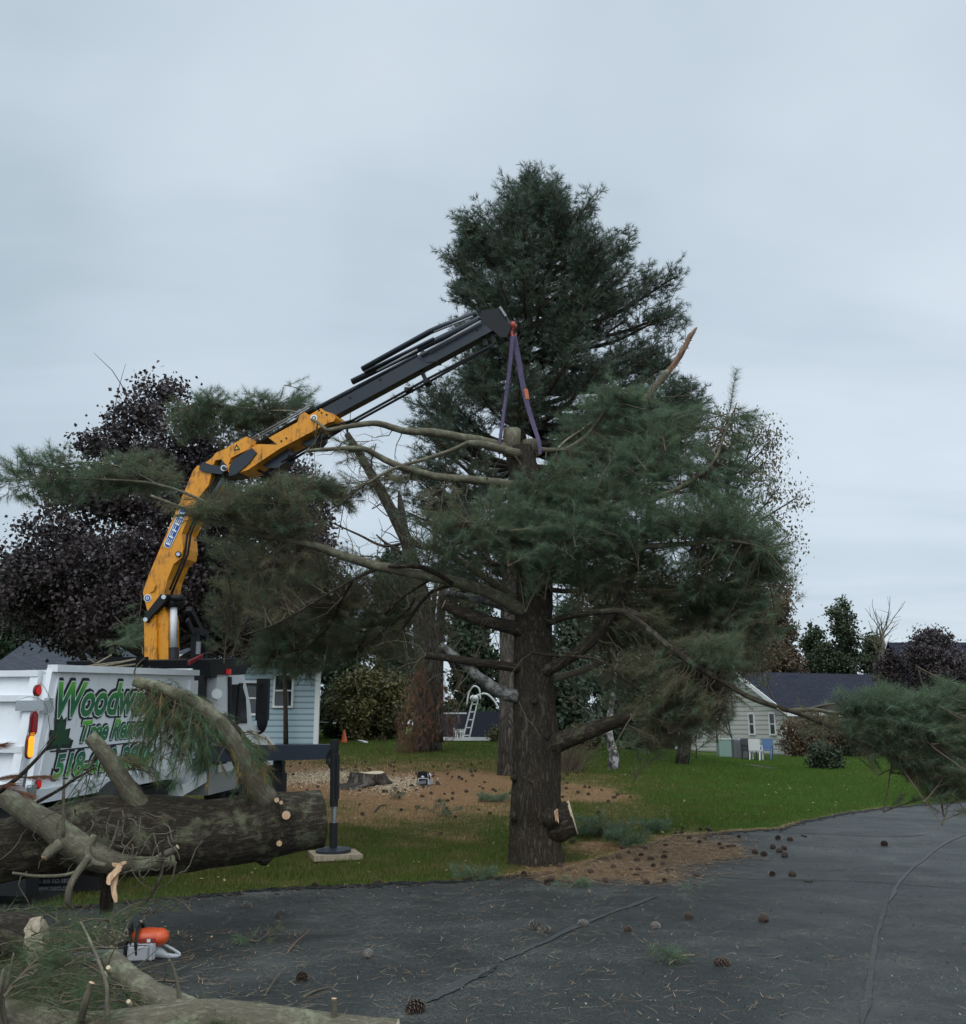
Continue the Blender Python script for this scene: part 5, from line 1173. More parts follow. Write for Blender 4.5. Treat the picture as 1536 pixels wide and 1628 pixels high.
# lamps on the rear corner
def pill(m, c, w, h, th, nseg=8, mi=0):
    pts = []
    for k in range(nseg + 1): a = math.pi * k / nseg; pts.append((c[0], c[1] + math.cos(a) * w / 2, c[2] + (h - w) / 2 + math.sin(a) * w / 2))
    for k in range(nseg + 1): a = math.pi + math.pi * k / nseg; pts.append((c[0], c[1] + math.cos(a) * w / 2, c[2] - (h - w) / 2 + math.sin(a) * w / 2))
    m.prism(pts, (th, 0, 0), mi)
def emat(name, c, s):
    m = mat(name, c, .2); m.node_tree.nodes['Principled BSDF'].inputs['Emission Color'].default_value = (*c, 1); m.node_tree.nodes['Principled BSDF'].inputs['Emission Strength'].default_value = s; return m
M['lamp_red'] = emat('lamp_red', (.55, .012, .012), .25); M['lamp_amber'] = emat('lamp_amber', (1.0, .33, .02), 1.1); M['lamp_rim'] = mat('lamp_rim', (.10, .015, .015), .3); M['lamp_dkred'] = emat('lamp_dark_red', (.30, .01, .015), .05)
def lamp(px, py, w, h, mt, label):
    c = TX(px, py); c = c + [.004, 0, 0]
    o = tp('tail_lamp', M['lamp_rim'], lambda m: pill(m, c, w, h, .022)); o['label'] = label
    def lens(m):
        pill(m, c + [.022, 0, 0], w * .72, h - w * .28, .010)
        for k in range(int(h / .014)): m.box(c + [.034, 0, -h / 2 + .03 + k * .014], (.003, w * .6, .004))
    tp('lens', mt, lens, o)
lamp(57, 1098, .11, .112, M['lamp_red'], 'round red marker lamp, topmost'); lamp(51, 1150, .105, .23, M['lamp_dkred'], 'long dark red tail lamp'); lamp(44.5, 1187, .105, .23, M['lamp_amber'], 'long lit amber lamp'); lamp(58, 1247, .07, .09, M['lamp_red'], 'small red lamp, lowest')
# lettering
def text_tris(body, shear=0.0, off=0.0):
    cu = bpy.data.curves.new('t', 'FONT'); cu.body = body; cu.shear = shear; cu.offset = off; cu.resolution_u = 3; cu.space_character = 0.98
    ob = bpy.data.objects.new('t', cu); COL.objects.link(ob); bpy.context.view_layer.update()
    me = bpy.data.meshes.new_from_object(ob); me.calc_loop_triangles()
    v = np.array([q.co[:] for q in me.vertices]); f = np.array([q.vertices[:] for q in me.loop_triangles])
    bpy.data.objects.remove(ob); bpy.data.curves.remove(cu); bpy.data.meshes.remove(me); return v, f
def side_text(m, body, y0, y1, z0, z1, x, shear, off, mi, ref, shift=(0, 0)):
    v, f = text_tris(body, shear, off); r0, _f = ref
    a0, a1, b0, b1 = r0[:, 0].min(), r0[:, 0].max(), r0[:, 1].min(), r0[:, 1].max()
    Y_ = y0 + (v[:, 0] - a0) / (a1 - a0) * (y1 - y0) + shift[0]; Z_ = z0 + (v[:, 1] - b0) / (b1 - b0) * (z1 - z0) + shift[1]
    m.add(np.stack([np.full(len(v), x), Y_, Z_], 1), f, mi, (v[:, 1] - b0) / (b1 - b0))
gm = mat('decal_green', (.05, .2, .05), .4); t = NT(gm); t.col(t.ramp(t.attr('tint'), [(0.0, (.02, .16, .05)), (.45, (.008, .10, .045)), (.8, (.05, .30, .03)), (1.0, (.14, .45, .05))])); M['decal_green'] = gm
gm = mat('decal_green2', (.05, .2, .05), .4); t = NT(gm); t.col(t.ramp(t.attr('tint'), [(0.0, (.16, .42, .06)), (.5, (.02, .20, .07)), (1.0, (.01, .10, .06))])); M['decal_green2'] = gm
M['decal_black'] = mat('decal_black', (.008, .012, .014), .4); M['decal_white'] = mat('decal_white', (.70, .76, .72), .4); M['decal_dgreen'] = mat('decal_dark_green', (.008, .055, .02), .4)
def decal(name, body, y0, y1, z0, z1, shear, green, ow=.05):
    ref = text_tris(body, shear, 0)
    m = MB()
    for k, sh in enumerate(((0, 0), (-.018, .022), (-.009, .011), (-.018, -.010))): side_text(m, body, y0, y1, z0, z1, .0030 + k * .0007, shear, ow * 1.6, 0, ref, sh)
    side_text(m, body, y0, y1, z0, z1, .0070, shear, .052, 1, ref)
    side_text(m, body, y0, y1, z0, z1, .0085, shear, .030, 2, ref)
    return m.build(name, [M['decal_black'], M['decal_white'], green], side, world=False)
decal('lettering', 'Woodworx', .40, 2.55, 1.715, 2.045, .35, M['decal_green'], .045)
decal('lettering', 'Tree Removal', .86, 2.45, 1.45, 1.655, .42, M['decal_green'], .035)
decal('lettering', '518-610-2886', .40, 2.35, 1.125, 1.345, .28, M['decal_green2'], .045)
m_ = MB(); ref = text_tris('Fully Insured', .3, 0); side_text(m_, 'Fully Insured', 2.30, 2.78, 2.00, 2.07, .0045, .3, .01, 0, ref); m_.build('lettering', M['decal_green2'], side, world=False)
m_ = MB(); m_.box((.004, 1.20, 1.385), (.003, 1.75, .014)); m_.build('underline', M['decal_black'], side, world=False)
def icon(px0, py0, s_, m, mi, x):
    c = TX(px0, py0); out = []
    w = [(0, .30), (.05, .22), (.10, .25), (.09, .12), (.17, .13), (.15, .02), (.23, .0), (.20, -.08), (.03, -.07), (.03, -.15), (-.03, -.15), (-.03, -.07), (-.20, -.08), (-.23, 0), (-.15, .02), (-.17, .13), (-.09, .12), (-.10, .25), (-.05, .22)]
    m.prism([(x, c[1] + a * s_ * 1.15, c[2] + (b - .07) * s_) for a, b in w], (.0015, 0, 0), mi)
m_ = MB(); icon(94, 1168, .95, m_, 0, .0028); icon(95, 1167, .72, m_, 1, .0050); m_.build('tree_emblem', [M['decal_black'], M['decal_dgreen']], side, world=False)
# chassis, wheels, flaps
tp('chassis', M['black_metal'], lambda m: (m.box((-.75, 2.9, .72), (.12, 6.2, .26)), m.box((-1.65, 2.9, .72), (.12, 6.2, .26)), m.box((-1.15, .12, .50), (2.4, .2, .80)), m.box((-1.2, 3.2, .6), (1.9, .5, .4)), m.box((-.45, 1.9, .80), (.7, 2.6, .12)), m.box((-.30, 2.55, .62), (.5, .6, .42))))
def wheel(x, y, r=.50, w=.52):
    def f(m):
        pr = [(-w / 2, r * .62), (-w / 2, r * .93), (-w / 2 + .05, r), (w / 2 - .05, r), (w / 2, r * .93), (w / 2, r * .62)]
        a = np.linspace(0, 2 * math.pi, 36, endpoint=False)
        v = np.array([[x + px_, y + math.cos(q) * rr, r + math.sin(q) * rr + .02] for px_, rr in pr for q in a]); n = 36
        i = np.arange(5)[:, None] * n; j = np.arange(n)[None, :]; m.add(v, np.stack([i + j, i + n + j, i + n + (j + 1) % n, i + (j + 1) % n], -1).reshape(-1, 4))
    o = tp('wheel', M['rubber'], f, smooth=True)
    tp('rim', M['grey_metal'], lambda m: (m.tube(np.array([(x - w / 2 + .03, y, r + .02), (x + w / 2 - .08, y, r + .02)]), [r * .6, r * .63], 24), m.tube(np.array([(x + w / 2 - .10, y, r + .02), (x + w / 2 - .02, y, r + .02)]), [.13, .10], 12)), o)
wheel(-.12, 1.55, .5, .62); wheel(-2.07, 1.55); wheel(-.18, 5.0, .5, .3); wheel(-2.22, 5.0, .5, .3)
FY = .80
tp('mud_flap', M['black_metal'], lambda m: m.box((-2.24, FY, .42), (.66, .02, .78)))
fl = tp('mud_flap', M['black_metal'], lambda m: m.box((-.30, FY, .44), (1.25, .02, .86)))
tp('under_guard', M['black_metal'], lambda m: (m.box((-1.6, FY + .3, .40), (1.3, .04, .70)), m.box((-.06, 2.15, .50), (.05, 1.5, .62))))
def flap_text(body, pa, pb_, h):
    ref = text_tris(body, 0, .01); v, f = ref; a = TY(*pa, FY); b = TY(*pb_, FY)
    X_ = a[0] + (v[:, 0] - v[:, 0].min()) / np.ptp(v[:, 0]) * (b[0] - a[0]); Z_ = a[2] + (b[2] - a[2]) * (X_ - a[0]) / (b[0] - a[0]) + (v[:, 1] - v[:, 1].min()) / np.ptp(v[:, 1]) * h
    return np.stack([X_, np.full(len(v), FY - .0125), Z_], 1), f
m_ = MB()
for tx in (('NUECO', (65, 1394), (116, 1385), .075), ('1-800-562-5832', (64, 1405), (114, 1403), .04), ('www.nueco.com', (62, 1416), (113, 1415), .04)):
    v, f = flap_text(*tx); m_.add(v, f)
m_.build('lettering', mat('flap_print', (.30, .31, .31), .6), fl, world=False)
tp('tool_box', M['truck_white'], lambda m: (m.prism([TX(290, 1266), TX(329, 1243), TX(329, 1226), TX(291, 1248)], (-.35, 0, 0)),))
tp('fuel_tank', mat('tank_grey', (.34, .36, .37), .4, .3), lambda m: (m.box((-.22, 4.45, .82), (.42, .95, .46)), m.box((-.1, 4.45, 1.09), (.5, 1.02, .05))))
tp('step', M['black_metal'], lambda m: (m.box((.03, 3.85, 1.02), (.3, .5, .05)), m.box((.03, 4.9, .55), (.25, .6, .05))))
# cab
def cab(m):
    out = [(345, 1073), (388, 1073), (393, 1095), (398, 1120), (401, 1150), (425, 1168), (441, 1188), (442, 1215), (347, 1228)]
    m.prism([TX(*q) for q in out], (-2.2, 0, 0))
cb_ = tp('cab', M['truck_white'], cab)
tp('roof', M['black_metal'], lambda m: m.prism([TX(333, 1049), TX(385, 1046), TX(398, 1052), TX(390, 1072), TX(336, 1078)], (-2.1, 0, 0)), cb_)
tp('side_window', M['glass'], lambda m: m.prism([q + [.012, 0, 0] for q in (TX(366, 1088), TX(384, 1088), TX(390, 1110), TX(392, 1150), TX(380, 1150), TX(368, 1143))], (-.02, 0, 0)), cb_)
tp('window_frame', M['black_metal'], lambda m: (m.prism([q + [.03, 0, 0] for q in (TX(379, 1086), TX(384, 1086), TX(377, 1152), TX(373, 1152))], (-.02, 0, 0)), m.prism([q + [.025, 0, 0] for q in (TX(362, 1076), TX(366, 1076), TX(367, 1156), TX(362, 1156))], (-.02, 0, 0))), cb_)
tp('rear_corner_panel', M['black_metal'], lambda m: (m.box((-.9, 3.93, 1.72), (1.6, .1, 1.1)),), cb_)
tp('door_emblem', M['decal_white'], lambda m: m.tube(np.array([TX(345, 1103, .01), TX(345, 1103, .016)]), [.07, .07], 16), cb_)
tp('front_bumper', M['black_metal'], lambda m: m.box((-1.1, 6.35, .75), (2.3, .2, .35)))
def mir(m):
    a = TY(418, 1112, 5.6); m.box(a, (.18, .10, .62)); b = TY(417, 1146, 5.6); m.ball(b, (.09, .06, .16))
    p_, r_ = smooth_path(np.array([TX(393, 1163), TY(408, 1166, 5.6), TY(420, 1160, 5.6), TY(421, 1135, 5.6)]), np.full(4, .02), 4); m.tube(p_, r_, 6)
    m.bar(TX(392, 1088), TY(418, 1090, 5.6), .03, .03)
tp('mirror', M['black_metal'], mir, cb_)
# outrigger
OY = 3.66
def beam(m): m.prism([TY(322, 1187, OY), TY(528, 1184, OY), TY(530, 1207, OY), TY(322, 1212, OY)], (0, .22, 0))
outr = tp('outrigger_beam', M['outrigger_navy'], beam)
def leg(m):
    m.tube(np.array([TY(532, 1178, OY), TY(531, 1282, OY)]), [.055, .052], 16); m.bar(TY(528, 1184, OY), TY(537, 1185, OY), .12, .13)
    p_, r_ = smooth_path(np.array([TY(526, 1192, OY), TY(520, 1206, OY), TY(526, 1220, OY)]), np.full(3, .02), 5); m.tube(p_, r_, 6)
    m.tube(np.array([TY(530.5, 1308, OY), TY(530, 1348, OY)]), [.050, .05], 16)
    m.bar(TY(538, 1200, OY - .05), TY(537, 1270, OY - .05), .03, .03)
tp('outrigger_leg', M['black_metal'], leg, outr)
tp('leg_rod', M['steel'], lambda m: m.tube(np.array([TY(531, 1280, OY), TY(530.5, 1310, OY)]), [.036, .036], 14), outr)
tp('foot_plate', M['dark_metal'], lambda m: (m.tube(np.array([TY(530, 1347, OY), TY(530, 1350, OY)]), [.12, .2], 20), m.tube(np.array([TY(530, 1350, OY), TY(530, 1354.5, OY)]), [.22, .22], 24)), outr)
tp('inner_leg', M['black_metal'], lambda m: (m.bar(TY(445, 1205, OY + .3), TY(446, 1262, OY + .3), .10, .10), m.box(TY(441, 1248, OY + .3), (.2, .15, .3))), outr)
q = G(534, 1362); padz = q[2]
m_ = MB(); m_.box((-1.86, 12.80, .055), (.60, .60, .062), rz=.3); o = m_.build('outrigger_pad', M['wood_old']); tag(o, 'square weathered wooden pad under the outrigger foot on the grass', 'pad')
# brush and rails in the body
m_ = MB()
for a, b, r_ in (((140, 1062), (178, 1041), .012), ((155, 1057), (140, 1047), .012), ((148, 1062), (215, 1048), .02), ((120, 1062), (190, 1052), .014), ((175, 1062), (215, 1056), .02), ((100, 1063), (150, 1058), .01)):
    m_.tube(np.array([TX(*a, -.9), TX(*b, -.7)]), [r_, r_ * .6], 6)
for k in range(40):
    q = TX(90 + 200 * rng.random(), 1064, -.3 - 1.5 * rng.random()); m_.tube(np.array([q - [0, 0, .15], q + [.2 * rng.standard_normal(), .3 * rng.standard_normal(), .04 * rng.random()]]), [.008, .003], 4)
MT_ = np.array(WM[truck.name])
m_.V = [v @ MT_[:3, :3].T + MT_[:3, 3] for v in m_.V]
o = m_.build('brush_load', M['wood_old']); tag(o, 'heap of cut sticks lying in the open truck body', 'sticks')
tp('cross_rail', M['black_metal'], lambda m: (m.bar(TX(160, 1050, -1.0), TX(232, 1049, -1.0), .08, .08), m.bar(TX(335, 1052, -.4), TX(300, 1052, -.4), .08, .08)))
# ---- crane
cw = TM[:3, :3] @ TX(250, 1065, -1.2) + TM[:3, 3]; YC0 = cw[1]
pa = P(250, 1065, YC0); pt = P(812, 530, 12.42)
pl_d = nrm(np.array([pt[0] - pa[0], pt[1] - pa[1], 0])); pl_n = np.array([pl_d[1], -pl_d[0], 0])
if np.dot(pl_n, CAMP - pa) < 0: pl_n = -pl_n
def CP(px, py, o=0.0):
    d = ray(px, py); return CAMP + d * ((np.dot(pl_n, pa - CAMP) + o) / np.dot(pl_n, d))
def cpart(name, mt, pts, th, parent=truck, o=0.0, smooth=False):
    m_ = MB(); m_.prism([CP(a, b, o + th / 2) for a, b in pts], -pl_n * th); return m_.build(name, mt, parent)
def ctube(name, mt, segs, parent=truck):
    m_ = MB()
    for pts, r_, o in segs:
        m_.tube(np.array([CP(a, b, o) for a, b in pts]), r_, 12, smooth) if False else m_.tube(np.array([CP(a, b, o) for a, b in pts]), r_, 12)
    return m_.build(name, mt, parent, smooth=True)
OG, BK, DM = M['crane_orange'], M['black_metal'], M['dark_metal']
col_ = cpart('crane_column', OG, [(230, 1085), (249, 1085), (249, 1000), (246, 968), (236, 968), (229, 985)], .34)
cpart('column_side', OG, [(249, 1085), (268, 1085), (267, 985), (262, 965), (249, 968)], .26, col_)
cpart('column_base', M['truck_white'], [(243, 1075), (304, 1077), (304, 1056), (243, 1056)], .5, col_, .1)
lb = cpart('lower_boom', OG, [(227, 942), (236, 915), (266, 845), (300, 765), (307, 748), (314, 740), (338, 748), (331, 772), (313, 795), (300, 822), (289, 848), (291, 872), (288, 887), (276, 897), (266, 921), (262, 940), (260, 952), (240, 975), (234, 970)], .36)
m_ = MB()
def oncp(m, pts, o, th=.01, mi=0): m.prism([CP(a, b, o) for a, b in pts], -pl_n * th, mi)
def pillpts(a, b, r):
    a = np.array(a, float); b = np.array(b, float); d = (b - a) / np.linalg.norm(b - a); n = np.array([-d[1], d[0]]); out = []
    for k in range(9): t_ = math.pi * k / 8; out.append(b + n * r * math.cos(t_) + d * r * math.sin(t_))
    for k in range(9): t_ = math.pi * k / 8; out.append(a - n * r * math.cos(t_) - d * r * math.sin(t_))
    return out
m_ = MB(); oncp(m_, pillpts((267, 865), (292, 811), 6.2), .190, .004, 0); oncp(m_, pillpts((267, 865), (292, 811), 5.0), .193, .004, 1)
v, f = text_tris('EFFER', 0, .012); ax_ = np.array([292 - 266, 811 - 867.0]); ax_n = ax_ / np.linalg.norm(ax_); nn = np.array([ax_n[1], -ax_n[0]])
u0 = (v[:, 0] - v[:, 0].min()) / np.ptp(v[:, 0]); v0 = (v[:, 1] - v[:, 1].min()) / np.ptp(v[:, 1]) - .5
pxy = np.array([266.5, 866.0])[None] + u0[:, None] * ax_[None] * .98 + v0[:, None] * (nn * 7.2)[None]
m_.add(np.array([CP(a, b, .1975) for a, b in pxy]), f, 0)
m_.build('maker_lettering', [M['decal_white'], mat('decal_blue', (.01, .05, .32), .4)], lb)
BLUE = bpy.data.materials['decal_blue']
def disc(m, px, py, r, o, mi=0, th=.012):
    oncp(m, [(px + r * math.cos(a), py + r * math.sin(a)) for a in np.linspace(0, 2 * math.pi, 18, endpoint=False)], o, th, mi)
m_ = MB(); disc(m_, 234.5, 951, 6.0, .188, 0); disc(m_, 234.5, 951, 4.6, .192, 1); disc(m_, 234.5, 951, 2.6, .196, 0); disc(m_, 234.5, 951, 1.3, .199, 1); m_.build('maker_badge', [M['decal_white'], BLUE], lb)
m_ = MB(); disc(m_, 283, 881, 4.6, .20, 0, .05); disc(m_, 283, 881, 2.8, .22, 1, .02); m_.build('pin', [DM, M['steel']], lb)
cpart('boom_web', OG, [(303, 832), (314, 822), (322, 800), (333, 770), (338, 750), (331, 772), (313, 795), (300, 822)], .20, lb, -.12)
cpart('boom_rib', OG, [(240, 936), (248, 930), (244, 940), (238, 942)], .40, lb)
ctube('hose_run', BK, [([(270, 938), (284, 905), (294, 880), (298, 850), (312, 818), (330, 780), (345, 755)], .016, .14), ([(272, 945), (289, 905), (299, 880), (303, 850), (317, 818), (334, 782), (350, 757)], .016, .10)], lb)
# main lift cylinder (bright rod in dark sleeve)
lk = ctube('lift_cylinder', BK, [([(276, 1085), (276, 1030)], .075, .05)])
ctube('cylinder_rod', M['truck_white'], [([(276, 1031), (276, 965)], .052, .05)], lk)
ctube('cylinder_head', BK, [([(276, 966), (275, 950)], .085, .05)], lk)
ctube('cross_pin', BK, [([(262, 950), (290, 951)], .05, .1)], lk)
lk = cpart('link', BK, [(227, 985), (232, 975), (256, 944), (266, 946), (264, 954), (240, 980), (233, 990)], .44)
m_ = MB(); disc(m_, 231, 985, 3.4, .235, 0, .03); disc(m_, 260, 949, 3.6, .235, 0, .03); m_.build('pin', M['steel'], lk)
# knuckle
kn = cpart('knuckle_link', DM, [(316, 745), (322, 734), (336, 739), (352, 741), (358, 747), (352, 754), (336, 752), (320, 749)], .42)
m_ = MB(); disc(m_, 355.5, 744, 4.8, .225, 0, .03); disc(m_, 355.5, 744, 3.0, .24, 1, .03); m_.build('pin', [M['steel'], DM], kn)
cpart('knuckle_plate', DM, [(352, 725), (362, 722), (366, 735), (366, 748), (358, 756), (350, 748)], .30, kn)
ctube('knuckle_cylinder', M['grey_metal'], [([(358, 752), (338, 790)], .055, .02), ([(341, 784), (322, 822)], .04, .02)], kn)
ub = cpart('upper_boom_root', OG, [(326, 736), (338, 727), (343, 720), (356, 714), (391, 694), (398, 697), (401, 707), (395, 714), (367, 728), (362, 742), (352, 730), (342, 732), (338, 741)], .34)
m_ = MB(); oncp(m_, [(371, 716), (376, 706), (381, 714)], .180, .004, 0); oncp(m_, [(373.5, 714.5), (376.2, 709.5), (378.8, 713.5)], .184, .004, 1); m_.build('warning_sign', [M['decal_black'], mat('decal_yellow', (.65, .42, .02), .4)], ub)
arm = cpart('upper_boom', OG, [(398, 712), (410, 706), (442, 707), (427, 696), (473, 671), (476, 660), (484, 655), (490, 661), (510, 649), (513, 653), (529, 657), (534, 664), (530, 670), (522, 672), (500, 684), (445, 713), (412, 735), (394, 747), (378, 752), (364, 752), (360, 742), (380, 728)], .36)
cpart('upper_boom_joint', DM, [(364, 742), (372, 730), (400, 712), (408, 720), (395, 737), (375, 754), (364, 757)], .30, arm, .05)
m_ = MB(); disc(m_, 499, 664.5, 5.4, .188, 0); disc(m_, 499, 664.5, 3.2, .192, 1); disc(m_, 499, 664.5, 1.6, .196, 2); m_.build('maker_badge', [M['decal_white'], DM, M['decal_white']], arm)
m_ = MB()
for a, b in ((507, 652), (511, 656), (519, 659), (447, 701), (455, 696.5)): disc(m_, a, b, 1.4, .19, 0)
m_.build('bolt', BK, arm)
cpart('hose_tray', M['outrigger_navy'], [(415, 738), (458, 711), (459, 722), (453, 735), (440, 744), (425, 744)], .22, arm, -.05)
cpart('hose_tray', M['outrigger_navy'], [(478, 706), (511, 688), (509, 698), (502, 706), (490, 710)], .22, arm, -.05)
ctube('hydraulic_pipe', M['grey_metal'], [([(398, 698), (475, 655), (494, 644)], .012, .10), ([(400, 702), (492, 649)], .012, .0), ([(402, 697), (410, 690), (414, 695)], .012, .12)], arm)
cpart('telescopic_cover', BK, [(405, 704), (474, 664), (497, 645), (500, 650), (480, 660), (428, 694), (415, 702)], .2, arm, -.05)
ex = cpart('extension_boom', DM, [(500, 656), (768, 511), (786, 519), (784, 525), (528, 663)], .15)
cpart('extension_boom_cap', DM, [(663, 568), (672, 556), (690, 566), (696, 574), (680, 576)], .17, ex)
m_ = MB()
for a, b in ((556, 632), (604, 603), (758, 524)): disc(m_, a, b, 1.8, .085, 0)
m_.build('bolt', BK, ex)
tpc = cpart('boom_tip', BK, [(762, 500), (770, 493), (797, 489), (806, 506), (812, 520), (806, 536), (797, 536), (782, 524), (768, 514)], .16)
m_ = MB(); m_.bar(CP(795, 488, .1), CP(805, 503, .1), .03, .03); m_.build('bracket', M['grey_metal'], tpc)
ctube('extension_cylinder', DM, [([(560, 607), (764, 507)], .046, .02), ([(576, 587), (684, 527), (700, 520), (758, 498)], .042, -.06), ([(580, 592), (690, 538)], .022, .08), ([(500, 652), (565, 618), (665, 566)], .04, -.1)], ex)
ctube('cylinder_rod', M['grey_metal'], [([(600, 590), (664, 556)], .018, .09), ([(668, 565), (765, 511)], .020, .12), ([(690, 528), (752, 503)], .014, .12)], ex)
ctube('hose', BK, [([(448, 735), (500, 705), (545, 677), (675, 605), (786, 547)], .018, .05), ([(448, 741), (500, 710), (545, 682), (675, 611), (780, 552)], .018, -.05), ([(440, 742), (420, 752), (405, 745)], .02, .0),
     ([(500, 697), (525, 678), (560, 668)], .014, .1)], ex)
m_ = MB(); m_.bar(CP(671, 592), CP(680, 610), .05, .05); m_.bar(CP(676, 610), CP(684, 606), .16, .06); m_.bar(CP(769, 534), CP(773, 550), .05, .05); m_.box(CP(650, 620), (.12, .1, .05)); m_.bar(CP(782, 528), CP(786, 546), .05, .05); m_.build('hose_bracket', BK, ex)
# operator console, levers behind the cab
def TW(px, py, x): return TM[:3, :3] @ TX(px, py, x) + TM[:3, 3]
m_ = MB()
for a, b, w in (((300, 968), (319, 1004), .09), ((311, 1002), (309, 1062), .10), ((324, 1008), (321, 1066), .13), ((298, 985), (306, 1006), .04)): m_.bar(TW(*a, -.7), TW(*b, -.7), w, .08)
m_.bar(TW(309, 1003, -.7), TW(326, 1008, -.7), .1, .1); m_.build('control_frame', BK, truck)
m_ = MB(); m_.bar(TW(300, 969, -.72), TW(316, 998, -.72), .03, .1); m_.bar(TW(316, 1020, -.6), TW(315, 1040, -.6), .06, .03); m_.build('frame_edge', M['grey_metal'], truck)
m_ = MB()
for pts, r_ in (([(322, 1040), (338, 1040), (350, 1052), (358, 1070)], .014), ([(315, 1060), (318, 1090), (312, 1120)], .02), ([(330, 1050), (332, 1090), (326, 1130)], .02), ([(338, 1060), (340, 1100), (334, 1130)], .018), ([(322, 1060), (325, 1090), (320, 1130)], .02), ([(318, 1052), (330, 1058), (334, 1048)], .012)):
    p_, rr_ = smooth_path(np.array([TW(*q_, -.3) for q_ in pts]), np.full(len(pts), r_), 6); m_.tube(p_, rr_, 8)
m_.build('hoses', BK, truck, smooth=True)
m_ = MB(); 
for a, b in ((344, 1123), (323, 1118)): m_.tube(np.array([TW(a, b, -.1), TW(a, b - 7, -.1)]), [.03, .012], 8)
m_.build('lever', M['steel'], truck)
m_ = MB(); m_.bar(TW(300, 1054, -.2), TW(322, 1043, -.2), .03, .05); m_.build('red_strap', mat('strap_red', (.25, .02, .03), .7), truck)
m_ = MB(); m_.box(TW(362, 1068, .0), (.08, .1, .07)); m_.build('marker_lamp', M['lamp_red'], truck)
tp('orange_reflector', mat('orange_cloth', (.42, .12, .02), .8), lambda m: m.prism([q + [.1, 0, 0] for q in (TX(340, 1180), TX(348, 1176), TX(346, 1196), TX(338, 1200))], (-.03, 0, 0)))
# hook and slings
hk = thing('crane_hook', 'orange-red hook and shackle hanging under the crane tip', 'hook', tuple(CP(816, 518)))
M['hook_red'] = mat('hook_red', (.36, .05, .035), .5)
m_ = MB(); m_.ball(CP(816, 517), (.05, .05, .055), amp=.3); m_.tube(np.array([CP(808, 518), CP(818, 518)]), [.03, .03], 8)
p_, r_ = smooth_path(np.array([CP(817, 520), CP(813, 526), CP(814, 534), CP(818, 536), CP(821, 530)]), np.array([.03, .026, .026, .022, .01]), 5); m_.tube(p_, r_, 8); m_.build('hook_body', M['hook_red'], hk, smooth=True)
m_ = MB()
for k in range(9): a = rng.uniform(0, 6.28); m_.tube(np.array([CP(817, 514), CP(817 + 7 * math.cos(a), 514 + 6 * math.sin(a), .05)]), [.006, .003], 4)
m_.build('cable_tail', M['grey_metal'], hk)
M['sling'] = mat('sling_purple', (.07, .05, .10), .8); t = NT(M['sling']); t.col(t.ramp(t.noise(t.obj(), 25, 4, .7), [(.3, (.045, .034, .07)), (.7, (.10, .075, .155))]))
def sling(lab, pts, w, knot_=None):
    root = thing('lifting_sling', lab, 'sling', tuple(CP(*pts[0]))); m_ = MB()
    p_, r_ = smooth_path(np.array([CP(a, b, o) for a, b, o in pts]), np.full(len(pts), 1.0), 6)
    tn = nrm(np.gradient(p_, axis=0)); s__ = nrm(np.cross(tn, pl_n)); n_ = len(p_)
    tw_ = np.linspace(0, 1.2, n_); ww = w / 2 * np.abs(np.cos(tw_))[:, None] + .008
    sd2 = s__ ; th = pl_n * .006
    L_ = p_ - sd2 * ww; R_ = p_ + sd2 * ww; i = np.arange(n_ - 1)
    V_ = np.vstack([L_ + th, R_ + th, R_ - th, L_ - th]); F_ = np.vstack([np.stack([i + a * n_, i + 1 + a * n_, i + 1 + b * n_, i + b * n_], 1) for a, b in ((0, 1), (1, 2), (2, 3), (3, 0))])
    m_.add(V_, F_); m_.build('strap', M['sling'], root)
    if knot_:
        m_ = MB(); m_.bar(CP(knot_[0] - 1, knot_[1] - 9, .03), CP(knot_[0] + 2, knot_[1] + 7, .03), .05, .04); m_.build('orange_sleeve', mat('sleeve_orange', (.50, .13, .05), .7), root)
    return root
sling('right-hand purple lifting sling with an orange sleeve, running down to the cut trunk top', [(817, 534, .02), (824, 570, .03), (833, 620, .04), (845, 665, .06), (857, 702, .16), (859, 722, .18)], .058, (837, 628))
sling('left-hand dull purple lifting sling hanging straight to the cut trunk top', [(815, 534, .03), (811, 580, .02), (806, 620, .02), (800, 665, .08), (795, 700, .18), (794, 722, .14)], .042)
sling('thin middle purple sling strand beside the left-hand one', [(816, 534, .08), (813, 565, .09), (808, 605, .09), (803, 640, .09), (797, 690, .2)], .025)
# ------------------------------------------------------------------ felled log in front of the truck
lg = thing('felled_log', 'big mossy log with snapped limbs and a sawn right end, in front of the truck', 'log', tuple(P(300, 1400, 8.2)))
m_ = MB()
lp = [(-420, 1440, 6.9, 48), (-200, 1390, 7.3, 48), (0, 1354, 7.7, 46), (60, 1341, 7.8, 46), (110, 1331, 7.9, 52), (160, 1328, 8.0, 58), (250, 1327, 8.15, 59), (330, 1326, 8.3, 50), (420, 1312, 8.5, 48.5), (465, 1307, 8.6, 45), (508, 1302, 8.7, 43)]
p = np.array([P(a, b, c) for a, b, c, r in lp]); r = np.array([r_ * pxm(c) for a, b, c, r_ in lp]); p2, r2 = smooth_path(p, r, 22)
m_.tube(p2, r2, 80, 0, capm=1, amp=.016, nsc=12)
for a, b, rr in ((437, 1292, .10), (300, 1300, .06), (120, 1320, .08), (445, 1325, .09), (380, 1290, .05)): c_ = P(a, b, 8.3); m_.ball(c_ + [0, .1, 0], rr, 0, 14, 10, amp=.4)
m_.build('trunk', [M['bark_log'], M['wood_cut']], lg, smooth=True)
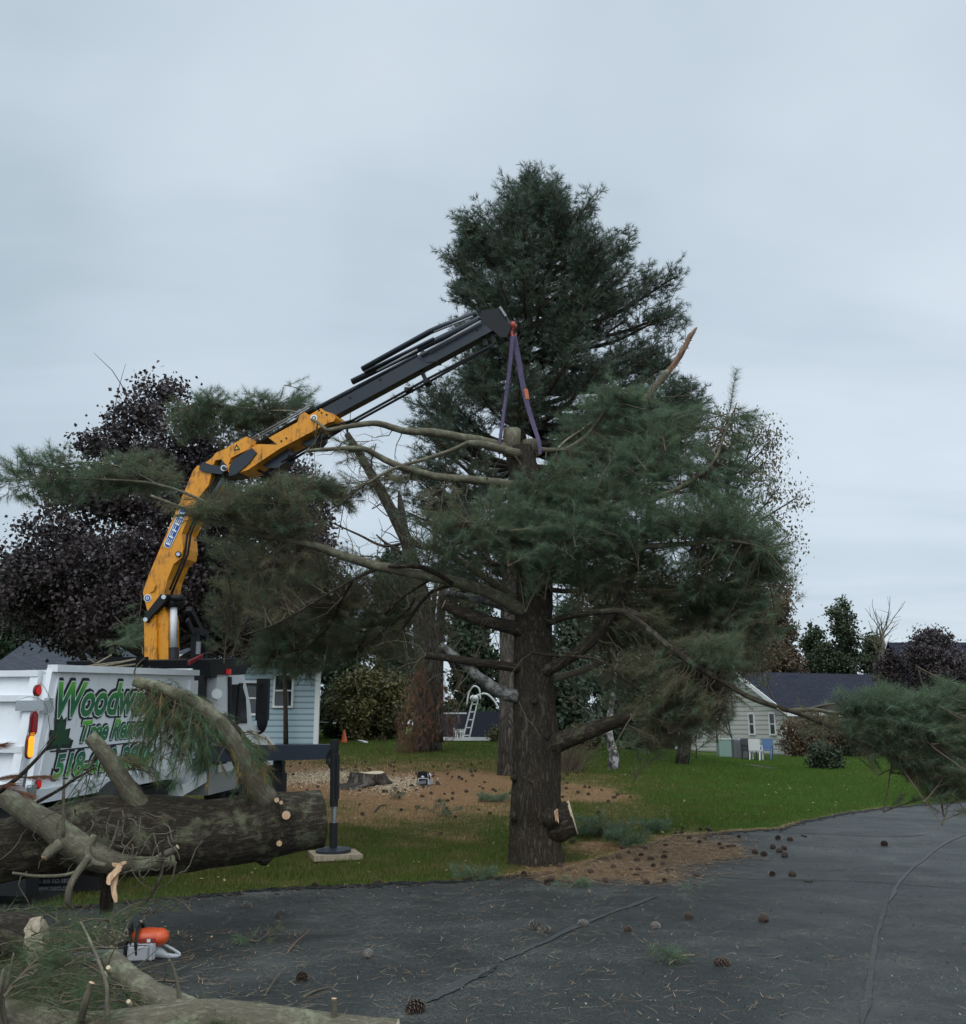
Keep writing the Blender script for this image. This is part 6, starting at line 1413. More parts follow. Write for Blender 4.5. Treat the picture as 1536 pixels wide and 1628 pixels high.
m_ = MB(); m_.tube(np.array([P(420, 1352, 8.5), P(420, 1366, 8.5), P(421, 1376, 8.5)]), [.10, .085, .02], 12, 0, amp=.03, nsc=12); m_.build('torn_knot', M['bark_pine'], lg, smooth=True)
LP = []
for pts, rad, mt, cm in [
    ([(-60, 1225, 7.5), (5, 1268, 7.5), (40, 1290, 7.5), (80, 1315, 7.5), (120, 1345, 7.5), (155, 1365, 7.5), (190, 1374, 7.55), (230, 1374, 7.65), (275, 1368, 7.8)], [.05, .065, .088, .10, .108, .10, .075, .055, .045], 'bark_limb', None),
    ([(425, 1275, 8.4), (403, 1245, 8.3), (388, 1215, 8.25), (370, 1182, 8.2), (345, 1148, 8.15), (315, 1122, 8.1), (280, 1104, 8.0), (245, 1092, 8.0), (214, 1082, 8.0)], [.10, .092, .085, .08, .075, .065, .055, .048, .042], 'bark_limb', 'wood_old'),
    ([(432, 1272, 8.5), (418, 1240, 8.45), (405, 1212, 8.45), (390, 1185, 8.45), (372, 1160, 8.45), (352, 1140, 8.4)], [.07, .062, .058, .05, .045, .035], 'bark_pine', None),
    ([(225, 1285, 8.0), (205, 1256, 7.95), (188, 1230, 7.9), (168, 1202, 7.85), (142, 1170, 7.8)], [.085, .078, .072, .065, .055], 'bark_limb', 'wood_old'),
    ([(250, 1366, 7.6), (262, 1358, 7.6), (275, 1352, 7.6), (283, 1346, 7.6)], [.03, .028, .026, .02], 'bark_limb', 'wood_cut'),
    ([(150, 1330, 7.5), (138, 1356, 7.4), (150, 1372, 7.3), (168, 1376, 7.3)], [.03, .026, .022, .016], 'bark_limb', None),
    ([(142, 1362, 7.3), (125, 1385, 7.25), (112, 1408, 7.2), (108, 1432, 7.2), (116, 1446, 7.25)], [.026, .026, .024, .022, .010], 'bark_limb', None),
    ([(96, 1342, 7.35), (82, 1352, 7.3), (70, 1364, 7.25)], [.045, .04, .03], 'bark_limb', 'wood_fresh'),
    ([(0, 1258, 7.4), (30, 1235, 7.3), (60, 1205, 7.3), (92, 1168, 7.3)], [.02, .016, .013, .008], 'bark_pine', None),
    ([(60, 1275, 7.4), (90, 1258, 7.3), (120, 1238, 7.3), (148, 1222, 7.3)], [.014, .012, .010, .006], 'bark_pine', None),
    ([(100, 1330, 7.4), (101, 1270, 7.4), (102, 1240, 7.4)], [.012, .012, .010], 'bark_limb', None),
    ([(222, 1082, 8.0), (214, 1070, 8.0), (218, 1058, 8.0), (230, 1046, 8.0)], [.012, .008, .006, .004], 'bark_limb', None),
    ([(260, 1350, 7.6), (256, 1390, 7.5), (238, 1425, 7.4), (195, 1465, 7.2), (175, 1480, 7.2)], [.014, .013, .012, .010, .008], 'bark_pine', None),
    ([(280, 1370, 7.6), (272, 1400, 7.6), (255, 1412, 7.6)], [.008, .006, .004], 'bark_limb', None),
    ([(20, 1388, 7.3), (60, 1393, 7.3), (110, 1390, 7.3), (150, 1372, 7.3)], [.010, .012, .013, .014], 'bark_limb', None),
    ([(60, 1200, 8.0), (84, 1165, 8.0), (86, 1130, 8.0), (70, 1092, 8.0), (58, 1090, 8.0)], [.003, .003, .003, .003, .002], 'bark_limb', None),
    ([(80, 1165, 8.0), (72, 1120, 8.0), (50, 1108, 8.0), (30, 1112, 8.0)], [.003, .003, .003, .002], 'bark_limb', None),
    ([(175, 1375, 7.7), (172, 1410, 7.7), (168, 1452, 7.75)], [.07, .06, .045], 'bark_pine', None),
]:
    o, pp = limb_part(lg, pts, rad, M[mt], seg=16 if rad[0] > .05 else 7, capm=M[cm] if cm else None, amp=.012, nsc=12)
    if rad[0] > .04: LP.append(pp)
for a, b, r_ in ((455, 1296, .030), (440, 1272, .017), (447, 1276, .013), (314, 1279, .013), (444, 1341, .02), (368, 1318, .015)):
    c_ = P(a, b, 8.20 if b < 1330 else 8.25); m_ = MB(); m_.tube(np.array([c_ + [-.005, .10, .01], c_]), [r_ * 1.25, r_ * 1.15], 16, 0, capm=1)
    m_.build('branch_stub', [M['bark_log'], M['wood_fresh'] if r_ > .012 else M['wood_cut']], lg)
def sliver(m_, a, b, w, th, seed=0):
    a = np.array(a); b = np.array(b); d_ = nrm(b - a); s_ = nrm(np.cross(d_, [0, 1, 0])); L = np.linalg.norm(b - a); r_ = np.random.default_rng(seed)
    k = np.linspace(0, 1, 12); wd = w * (np.sin(np.pi * np.clip(k * .8 + .12, 0, 1)) ** .6) * (.8 + .35 * r_.random(12)); c_ = a + (b - a) * k[:, None] + s_ * (w * .3 * np.sin(k * 5 + seed))[:, None]
    Lf = c_ - s_ * wd[:, None] / 2; Rt = c_ + s_ * wd[:, None] / 2; t_ = np.array([0, th, 0]); n = 12; i = np.arange(n - 1)
    m_.add(np.vstack([Lf, Rt, Rt + t_, Lf + t_]), np.vstack([np.stack([i + x * n, i + 1 + x * n, i + 1 + y * n, i + y * n], 1) for x, y in ((0, 1), (1, 2), (2, 3), (3, 0))]))
m_ = MB(); sliver(m_, P(188, 1374, 7.35), P(173, 1407, 7.3), .050, .02, 1); sliver(m_, P(184, 1380, 7.36), P(182, 1435, 7.32), .042, .02, 2); sliver(m_, P(178, 1374, 7.36), P(200, 1374, 7.34), .03, .02, 3); m_.build('torn_splinters', M['wood_fresh'], lg)
# foliage hanging over the truck side
AL = np.vstack(LP); tu = ([], [], []); tw = []; tg_ = ([], [], []); tg2 = []
for px, py, rx, ry_, Y, rY, ns, ti in ((245, 1128, 30, 22, 8.1, .25, 7, .42), (280, 1142, 40, 32, 8.1, .3, 13, .5), (232, 1178, 30, 26, 8.1, .25, 6, .72), (270, 1190, 46, 34, 8.1, .3, 14, .76), (310, 1165, 36, 34, 8.1, .3, 14, .45),
                               (325, 1205, 30, 30, 8.1, .3, 10, .5), (250, 1222, 50, 20, 8.0, .25, 8, .8), (300, 1230, 40, 20, 8.0, .2, 6, .78), (415, 1200, 18, 30, 8.4, .2, 8, .62), (425, 1230, 14, 22, 8.3, .2, 5, .6), (400, 1240, 30, 16, 8.2, .2, 6, .4), (290, 1110, 40, 12, 8.1, .2, 8, .3), (120, 1285, 30, 16, 7.9, .2, 4, .6)):
    c = P(px, py, Y); s_ = pxm(Y)
    for k in range(ns):
        e_ = c + nrm(rng.standard_normal(3)) * rng.random() ** .5 * np.array([rx * s_, rY, ry_ * s_])
        dd = np.linalg.norm(AL - e_ - [0, 0, .25], axis=1); b_ = AL[np.argmin(dd + rng.random(len(dd)) * .15)]
        L = np.linalg.norm(e_ - b_)
        if L > .8: b_ = e_ + (b_ - e_) / L * .7
        gold = rng.random() < .22
        A_, B_ = (tg_, tg2) if gold else (tu, tw)
        spray(b_, e_, A_[0], A_[1], A_[2], B_, .5 + .2 * rng.standard_normal() if gold else ti + .12 * rng.standard_normal(), step=.06, side=.15, sag=.25)
def droopax(t_, k=.5): return (t_[0], [np.array(a) * .8 + [0, 0, -k] for a in t_[1]], t_[2])
M['needle_gold'] = needle_mat('needle_gold', [(0.0, (0.09, 0.06, 0.03)), (0.5, (0.17, 0.12, 0.04)), (1.0, (0.26, 0.19, 0.06))])
G_LOG = needle_mat('needle_fallen', [(0.0, (0.13, 0.105, 0.06)), (0.35, (0.10, 0.13, 0.055)), (0.65, (0.075, 0.145, 0.068)), (1.0, (0.13, 0.21, 0.12))], trans=.35)
finish_foliage('foliage', lg, droopax(tu), tw, 34, .115, .0022, .11, G_LOG, minr=.0, spread=(10, 45), droop=.7)
finish_foliage('faded_foliage', lg, droopax(tg_), tg2, 26, .11, .0022, .11, M['needle_gold'], spread=(10, 45), droop=.7, label='yellowed hanging needles')
tu = ([], [], []); tw = []
for a, b, c_, d in ((30, 1236, 78, 1234), (-10, 1240, 24, 1232), (-20, 1190, 6, 1182), (20, 1256, 48, 1262), (-5, 1250, 20, 1246)):
    p0 = P(a, b, 7.3); p1 = P(c_, d, 7.3)
    for t_ in np.linspace(.2, .9, 5): tu[0].append(p0 + (p1 - p0) * t_); tu[1].append(p1 - p0 + [0, 0, -.03]); tu[2].append(.45)
    tw.append((np.array([p0, p1]), .006))
finish_foliage('dead_foliage', lg, tu, tw, 30, .12, .0035, .06, M['needle_dead'], spread=(4, 22), droop=.15, label='rusty red dead needle tufts')
# small bare twigs on the log
m_ = MB()
for k in range(46):
    a = rng.uniform(40, 300); b_ = rng.uniform(1280, 1390); q = P(a, b_, 7.55); d_ = nrm(np.array([rng.uniform(-1, 1), -.4, rng.uniform(-.7, .9)])); pp = [q]
    for j in range(6): pp.append(pp[-1] + d_ * .055); d_ = nrm(d_ + .45 * rng.standard_normal(3))
    m_.tube(np.array(pp), np.linspace(.006, .002, 7), 4, 0, cap=False)
m_.build('dead_twigs', M['bark_limb'], lg)

# ------------------------------------------------------------------ trunk lying along the bottom edge
ft = thing('fallen_trunk', 'pale fallen trunk along the bottom edge of the picture with an upward forked limb', 'log', tuple(P(300, 1650, 5.2)))
m_ = MB(); lp = [(-160, 1600, 5.5, 30), (20, 1628, 5.35, 32), (120, 1648, 5.25, 32), (250, 1642, 5.25, 38), (330, 1634, 5.28, 38), (450, 1640, 5.25, 32), (560, 1648, 5.22, 28), (632, 1650, 5.2, 24)]
p = np.array([P(a, b, c) for a, b, c, r in lp]); r = np.array([r_ * pxm(c) for a, b, c, r_ in lp]); p[:, 2] = np.maximum(p[:, 2], r * .85); p2, r2 = smooth_path(p, r, 16); m_.tube(p2, r2, 56, 0, capm=1, amp=.007, nsc=14)
m_.build('trunk', [M['bark_limb'], M['wood_cut']], ft, smooth=True)
for pts, rad, cm in [
    ([(300, 1615, 5.3), (270, 1600, 5.4), (240, 1585, 5.5), (212, 1562, 5.65), (188, 1538, 5.8), (176, 1524, 5.9)], [.085, .085, .075, .068, .06, .052], 'wood_old'),
    ([(262, 1580, 5.42), (273, 1585, 5.40), (283, 1592, 5.38)], [.03, .028, .02], 'wood_cut'),
    ([(125, 1640, 5.2), (134, 1600, 5.1), (142, 1572, 5.1), (146, 1562, 5.1)], [.020, .018, .016, .015], 'wood_fresh'),
    ([(286, 1600, 5.3), (284, 1575, 5.3), (278, 1545, 5.3), (270, 1525, 5.3)], [.014, .010, .007, .004], None),
    ([(530, 1640, 5.2), (532, 1615, 5.2), (531, 1587, 5.2)], [.020, .017, .015], 'wood_fresh'),
    ([(172, 1650, 5.1), (170, 1600, 5.1), (168, 1560, 5.15), (145, 1500, 5.4), (128, 1465, 5.5)], [.012, .011, .010, .008, .005], None),
    ([(8, 1640, 5.2), (3, 1590, 5.2), (12, 1560, 5.2), (22, 1515, 5.2)], [.016, .014, .010, .004], None),
    ([(10, 1575, 5.2), (26, 1560, 5.2), (42, 1551, 5.2)], [.008, .007, .005], None),
    ([(76, 1605, 5.2), (100, 1595, 5.2), (132, 1588, 5.2)], [.006, .005, .004], None),
    ([(0, 1640, 5.15), (-6, 1600, 5.15), (6, 1540, 5.2)], [.02, .016, .008], None),
]:
    limb_part(ft, pts, rad, M['bark_limb'], seg=22 if rad[0] > .05 else 7, capm=M[cm] if cm else None, amp=.008, nsc=14)
m_ = MB()
for a, b in ((204, 1592), (206, 1618), (165, 1547), (172, 1538), (300, 1625)): m_.tube(np.array([P(a + 3, b + 5, 5.3), P(a, b, 5.27)]), [.012, .011], 8)
m_.build('pale_stub', M['wood_cut'], ft)
m_ = MB()
for k in range(110):
    q = P(rng.uniform(-10, 330), 1600, 5.3); q = np.array([q[0], rng.uniform(5.0, 7.0), .02 + .12 * rng.random()]); q[0] = P(rng.uniform(-30, 185), 1500, q[1])[0]; d_ = nrm(np.array([rng.uniform(-1, 1), rng.uniform(-1, 1), rng.uniform(0, .35)])); pp = [q]; L = rng.uniform(.1, .55)
    for j in range(5): pp.append(pp[-1] + d_ * L / 5); d_ = nrm(d_ + .3 * rng.standard_normal(3) * [1, 1, .5])
    pp = np.array(pp); pp[:, 2] = np.maximum(pp[:, 2], .02); m_.tube(pp, np.linspace(.007, .002, 6) * rng.uniform(.5, 1.2), 5, 0, cap=False)
m_.build('brush', M['bark_limb'], ft)
tu = ([], [], []); tw = []
for px, py, rx, ry_, Y, rY, ns, ti in ((60, 1560, 60, 34, 5.6, .3, 24, .34), (130, 1590, 60, 26, 5.4, .3, 24, .38), (110, 1500, 60, 26, 6.0, .35, 20, .40), (170, 1475, 50, 18, 6.9, .3, 10, .42), (70, 1450, 50, 14, 7.2, .3, 8, .36), (30, 1520, 34, 20, 5.9, .3, 6, .34), (210, 1610, 50, 14, 5.35, .2, 8, .36), (250, 1440, 34, 14, 7.6, .2, 4, .5), (350, 1620, 36, 10, 5.2, .12, 5, .3), (200, 1450, 30, 10, 7.4, .2, 3, .45), (20, 1600, 40, 20, 5.3, .2, 6, .32)):
    c = P(px, py, Y); s_ = pxm(Y)
    for k in range(ns):
        e_ = c + nrm(rng.standard_normal(3)) * rng.random() ** .5 * np.array([rx * s_, rY, ry_ * s_]); e_[2] = max(e_[2], .04)
        b_ = e_ + np.array([rng.uniform(-.3, .3), .2 * rng.standard_normal(), -.08 * rng.random()]); b_[2] = max(.03, b_[2])
        spray(b_, e_, tu[0], tu[1], tu[2], tw, ti + .12 * rng.standard_normal(), step=.06, side=.12, sag=.15)
finish_foliage('foliage', ft, tu, tw, 24, .10, .0017, .10, G_LOG, spread=(12, 50), droop=.2)
# log end at the far left, splintered plank
lo = thing('felled_log', 'short weathered rough-barked log at the left edge, left of the small chainsaw', 'log', tuple(P(0, 1510, 6.6)))
m_ = MB(); p = np.array([P(-140, 1500, 6.9), P(-40, 1492, 6.7), P(20, 1492, 6.6), P(58, 1494, 6.55)]); r = np.array([.16, .16, .15, .12]); p[:, 2] = np.maximum(p[:, 2], r); p2, r2 = smooth_path(p, r, 14); m_.tube(p2, r2, 48, 0, capm=1, amp=.02, nsc=13); m_.build('trunk', [M['bark_pine'], M['wood_old']], lo, smooth=True)
pk = MB(); sliver(pk, P(63, 1458, 6.2), P(42, 1552, 6.0), .105, .03, 4); o = pk.build('split_plank', M['wood_old']); tag(o, 'pale split slab of wood standing against the log at the far left', 'wood slab')

# ------------------------------------------------------------------ stump
g = G(583, 1249); stp = thing('tree_stump', 'wide fresh-cut tree stump with root flare on the straw-covered lawn', 'stump', tuple(g)); s_ = pxm(g[1])
m_ = MB(); n = 64; H = 19 * s_
for_r = []
prof_ = [(-.05, 1.75), (.0, 1.5), (.06, 1.22), (.14, 1.08), (.24, 1.0), (H, .96)]
a = np.linspace(0, 2 * math.pi, n, endpoint=False); V_ = []
for z, k in prof_:
    lob = 1 + (k - .95) * .55 * np.sin(a * 3 + .6) + (k - .95) * .35 * np.sin(a * 5 + 2)
    rr = 27 * s_ * k * lob * (1 + .03 * np.sin(a * 17)); V_.append(np.stack([g[0] + np.cos(a) * rr - .25 * (k > 1.3), g[1] + np.sin(a) * rr, np.full(n, g[2] + z) + .02 * np.sin(a * 2)], 1))
V_ = np.vstack(V_); i = np.arange(len(prof_) - 1)[:, None] * n; j = np.arange(n)[None, :]
bk = np.stack([np.tile(np.cos(a) * .5, 6), np.tile(np.sin(a) * .5, 6), V_[:, 2]], 1)
m_.add(V_, np.stack([i + j, i + (j + 1) % n, i + n + (j + 1) % n, i + n + j], -1).reshape(-1, 4), 0, .5, bk)
m_.build('bark', M['bark_far'], stp, smooth=True); m_ = MB(); m_.poly(V_[-n:] + [0, 0, .006], 0); m_.build('cut_face', M['wood_cut'], stp)
def chips(px, py, rx, ry_, n, label, mt='litter'):
    m_ = MB(); 
    for k in range(n):
        q = G(px + rx * rng.standard_normal() * .5, py + ry_ * rng.standard_normal() * .5) if k < 1 else None
    c0 = G(px, py); sx = rx * pxm(c0[1]); y0_, y1_ = G(px, py + ry_)[1], G(px, max(1185, py - ry_))[1]
    x = c0[0] + sx * rng.standard_normal(n) * .5; y = c0[1] + (y1_ - y0_) / 2 * rng.standard_normal(n) * .5
    z = terrain(x, y) + .022 + .01 * rng.random(n); ps = np.stack([x, y, z], 1); a = rng.random(n) * 3.14; l = .004 + .011 * rng.random(n)
    d_ = np.stack([np.cos(a) * l, np.sin(a) * l, 0 * l], 1); w_ = np.stack([-np.sin(a) * l * .5, np.cos(a) * l * .5, .004 * rng.standard_normal(n)], 1)
    m_.add(np.stack([ps - d_ - w_, ps - d_ + w_, ps + d_ + w_, ps + d_ - w_], 1).reshape(-1, 3), np.arange(4 * n).reshape(-1, 4)); o = m_.build('wood_chips', M['wood_cut']); tag(o, label, 'wood chips', kind='stuff')
chips(515, 1236, 60, 12, 9000, 'pale wood chips strewn left of the tree stump'); chips(628, 1248, 50, 14, 5000, 'wood chips strewn right of the tree stump')
chips(170, 1500, 90, 30, 300, 'wood chips and bark crumbs on the asphalt round the small chainsaw')

# ------------------------------------------------------------------ chainsaws
M['saw_orange'] = mat('saw_orange', (.62, .09, .025), .35); M['saw_grey'] = mat('saw_grey', (.38, .39, .40), .45); M['saw_red'] = mat('saw_dark_red', (.28, .03, .02), .4)
def chainsaw(loc, rz, sc, label, covermat):
    root = thing('chainsaw', label, 'chainsaw', tuple(loc), (0, 0, rz)); S = sc
    def pt(name, mt, fn, par=root, smooth=False):
        m_ = MB(); fn(m_); m_.V = [v * S for v in m_.V]; return m_.build(name, mt, par, smooth=smooth, world=False)
    def bevbox(m, c, sz, b=.012):
        c = np.array(c); sx, sy, sz_ = np.array(sz) / 2; pr = []
        for z, k in ((-sz_, b), (-sz_ + b, 0), (sz_ - b, 0), (sz_, b)):
            x, y = sx - k, sy - k
            pr.append([(x, y - b, z), (x - b, y, z), (-x + b, y, z), (-x, y - b, z), (-x, -y + b, z), (-x + b, -y, z), (x - b, -y, z), (x, -y + b, z)])
        V = np.array(pr).reshape(-1, 3) + c; i = np.arange(3)[:, None] * 8; j = np.arange(8)[None, :]
        m.add(V, np.stack([i + j, i + 8 + j, i + 8 + (j + 1) % 8, i + (j + 1) % 8], -1).reshape(-1, 4)); m.F.append(np.array([[0, 1, 2, 3, 4, 5, 6, 7]]) + m.n - 32); m.M.append(np.zeros(1, np.int32)); m.F.append(np.array([[31, 30, 29, 28, 27, 26, 25, 24]]) + m.n - 32); m.M.append(np.zeros(1, np.int32))
    pt('crankcase', M['saw_grey'], lambda m: (bevbox(m, (-.03, 0, .075), (.20, .20, .13)), bevbox(m, (-.05, -.105, .07), (.15, .03, .11)), m.box((.045, -.122, .075), (.02, .01, .10))))
    tc_ = pt('top_cover', covermat, lambda m: (m.ball((.01, 0, .165), (.14, .095, .065), 0, 20, 12), bevbox(m, (.0, -.0, .155), (.20, .17, .06), .02), m.ball((.085, 0, .16), (.075, .085, .065), 0, 16, 10)), smooth=True)
    pt('side_vent', M['saw_red'], lambda m: (bevbox(m, (.01, -.088, .155), (.12, .02, .035), .004),), tc_)
    pt('decal', M['decal_white'], lambda m: m.box((.02, -.100, .155), (.025, .003, .022)), tc_)
    def rh(m):
        p_, r_ = smooth_path(np.array([(.05, 0, .125), (.10, 0, .115), (.16, 0, .085), (.215, 0, .052), (.24, 0, .03), (.22, 0, .018), (.15, 0, .024), (.10, 0, .045), (.05, 0, .06)]), np.array([.022, .011, .010, .011, .014, .018, .022, .038, .05]), 5); m.tube(p_, r_, 10)
    pt('rear_handle', M['saw_grey'], rh, smooth=True)
    pt('trigger', M['black_metal'], lambda m: m.box((.13, 0, .105), (.03, .01, .025)))
    def fh(m):
        p_, r_ = smooth_path(np.array([(-.06, -.11, .06), (-.07, -.115, .16), (-.065, -.07, .235), (-.06, .02, .25), (-.05, .10, .23), (-.05, .13, .14), (-.03, .12, .03)]), np.full(7, .012), 5); m.tube(p_, r_, 10)
    pt('front_handle', M['black_metal'], fh, smooth=True)
    pt('hand_guard', M['black_metal'], lambda m: m.prism([(-.115, -.10, .13), (-.115, .10, .13), (-.135, .09, .25), (-.135, -.09, .25)], (.012, 0, 0)))
    pt('guide_bar', M['grey_metal'], lambda m: m.prism([(-.12, -.085, .05), (-.12, -.085, .10), (-.5, -.085, .105), (-.56, -.085, .09), (-.58, -.085, .075), (-.56, -.085, .06), (-.5, -.085, .045)], (0, .006, 0)))
    pt('clutch_cover', M['black_metal'], lambda m: bevbox(m, (-.14, -.02, .07), (.03, .17, .12)))
    return root
g = G(232, 1527); chainsaw((g[0], g[1], g[2] + .0), R(12), .95, 'orange and grey chainsaw standing on the asphalt beside the branches', M['saw_orange'])
g = G(676, 1249); chainsaw((g[0], g[1], g[2]), R(70), 1.15, 'smaller-looking pale and red chainsaw lying in the straw right of the tree stump', M['plastic_white'])

# ------------------------------------------------------------------ cones, sprigs, twigs on the ground
def cone_mesh():
    m_ = MB(); L = .095; ga = 2.39996; N = 56
    m_.ball((0, 0, 0), (L * .42, .009, .009), 0, 8, 8)
    for k in range(N):
        f = (k + .5) / N; a = k * ga; x = -L / 2 + L * f * .95; rr = .034 * math.sin(math.pi * (f * .74 + .17)) ** .8; ra = np.array([0, math.cos(a), math.sin(a)]); tn_ = np.cross(ra, [1, 0, 0])
        b0 = np.array([x, 0, 0]) + ra * .004; tip_ = b0 + ra * rr + np.array([.016 - .012 * f * 0, 0, 0]); w_ = tn_ * .0075; up_ = np.array([-.003, 0, 0])
        m_.add(np.array([b0 - w_ * .35, b0 + w_ * .35, tip_ + w_, tip_ - w_, b0 - w_ * .35 + up_, b0 + w_ * .35 + up_, tip_ + w_ * .8 + up_, tip_ - w_ * .8 + up_]), [[0, 1, 2, 3], [7, 6, 5, 4], [0, 3, 7, 4], [1, 5, 6, 2]], 0); m_.F.append(np.array([[3, 2, 6, 7]]) + m_.n - 8); m_.M.append(np.zeros(1, np.int32) + 1)
    return m_
M['cone_brown'] = mat('cone_brown', (.050, .030, .020), .8); M['cone_tip'] = mat('cone_tip', (.16, .12, .09), .8)
M['cone_grey'] = mat('cone_grey', (.12, .105, .09), .8); M['cone_tip_pale'] = mat('cone_tip_pale', (.38, .36, .32), .8)
cm_ = cone_mesh(); c0 = cm_.build('pine_cone', [M['cone_brown'], M['cone_tip']]); cg_ = cone_mesh(); c1 = cg_.build('pine_cone', [M['cone_grey'], M['cone_tip_pale']])
used_ = {c0: False, c1: False}
def put_cone(px, py, sc, label, group, src=None, xy=None):
    src = src or c0
    o = src if not used_[src] else src.copy()
    if used_[src]: COL.objects.link(o)
    used_[src] = True
    g = G(px, py) if xy is None else np.array([xy[0], xy[1], float(terrain(*xy))])
    zr = .019 * sc
    o.location = (g[0], g[1], g[2] + zr + .012); o.rotation_euler = (rng.random() * 6, rng.uniform(-.2, .2), rng.random() * 6.28); o.scale = (sc * rng.uniform(.8, 1.1), sc, sc)
    o['label'] = label; o['category'] = 'pine cone'; o['group'] = group
GA, GB, GC = 'pine cones scattered on the open asphalt', 'pine cones in the straw at the road edge', 'pine cones on the straw-covered lawn'
for px, py, s, l, gr_ in ((663, 1613, 1.25, 'dark pine cone at the bottom edge, right of the fallen trunk end', 0), (1147, 1538, 1.1, 'dark open pine cone lower right on the asphalt, right of the green sprig', 0), (1215, 1468, 1.1, 'dark pine cone on the asphalt farthest right in the lower half', 0),
                          (480, 1562, 1.0, 'dark pine cone above the fallen trunk near its cut peg', 0), (585, 1526, 1.0, 'pale brown pine cone alone on the asphalt below the seam, left of centre', 1), (850, 1479, 1.2, 'larger of two touching grey pine cones on the asphalt beside the seam', 1), (869, 1485, .9, 'smaller of two touching grey pine cones on the asphalt beside the seam', 1),
                          (929, 1475, .95, 'grey pine cone lying on the pale seam', 1), (997, 1484, .8, 'small dark pine cone left of a pale one on the asphalt', 0), (1041, 1479, 1.0, 'pale grey pine cone right of a small dark one on the asphalt', 1), (1096, 1462, .85, 'small dark pine cone above the green sprig on the right', 0),
                          (444, 1461, 1.1, 'grey pine cone on the asphalt right above the small green sprig', 1), (441, 1475, .8, 'small tan pine cone touching the spot below the grey cone, left of centre', 1), (392, 1445, 1.0, 'grey pine cone on the asphalt below the sawn log end', 1), (230, 1455, 1.0, 'grey round pine cone just above the small chainsaw', 1),
                          (1406, 1346, 1.2, 'lone dark pine cone far right on the road', 0), (1228, 1394, .9, 'left one of two dark cones in the middle of the road, right of the straw', 0), (1260, 1395, 1.0, 'right one of two dark cones in the middle of the road, right of the straw', 0)):
    put_cone(px, py, s, l, GA, c1 if gr_ else c0)
for px, py in ((1237, 1336), (1229, 1351), (1240, 1357), (1247, 1352), (1248, 1364), (1214, 1362), (1200, 1359), (1257, 1338)): put_cone(px, py, 1.0, 'dark pine cone in the loose cluster on the asphalt near the curved lawn edge', GA)
for px, py in ((1086, 1320), (1076, 1328), (1084, 1327), (1113, 1321), (1123, 1320), (1129, 1324), (1096, 1336), (1122, 1337), (1112, 1342), (1145, 1346), (1159, 1350), (1165, 1349), (1147, 1352), (1059, 1348), (1027, 1353), (1059, 1358), (1057, 1367), (1014, 1372), (1053, 1378), (1040, 1381), (1003, 1387), (1015, 1387), (1010, 1396), (1060, 1388), (1107, 1396), (1029, 1407), (1057, 1404), (1174, 1333), (1000, 1360), (985, 1368), (1020, 1364), (1035, 1370),
               (963, 1405), (905, 1388), (876, 1403), (870, 1408), (890, 1382), (833, 1395), (990, 1352), (600, 1406), (500, 1412), (940, 1391), (975, 1383)):
    put_cone(px + rng.uniform(-1, 1), py, rng.uniform(.65, 1.0), 'dark pine cone lying in the brown straw and dirt along the edge of the asphalt', GB)
nl = 0
while nl < 170:
    x = rng.uniform(-6, 5); y = rng.uniform(13.5, 27)
    if y > float(road_edge(x)) + .4 and rng.random() < float(straw_at(x, y)) - .25:
        put_cone(0, 0, rng.uniform(.6, 1.0), 'dark pine cone among many on the straw round the stump and behind the big trunk', GC, xy=(x, y)); nl += 1
def sprig(px, py, rpx, n, label, mt='needle', tint=.6, k=34, name='pine_sprig'):
    g = G(px, py); root = thing(name, label, 'sprig', tuple(g)); s_ = pxm(g[1]); rpx = max(rpx, .13 / s_); tu = ([], [], []); tw = []
    for j in range(n):
        a = rng.random() * 6.28; e_ = g + np.array([math.cos(a) * rpx * s_, math.sin(a) * rpx * s_ * .9, .03 + (.6 * rpx * s_) * rng.random()]); spray(g + [0, 0, .02], e_, tu[0], tu[1], tu[2], tw, tint + .15 * rng.standard_normal(), step=.07, side=.09)
    tu[0][:] = [q_ if q_[2] > g[2] + .02 else np.array([q_[0], q_[1], g[2] + .02]) for q_ in tu[0]]
    finish_foliage('needles', root, tu, tw, k, .095, .0028 if g[1] < 12 else .0045, .06, M[mt]); return root
sprig(408, 1502, 20, 4, 'small green pine sprig on the asphalt between the chainsaw and the bare twigs', tint=.5, k=30)
sprig(1058, 1528, 19, 5, 'green pine sprig on the open asphalt at the right', tint=.5, k=40)
sprig(1104, 1425, 10, 2, 'tiny green sprig on the asphalt above the right-hand sprig', tint=.8, k=12)
sprig(755, 1398, 28, 14, 'bluish green pine sprig at the lawn edge left of the big trunk', tint=.75)
sprig(910, 1412, 20, 6, 'green pine sprig on the dirt in front of the big trunk', tint=.7)
sprig(788, 1276, 24, 16, 'bushy green pine bough on the lawn touching the left of the big trunk', tint=.6)
sprig(700, 1300, 34, 5, 'thin grey-green bough lying flat on the lawn left of the big trunk', tint=.45)
sprig(960, 1330, 44, 26, 'large fallen green bough on the grass just right of the big trunk', tint=.72)
sprig(1036, 1322, 24, 16, 'upright bluish bough tip standing on the lawn right of the large fallen bough', tint=.85)
sprig(1000, 1345, 30, 14, 'dark fallen bough half over the straw at the asphalt edge', tint=.6)
sprig(620, 1272, 20, 3, 'small dark sprig on the straw below the tree stump', tint=.3)
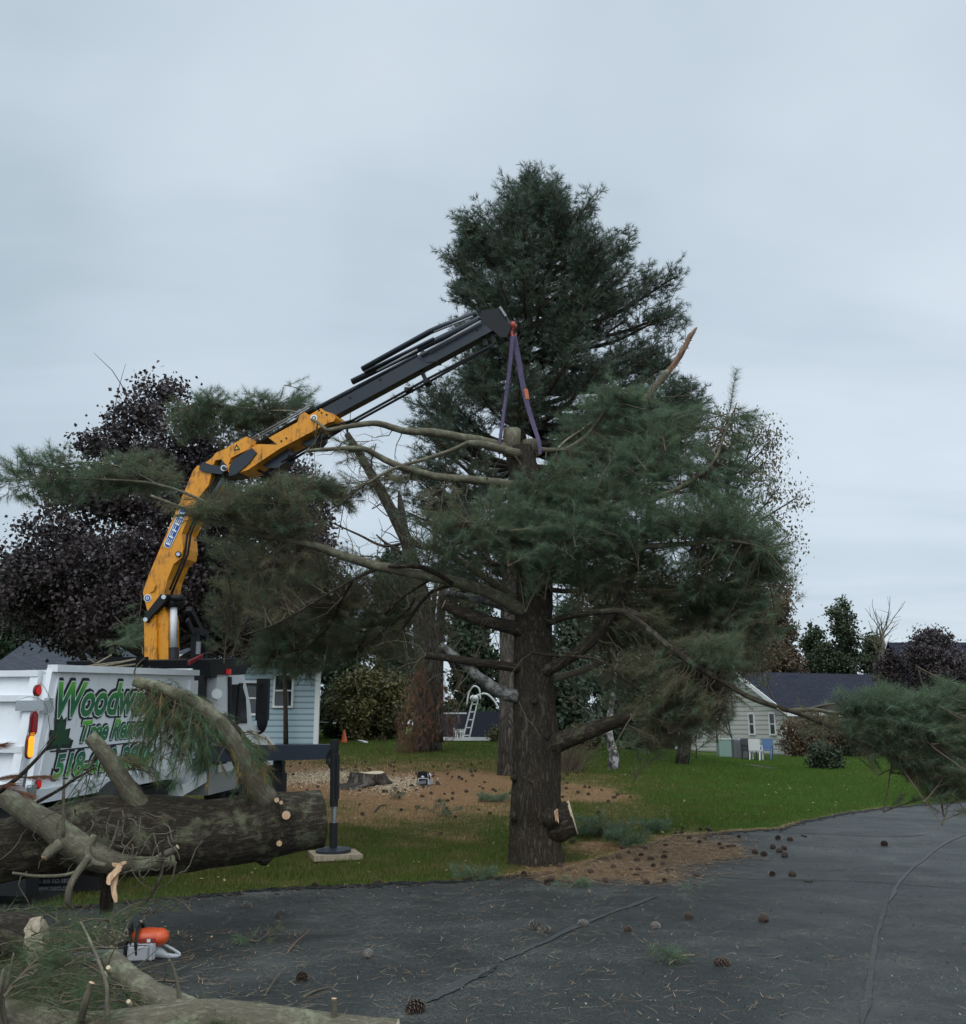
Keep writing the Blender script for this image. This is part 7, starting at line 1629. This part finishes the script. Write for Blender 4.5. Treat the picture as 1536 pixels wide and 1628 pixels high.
def twig_thing(pts, r_, label, mt='bark_limb', extra=()):
    m_ = MB(); p_, rr = smooth_path(np.array([G(a, b) + [0, 0, .012 + h] for a, b, h in pts]), np.linspace(r_, r_ * .5, len(pts)), 5); m_.tube(p_, rr, 6)
    for e_ in extra:
        p_, rr = smooth_path(np.array([G(a, b) + [0, 0, .012 + h] for a, b, h in e_]), np.linspace(r_ * .6, r_ * .3, len(e_)), 4); m_.tube(p_, rr, 5)
    o = m_.build('twig', M[mt]); tag(o, label, 'twig')
twig_thing([(482, 1590, 0), (500, 1583, .01), (521, 1574, 0)], .010, 'short straight stick on the asphalt above the fallen trunk')
twig_thing([(420, 1588, 0), (436, 1570, .03), (455, 1545, .02)], .005, 'thin forked bare twig on the asphalt left of the short stick', extra=[[(436, 1570, .03), (420, 1555, .02), (418, 1540, 0)], [(428, 1602, 0), (445, 1610, 0)]])
twig_thing([(456, 1520, 0), (470, 1508, .03), (493, 1490, .04)], .006, 'rusty dead twig lying on the asphalt right of the green sprig', 'wood_brown')
twig_thing([(918, 1318, 0), (948, 1306, .05), (966, 1312, .06), (990, 1332, 0)], .010, 'thin curved bare branch on the grass right of the sawn stub', extra=[[(960, 1308, .05), (985, 1318, .0)]])
twig_thing([(596, 1292, 0), (604, 1285, .02), (615, 1281, 0)], .02, 'small bark stick on the straw below the tree stump', 'bark_far')
twig_thing([(1064, 1536, 0), (1085, 1528, .02), (1105, 1522, 0)], .006, 'pale twig beside the right-hand green sprig on the asphalt', 'wood_old')
twig_thing([(1275, 1330, 0), (1283, 1333, .01)], .016, 'small dark stick on the road near the curved lawn edge', 'bark_far')
twig_thing([(1279, 1404, 0), (1293, 1405, .0)], .016, 'short dark stick on the road right of the two cones', 'bark_far')
# slender young pine in front of the blue house
g = G(455, 1190); yp = thing('young_pine', 'slender dark-stemmed pine before the blue siding, boughs at roof height', 'tree', tuple(g)); Y = g[1]
m_ = MB(); m_.tube(np.array([g - [0, 0, .1], P(454, 1130, Y), P(452, 1060, Y), P(450, 985, Y)]), np.array([4.2, 3.6, 3, 1.5]) * pxm(Y), 10, 0, amp=.01); m_.build('trunk', M['bark_pine'], yp, smooth=True)
tu = ([], [], []); tw = []
for px, py, rx, ry_, ns in ((430, 1030, 50, 22, 40), (480, 1045, 40, 20, 30), (400, 1058, 34, 14, 20), (455, 1000, 40, 20, 24), (500, 1030, 30, 24, 18), (520, 985, 50, 34, 30), (590, 1020, 50, 40, 34)):
    for k in range(ns):
        e_ = P(px + rx * rng.uniform(-1, 1), py + ry_ * rng.uniform(-1, 1), Y + rng.uniform(-1, 1)); b_ = e_ + nrm(P(452, py - 10, Y) - e_) * .8
        spray(b_, e_, tu[0], tu[1], tu[2], tw, .55 + .2 * rng.standard_normal(), step=.16, side=.24)
finish_foliage('crown', yp, tu, tw, 18, .17, .009, .14, M['needle_dark'], minr=.004, droop=.5)
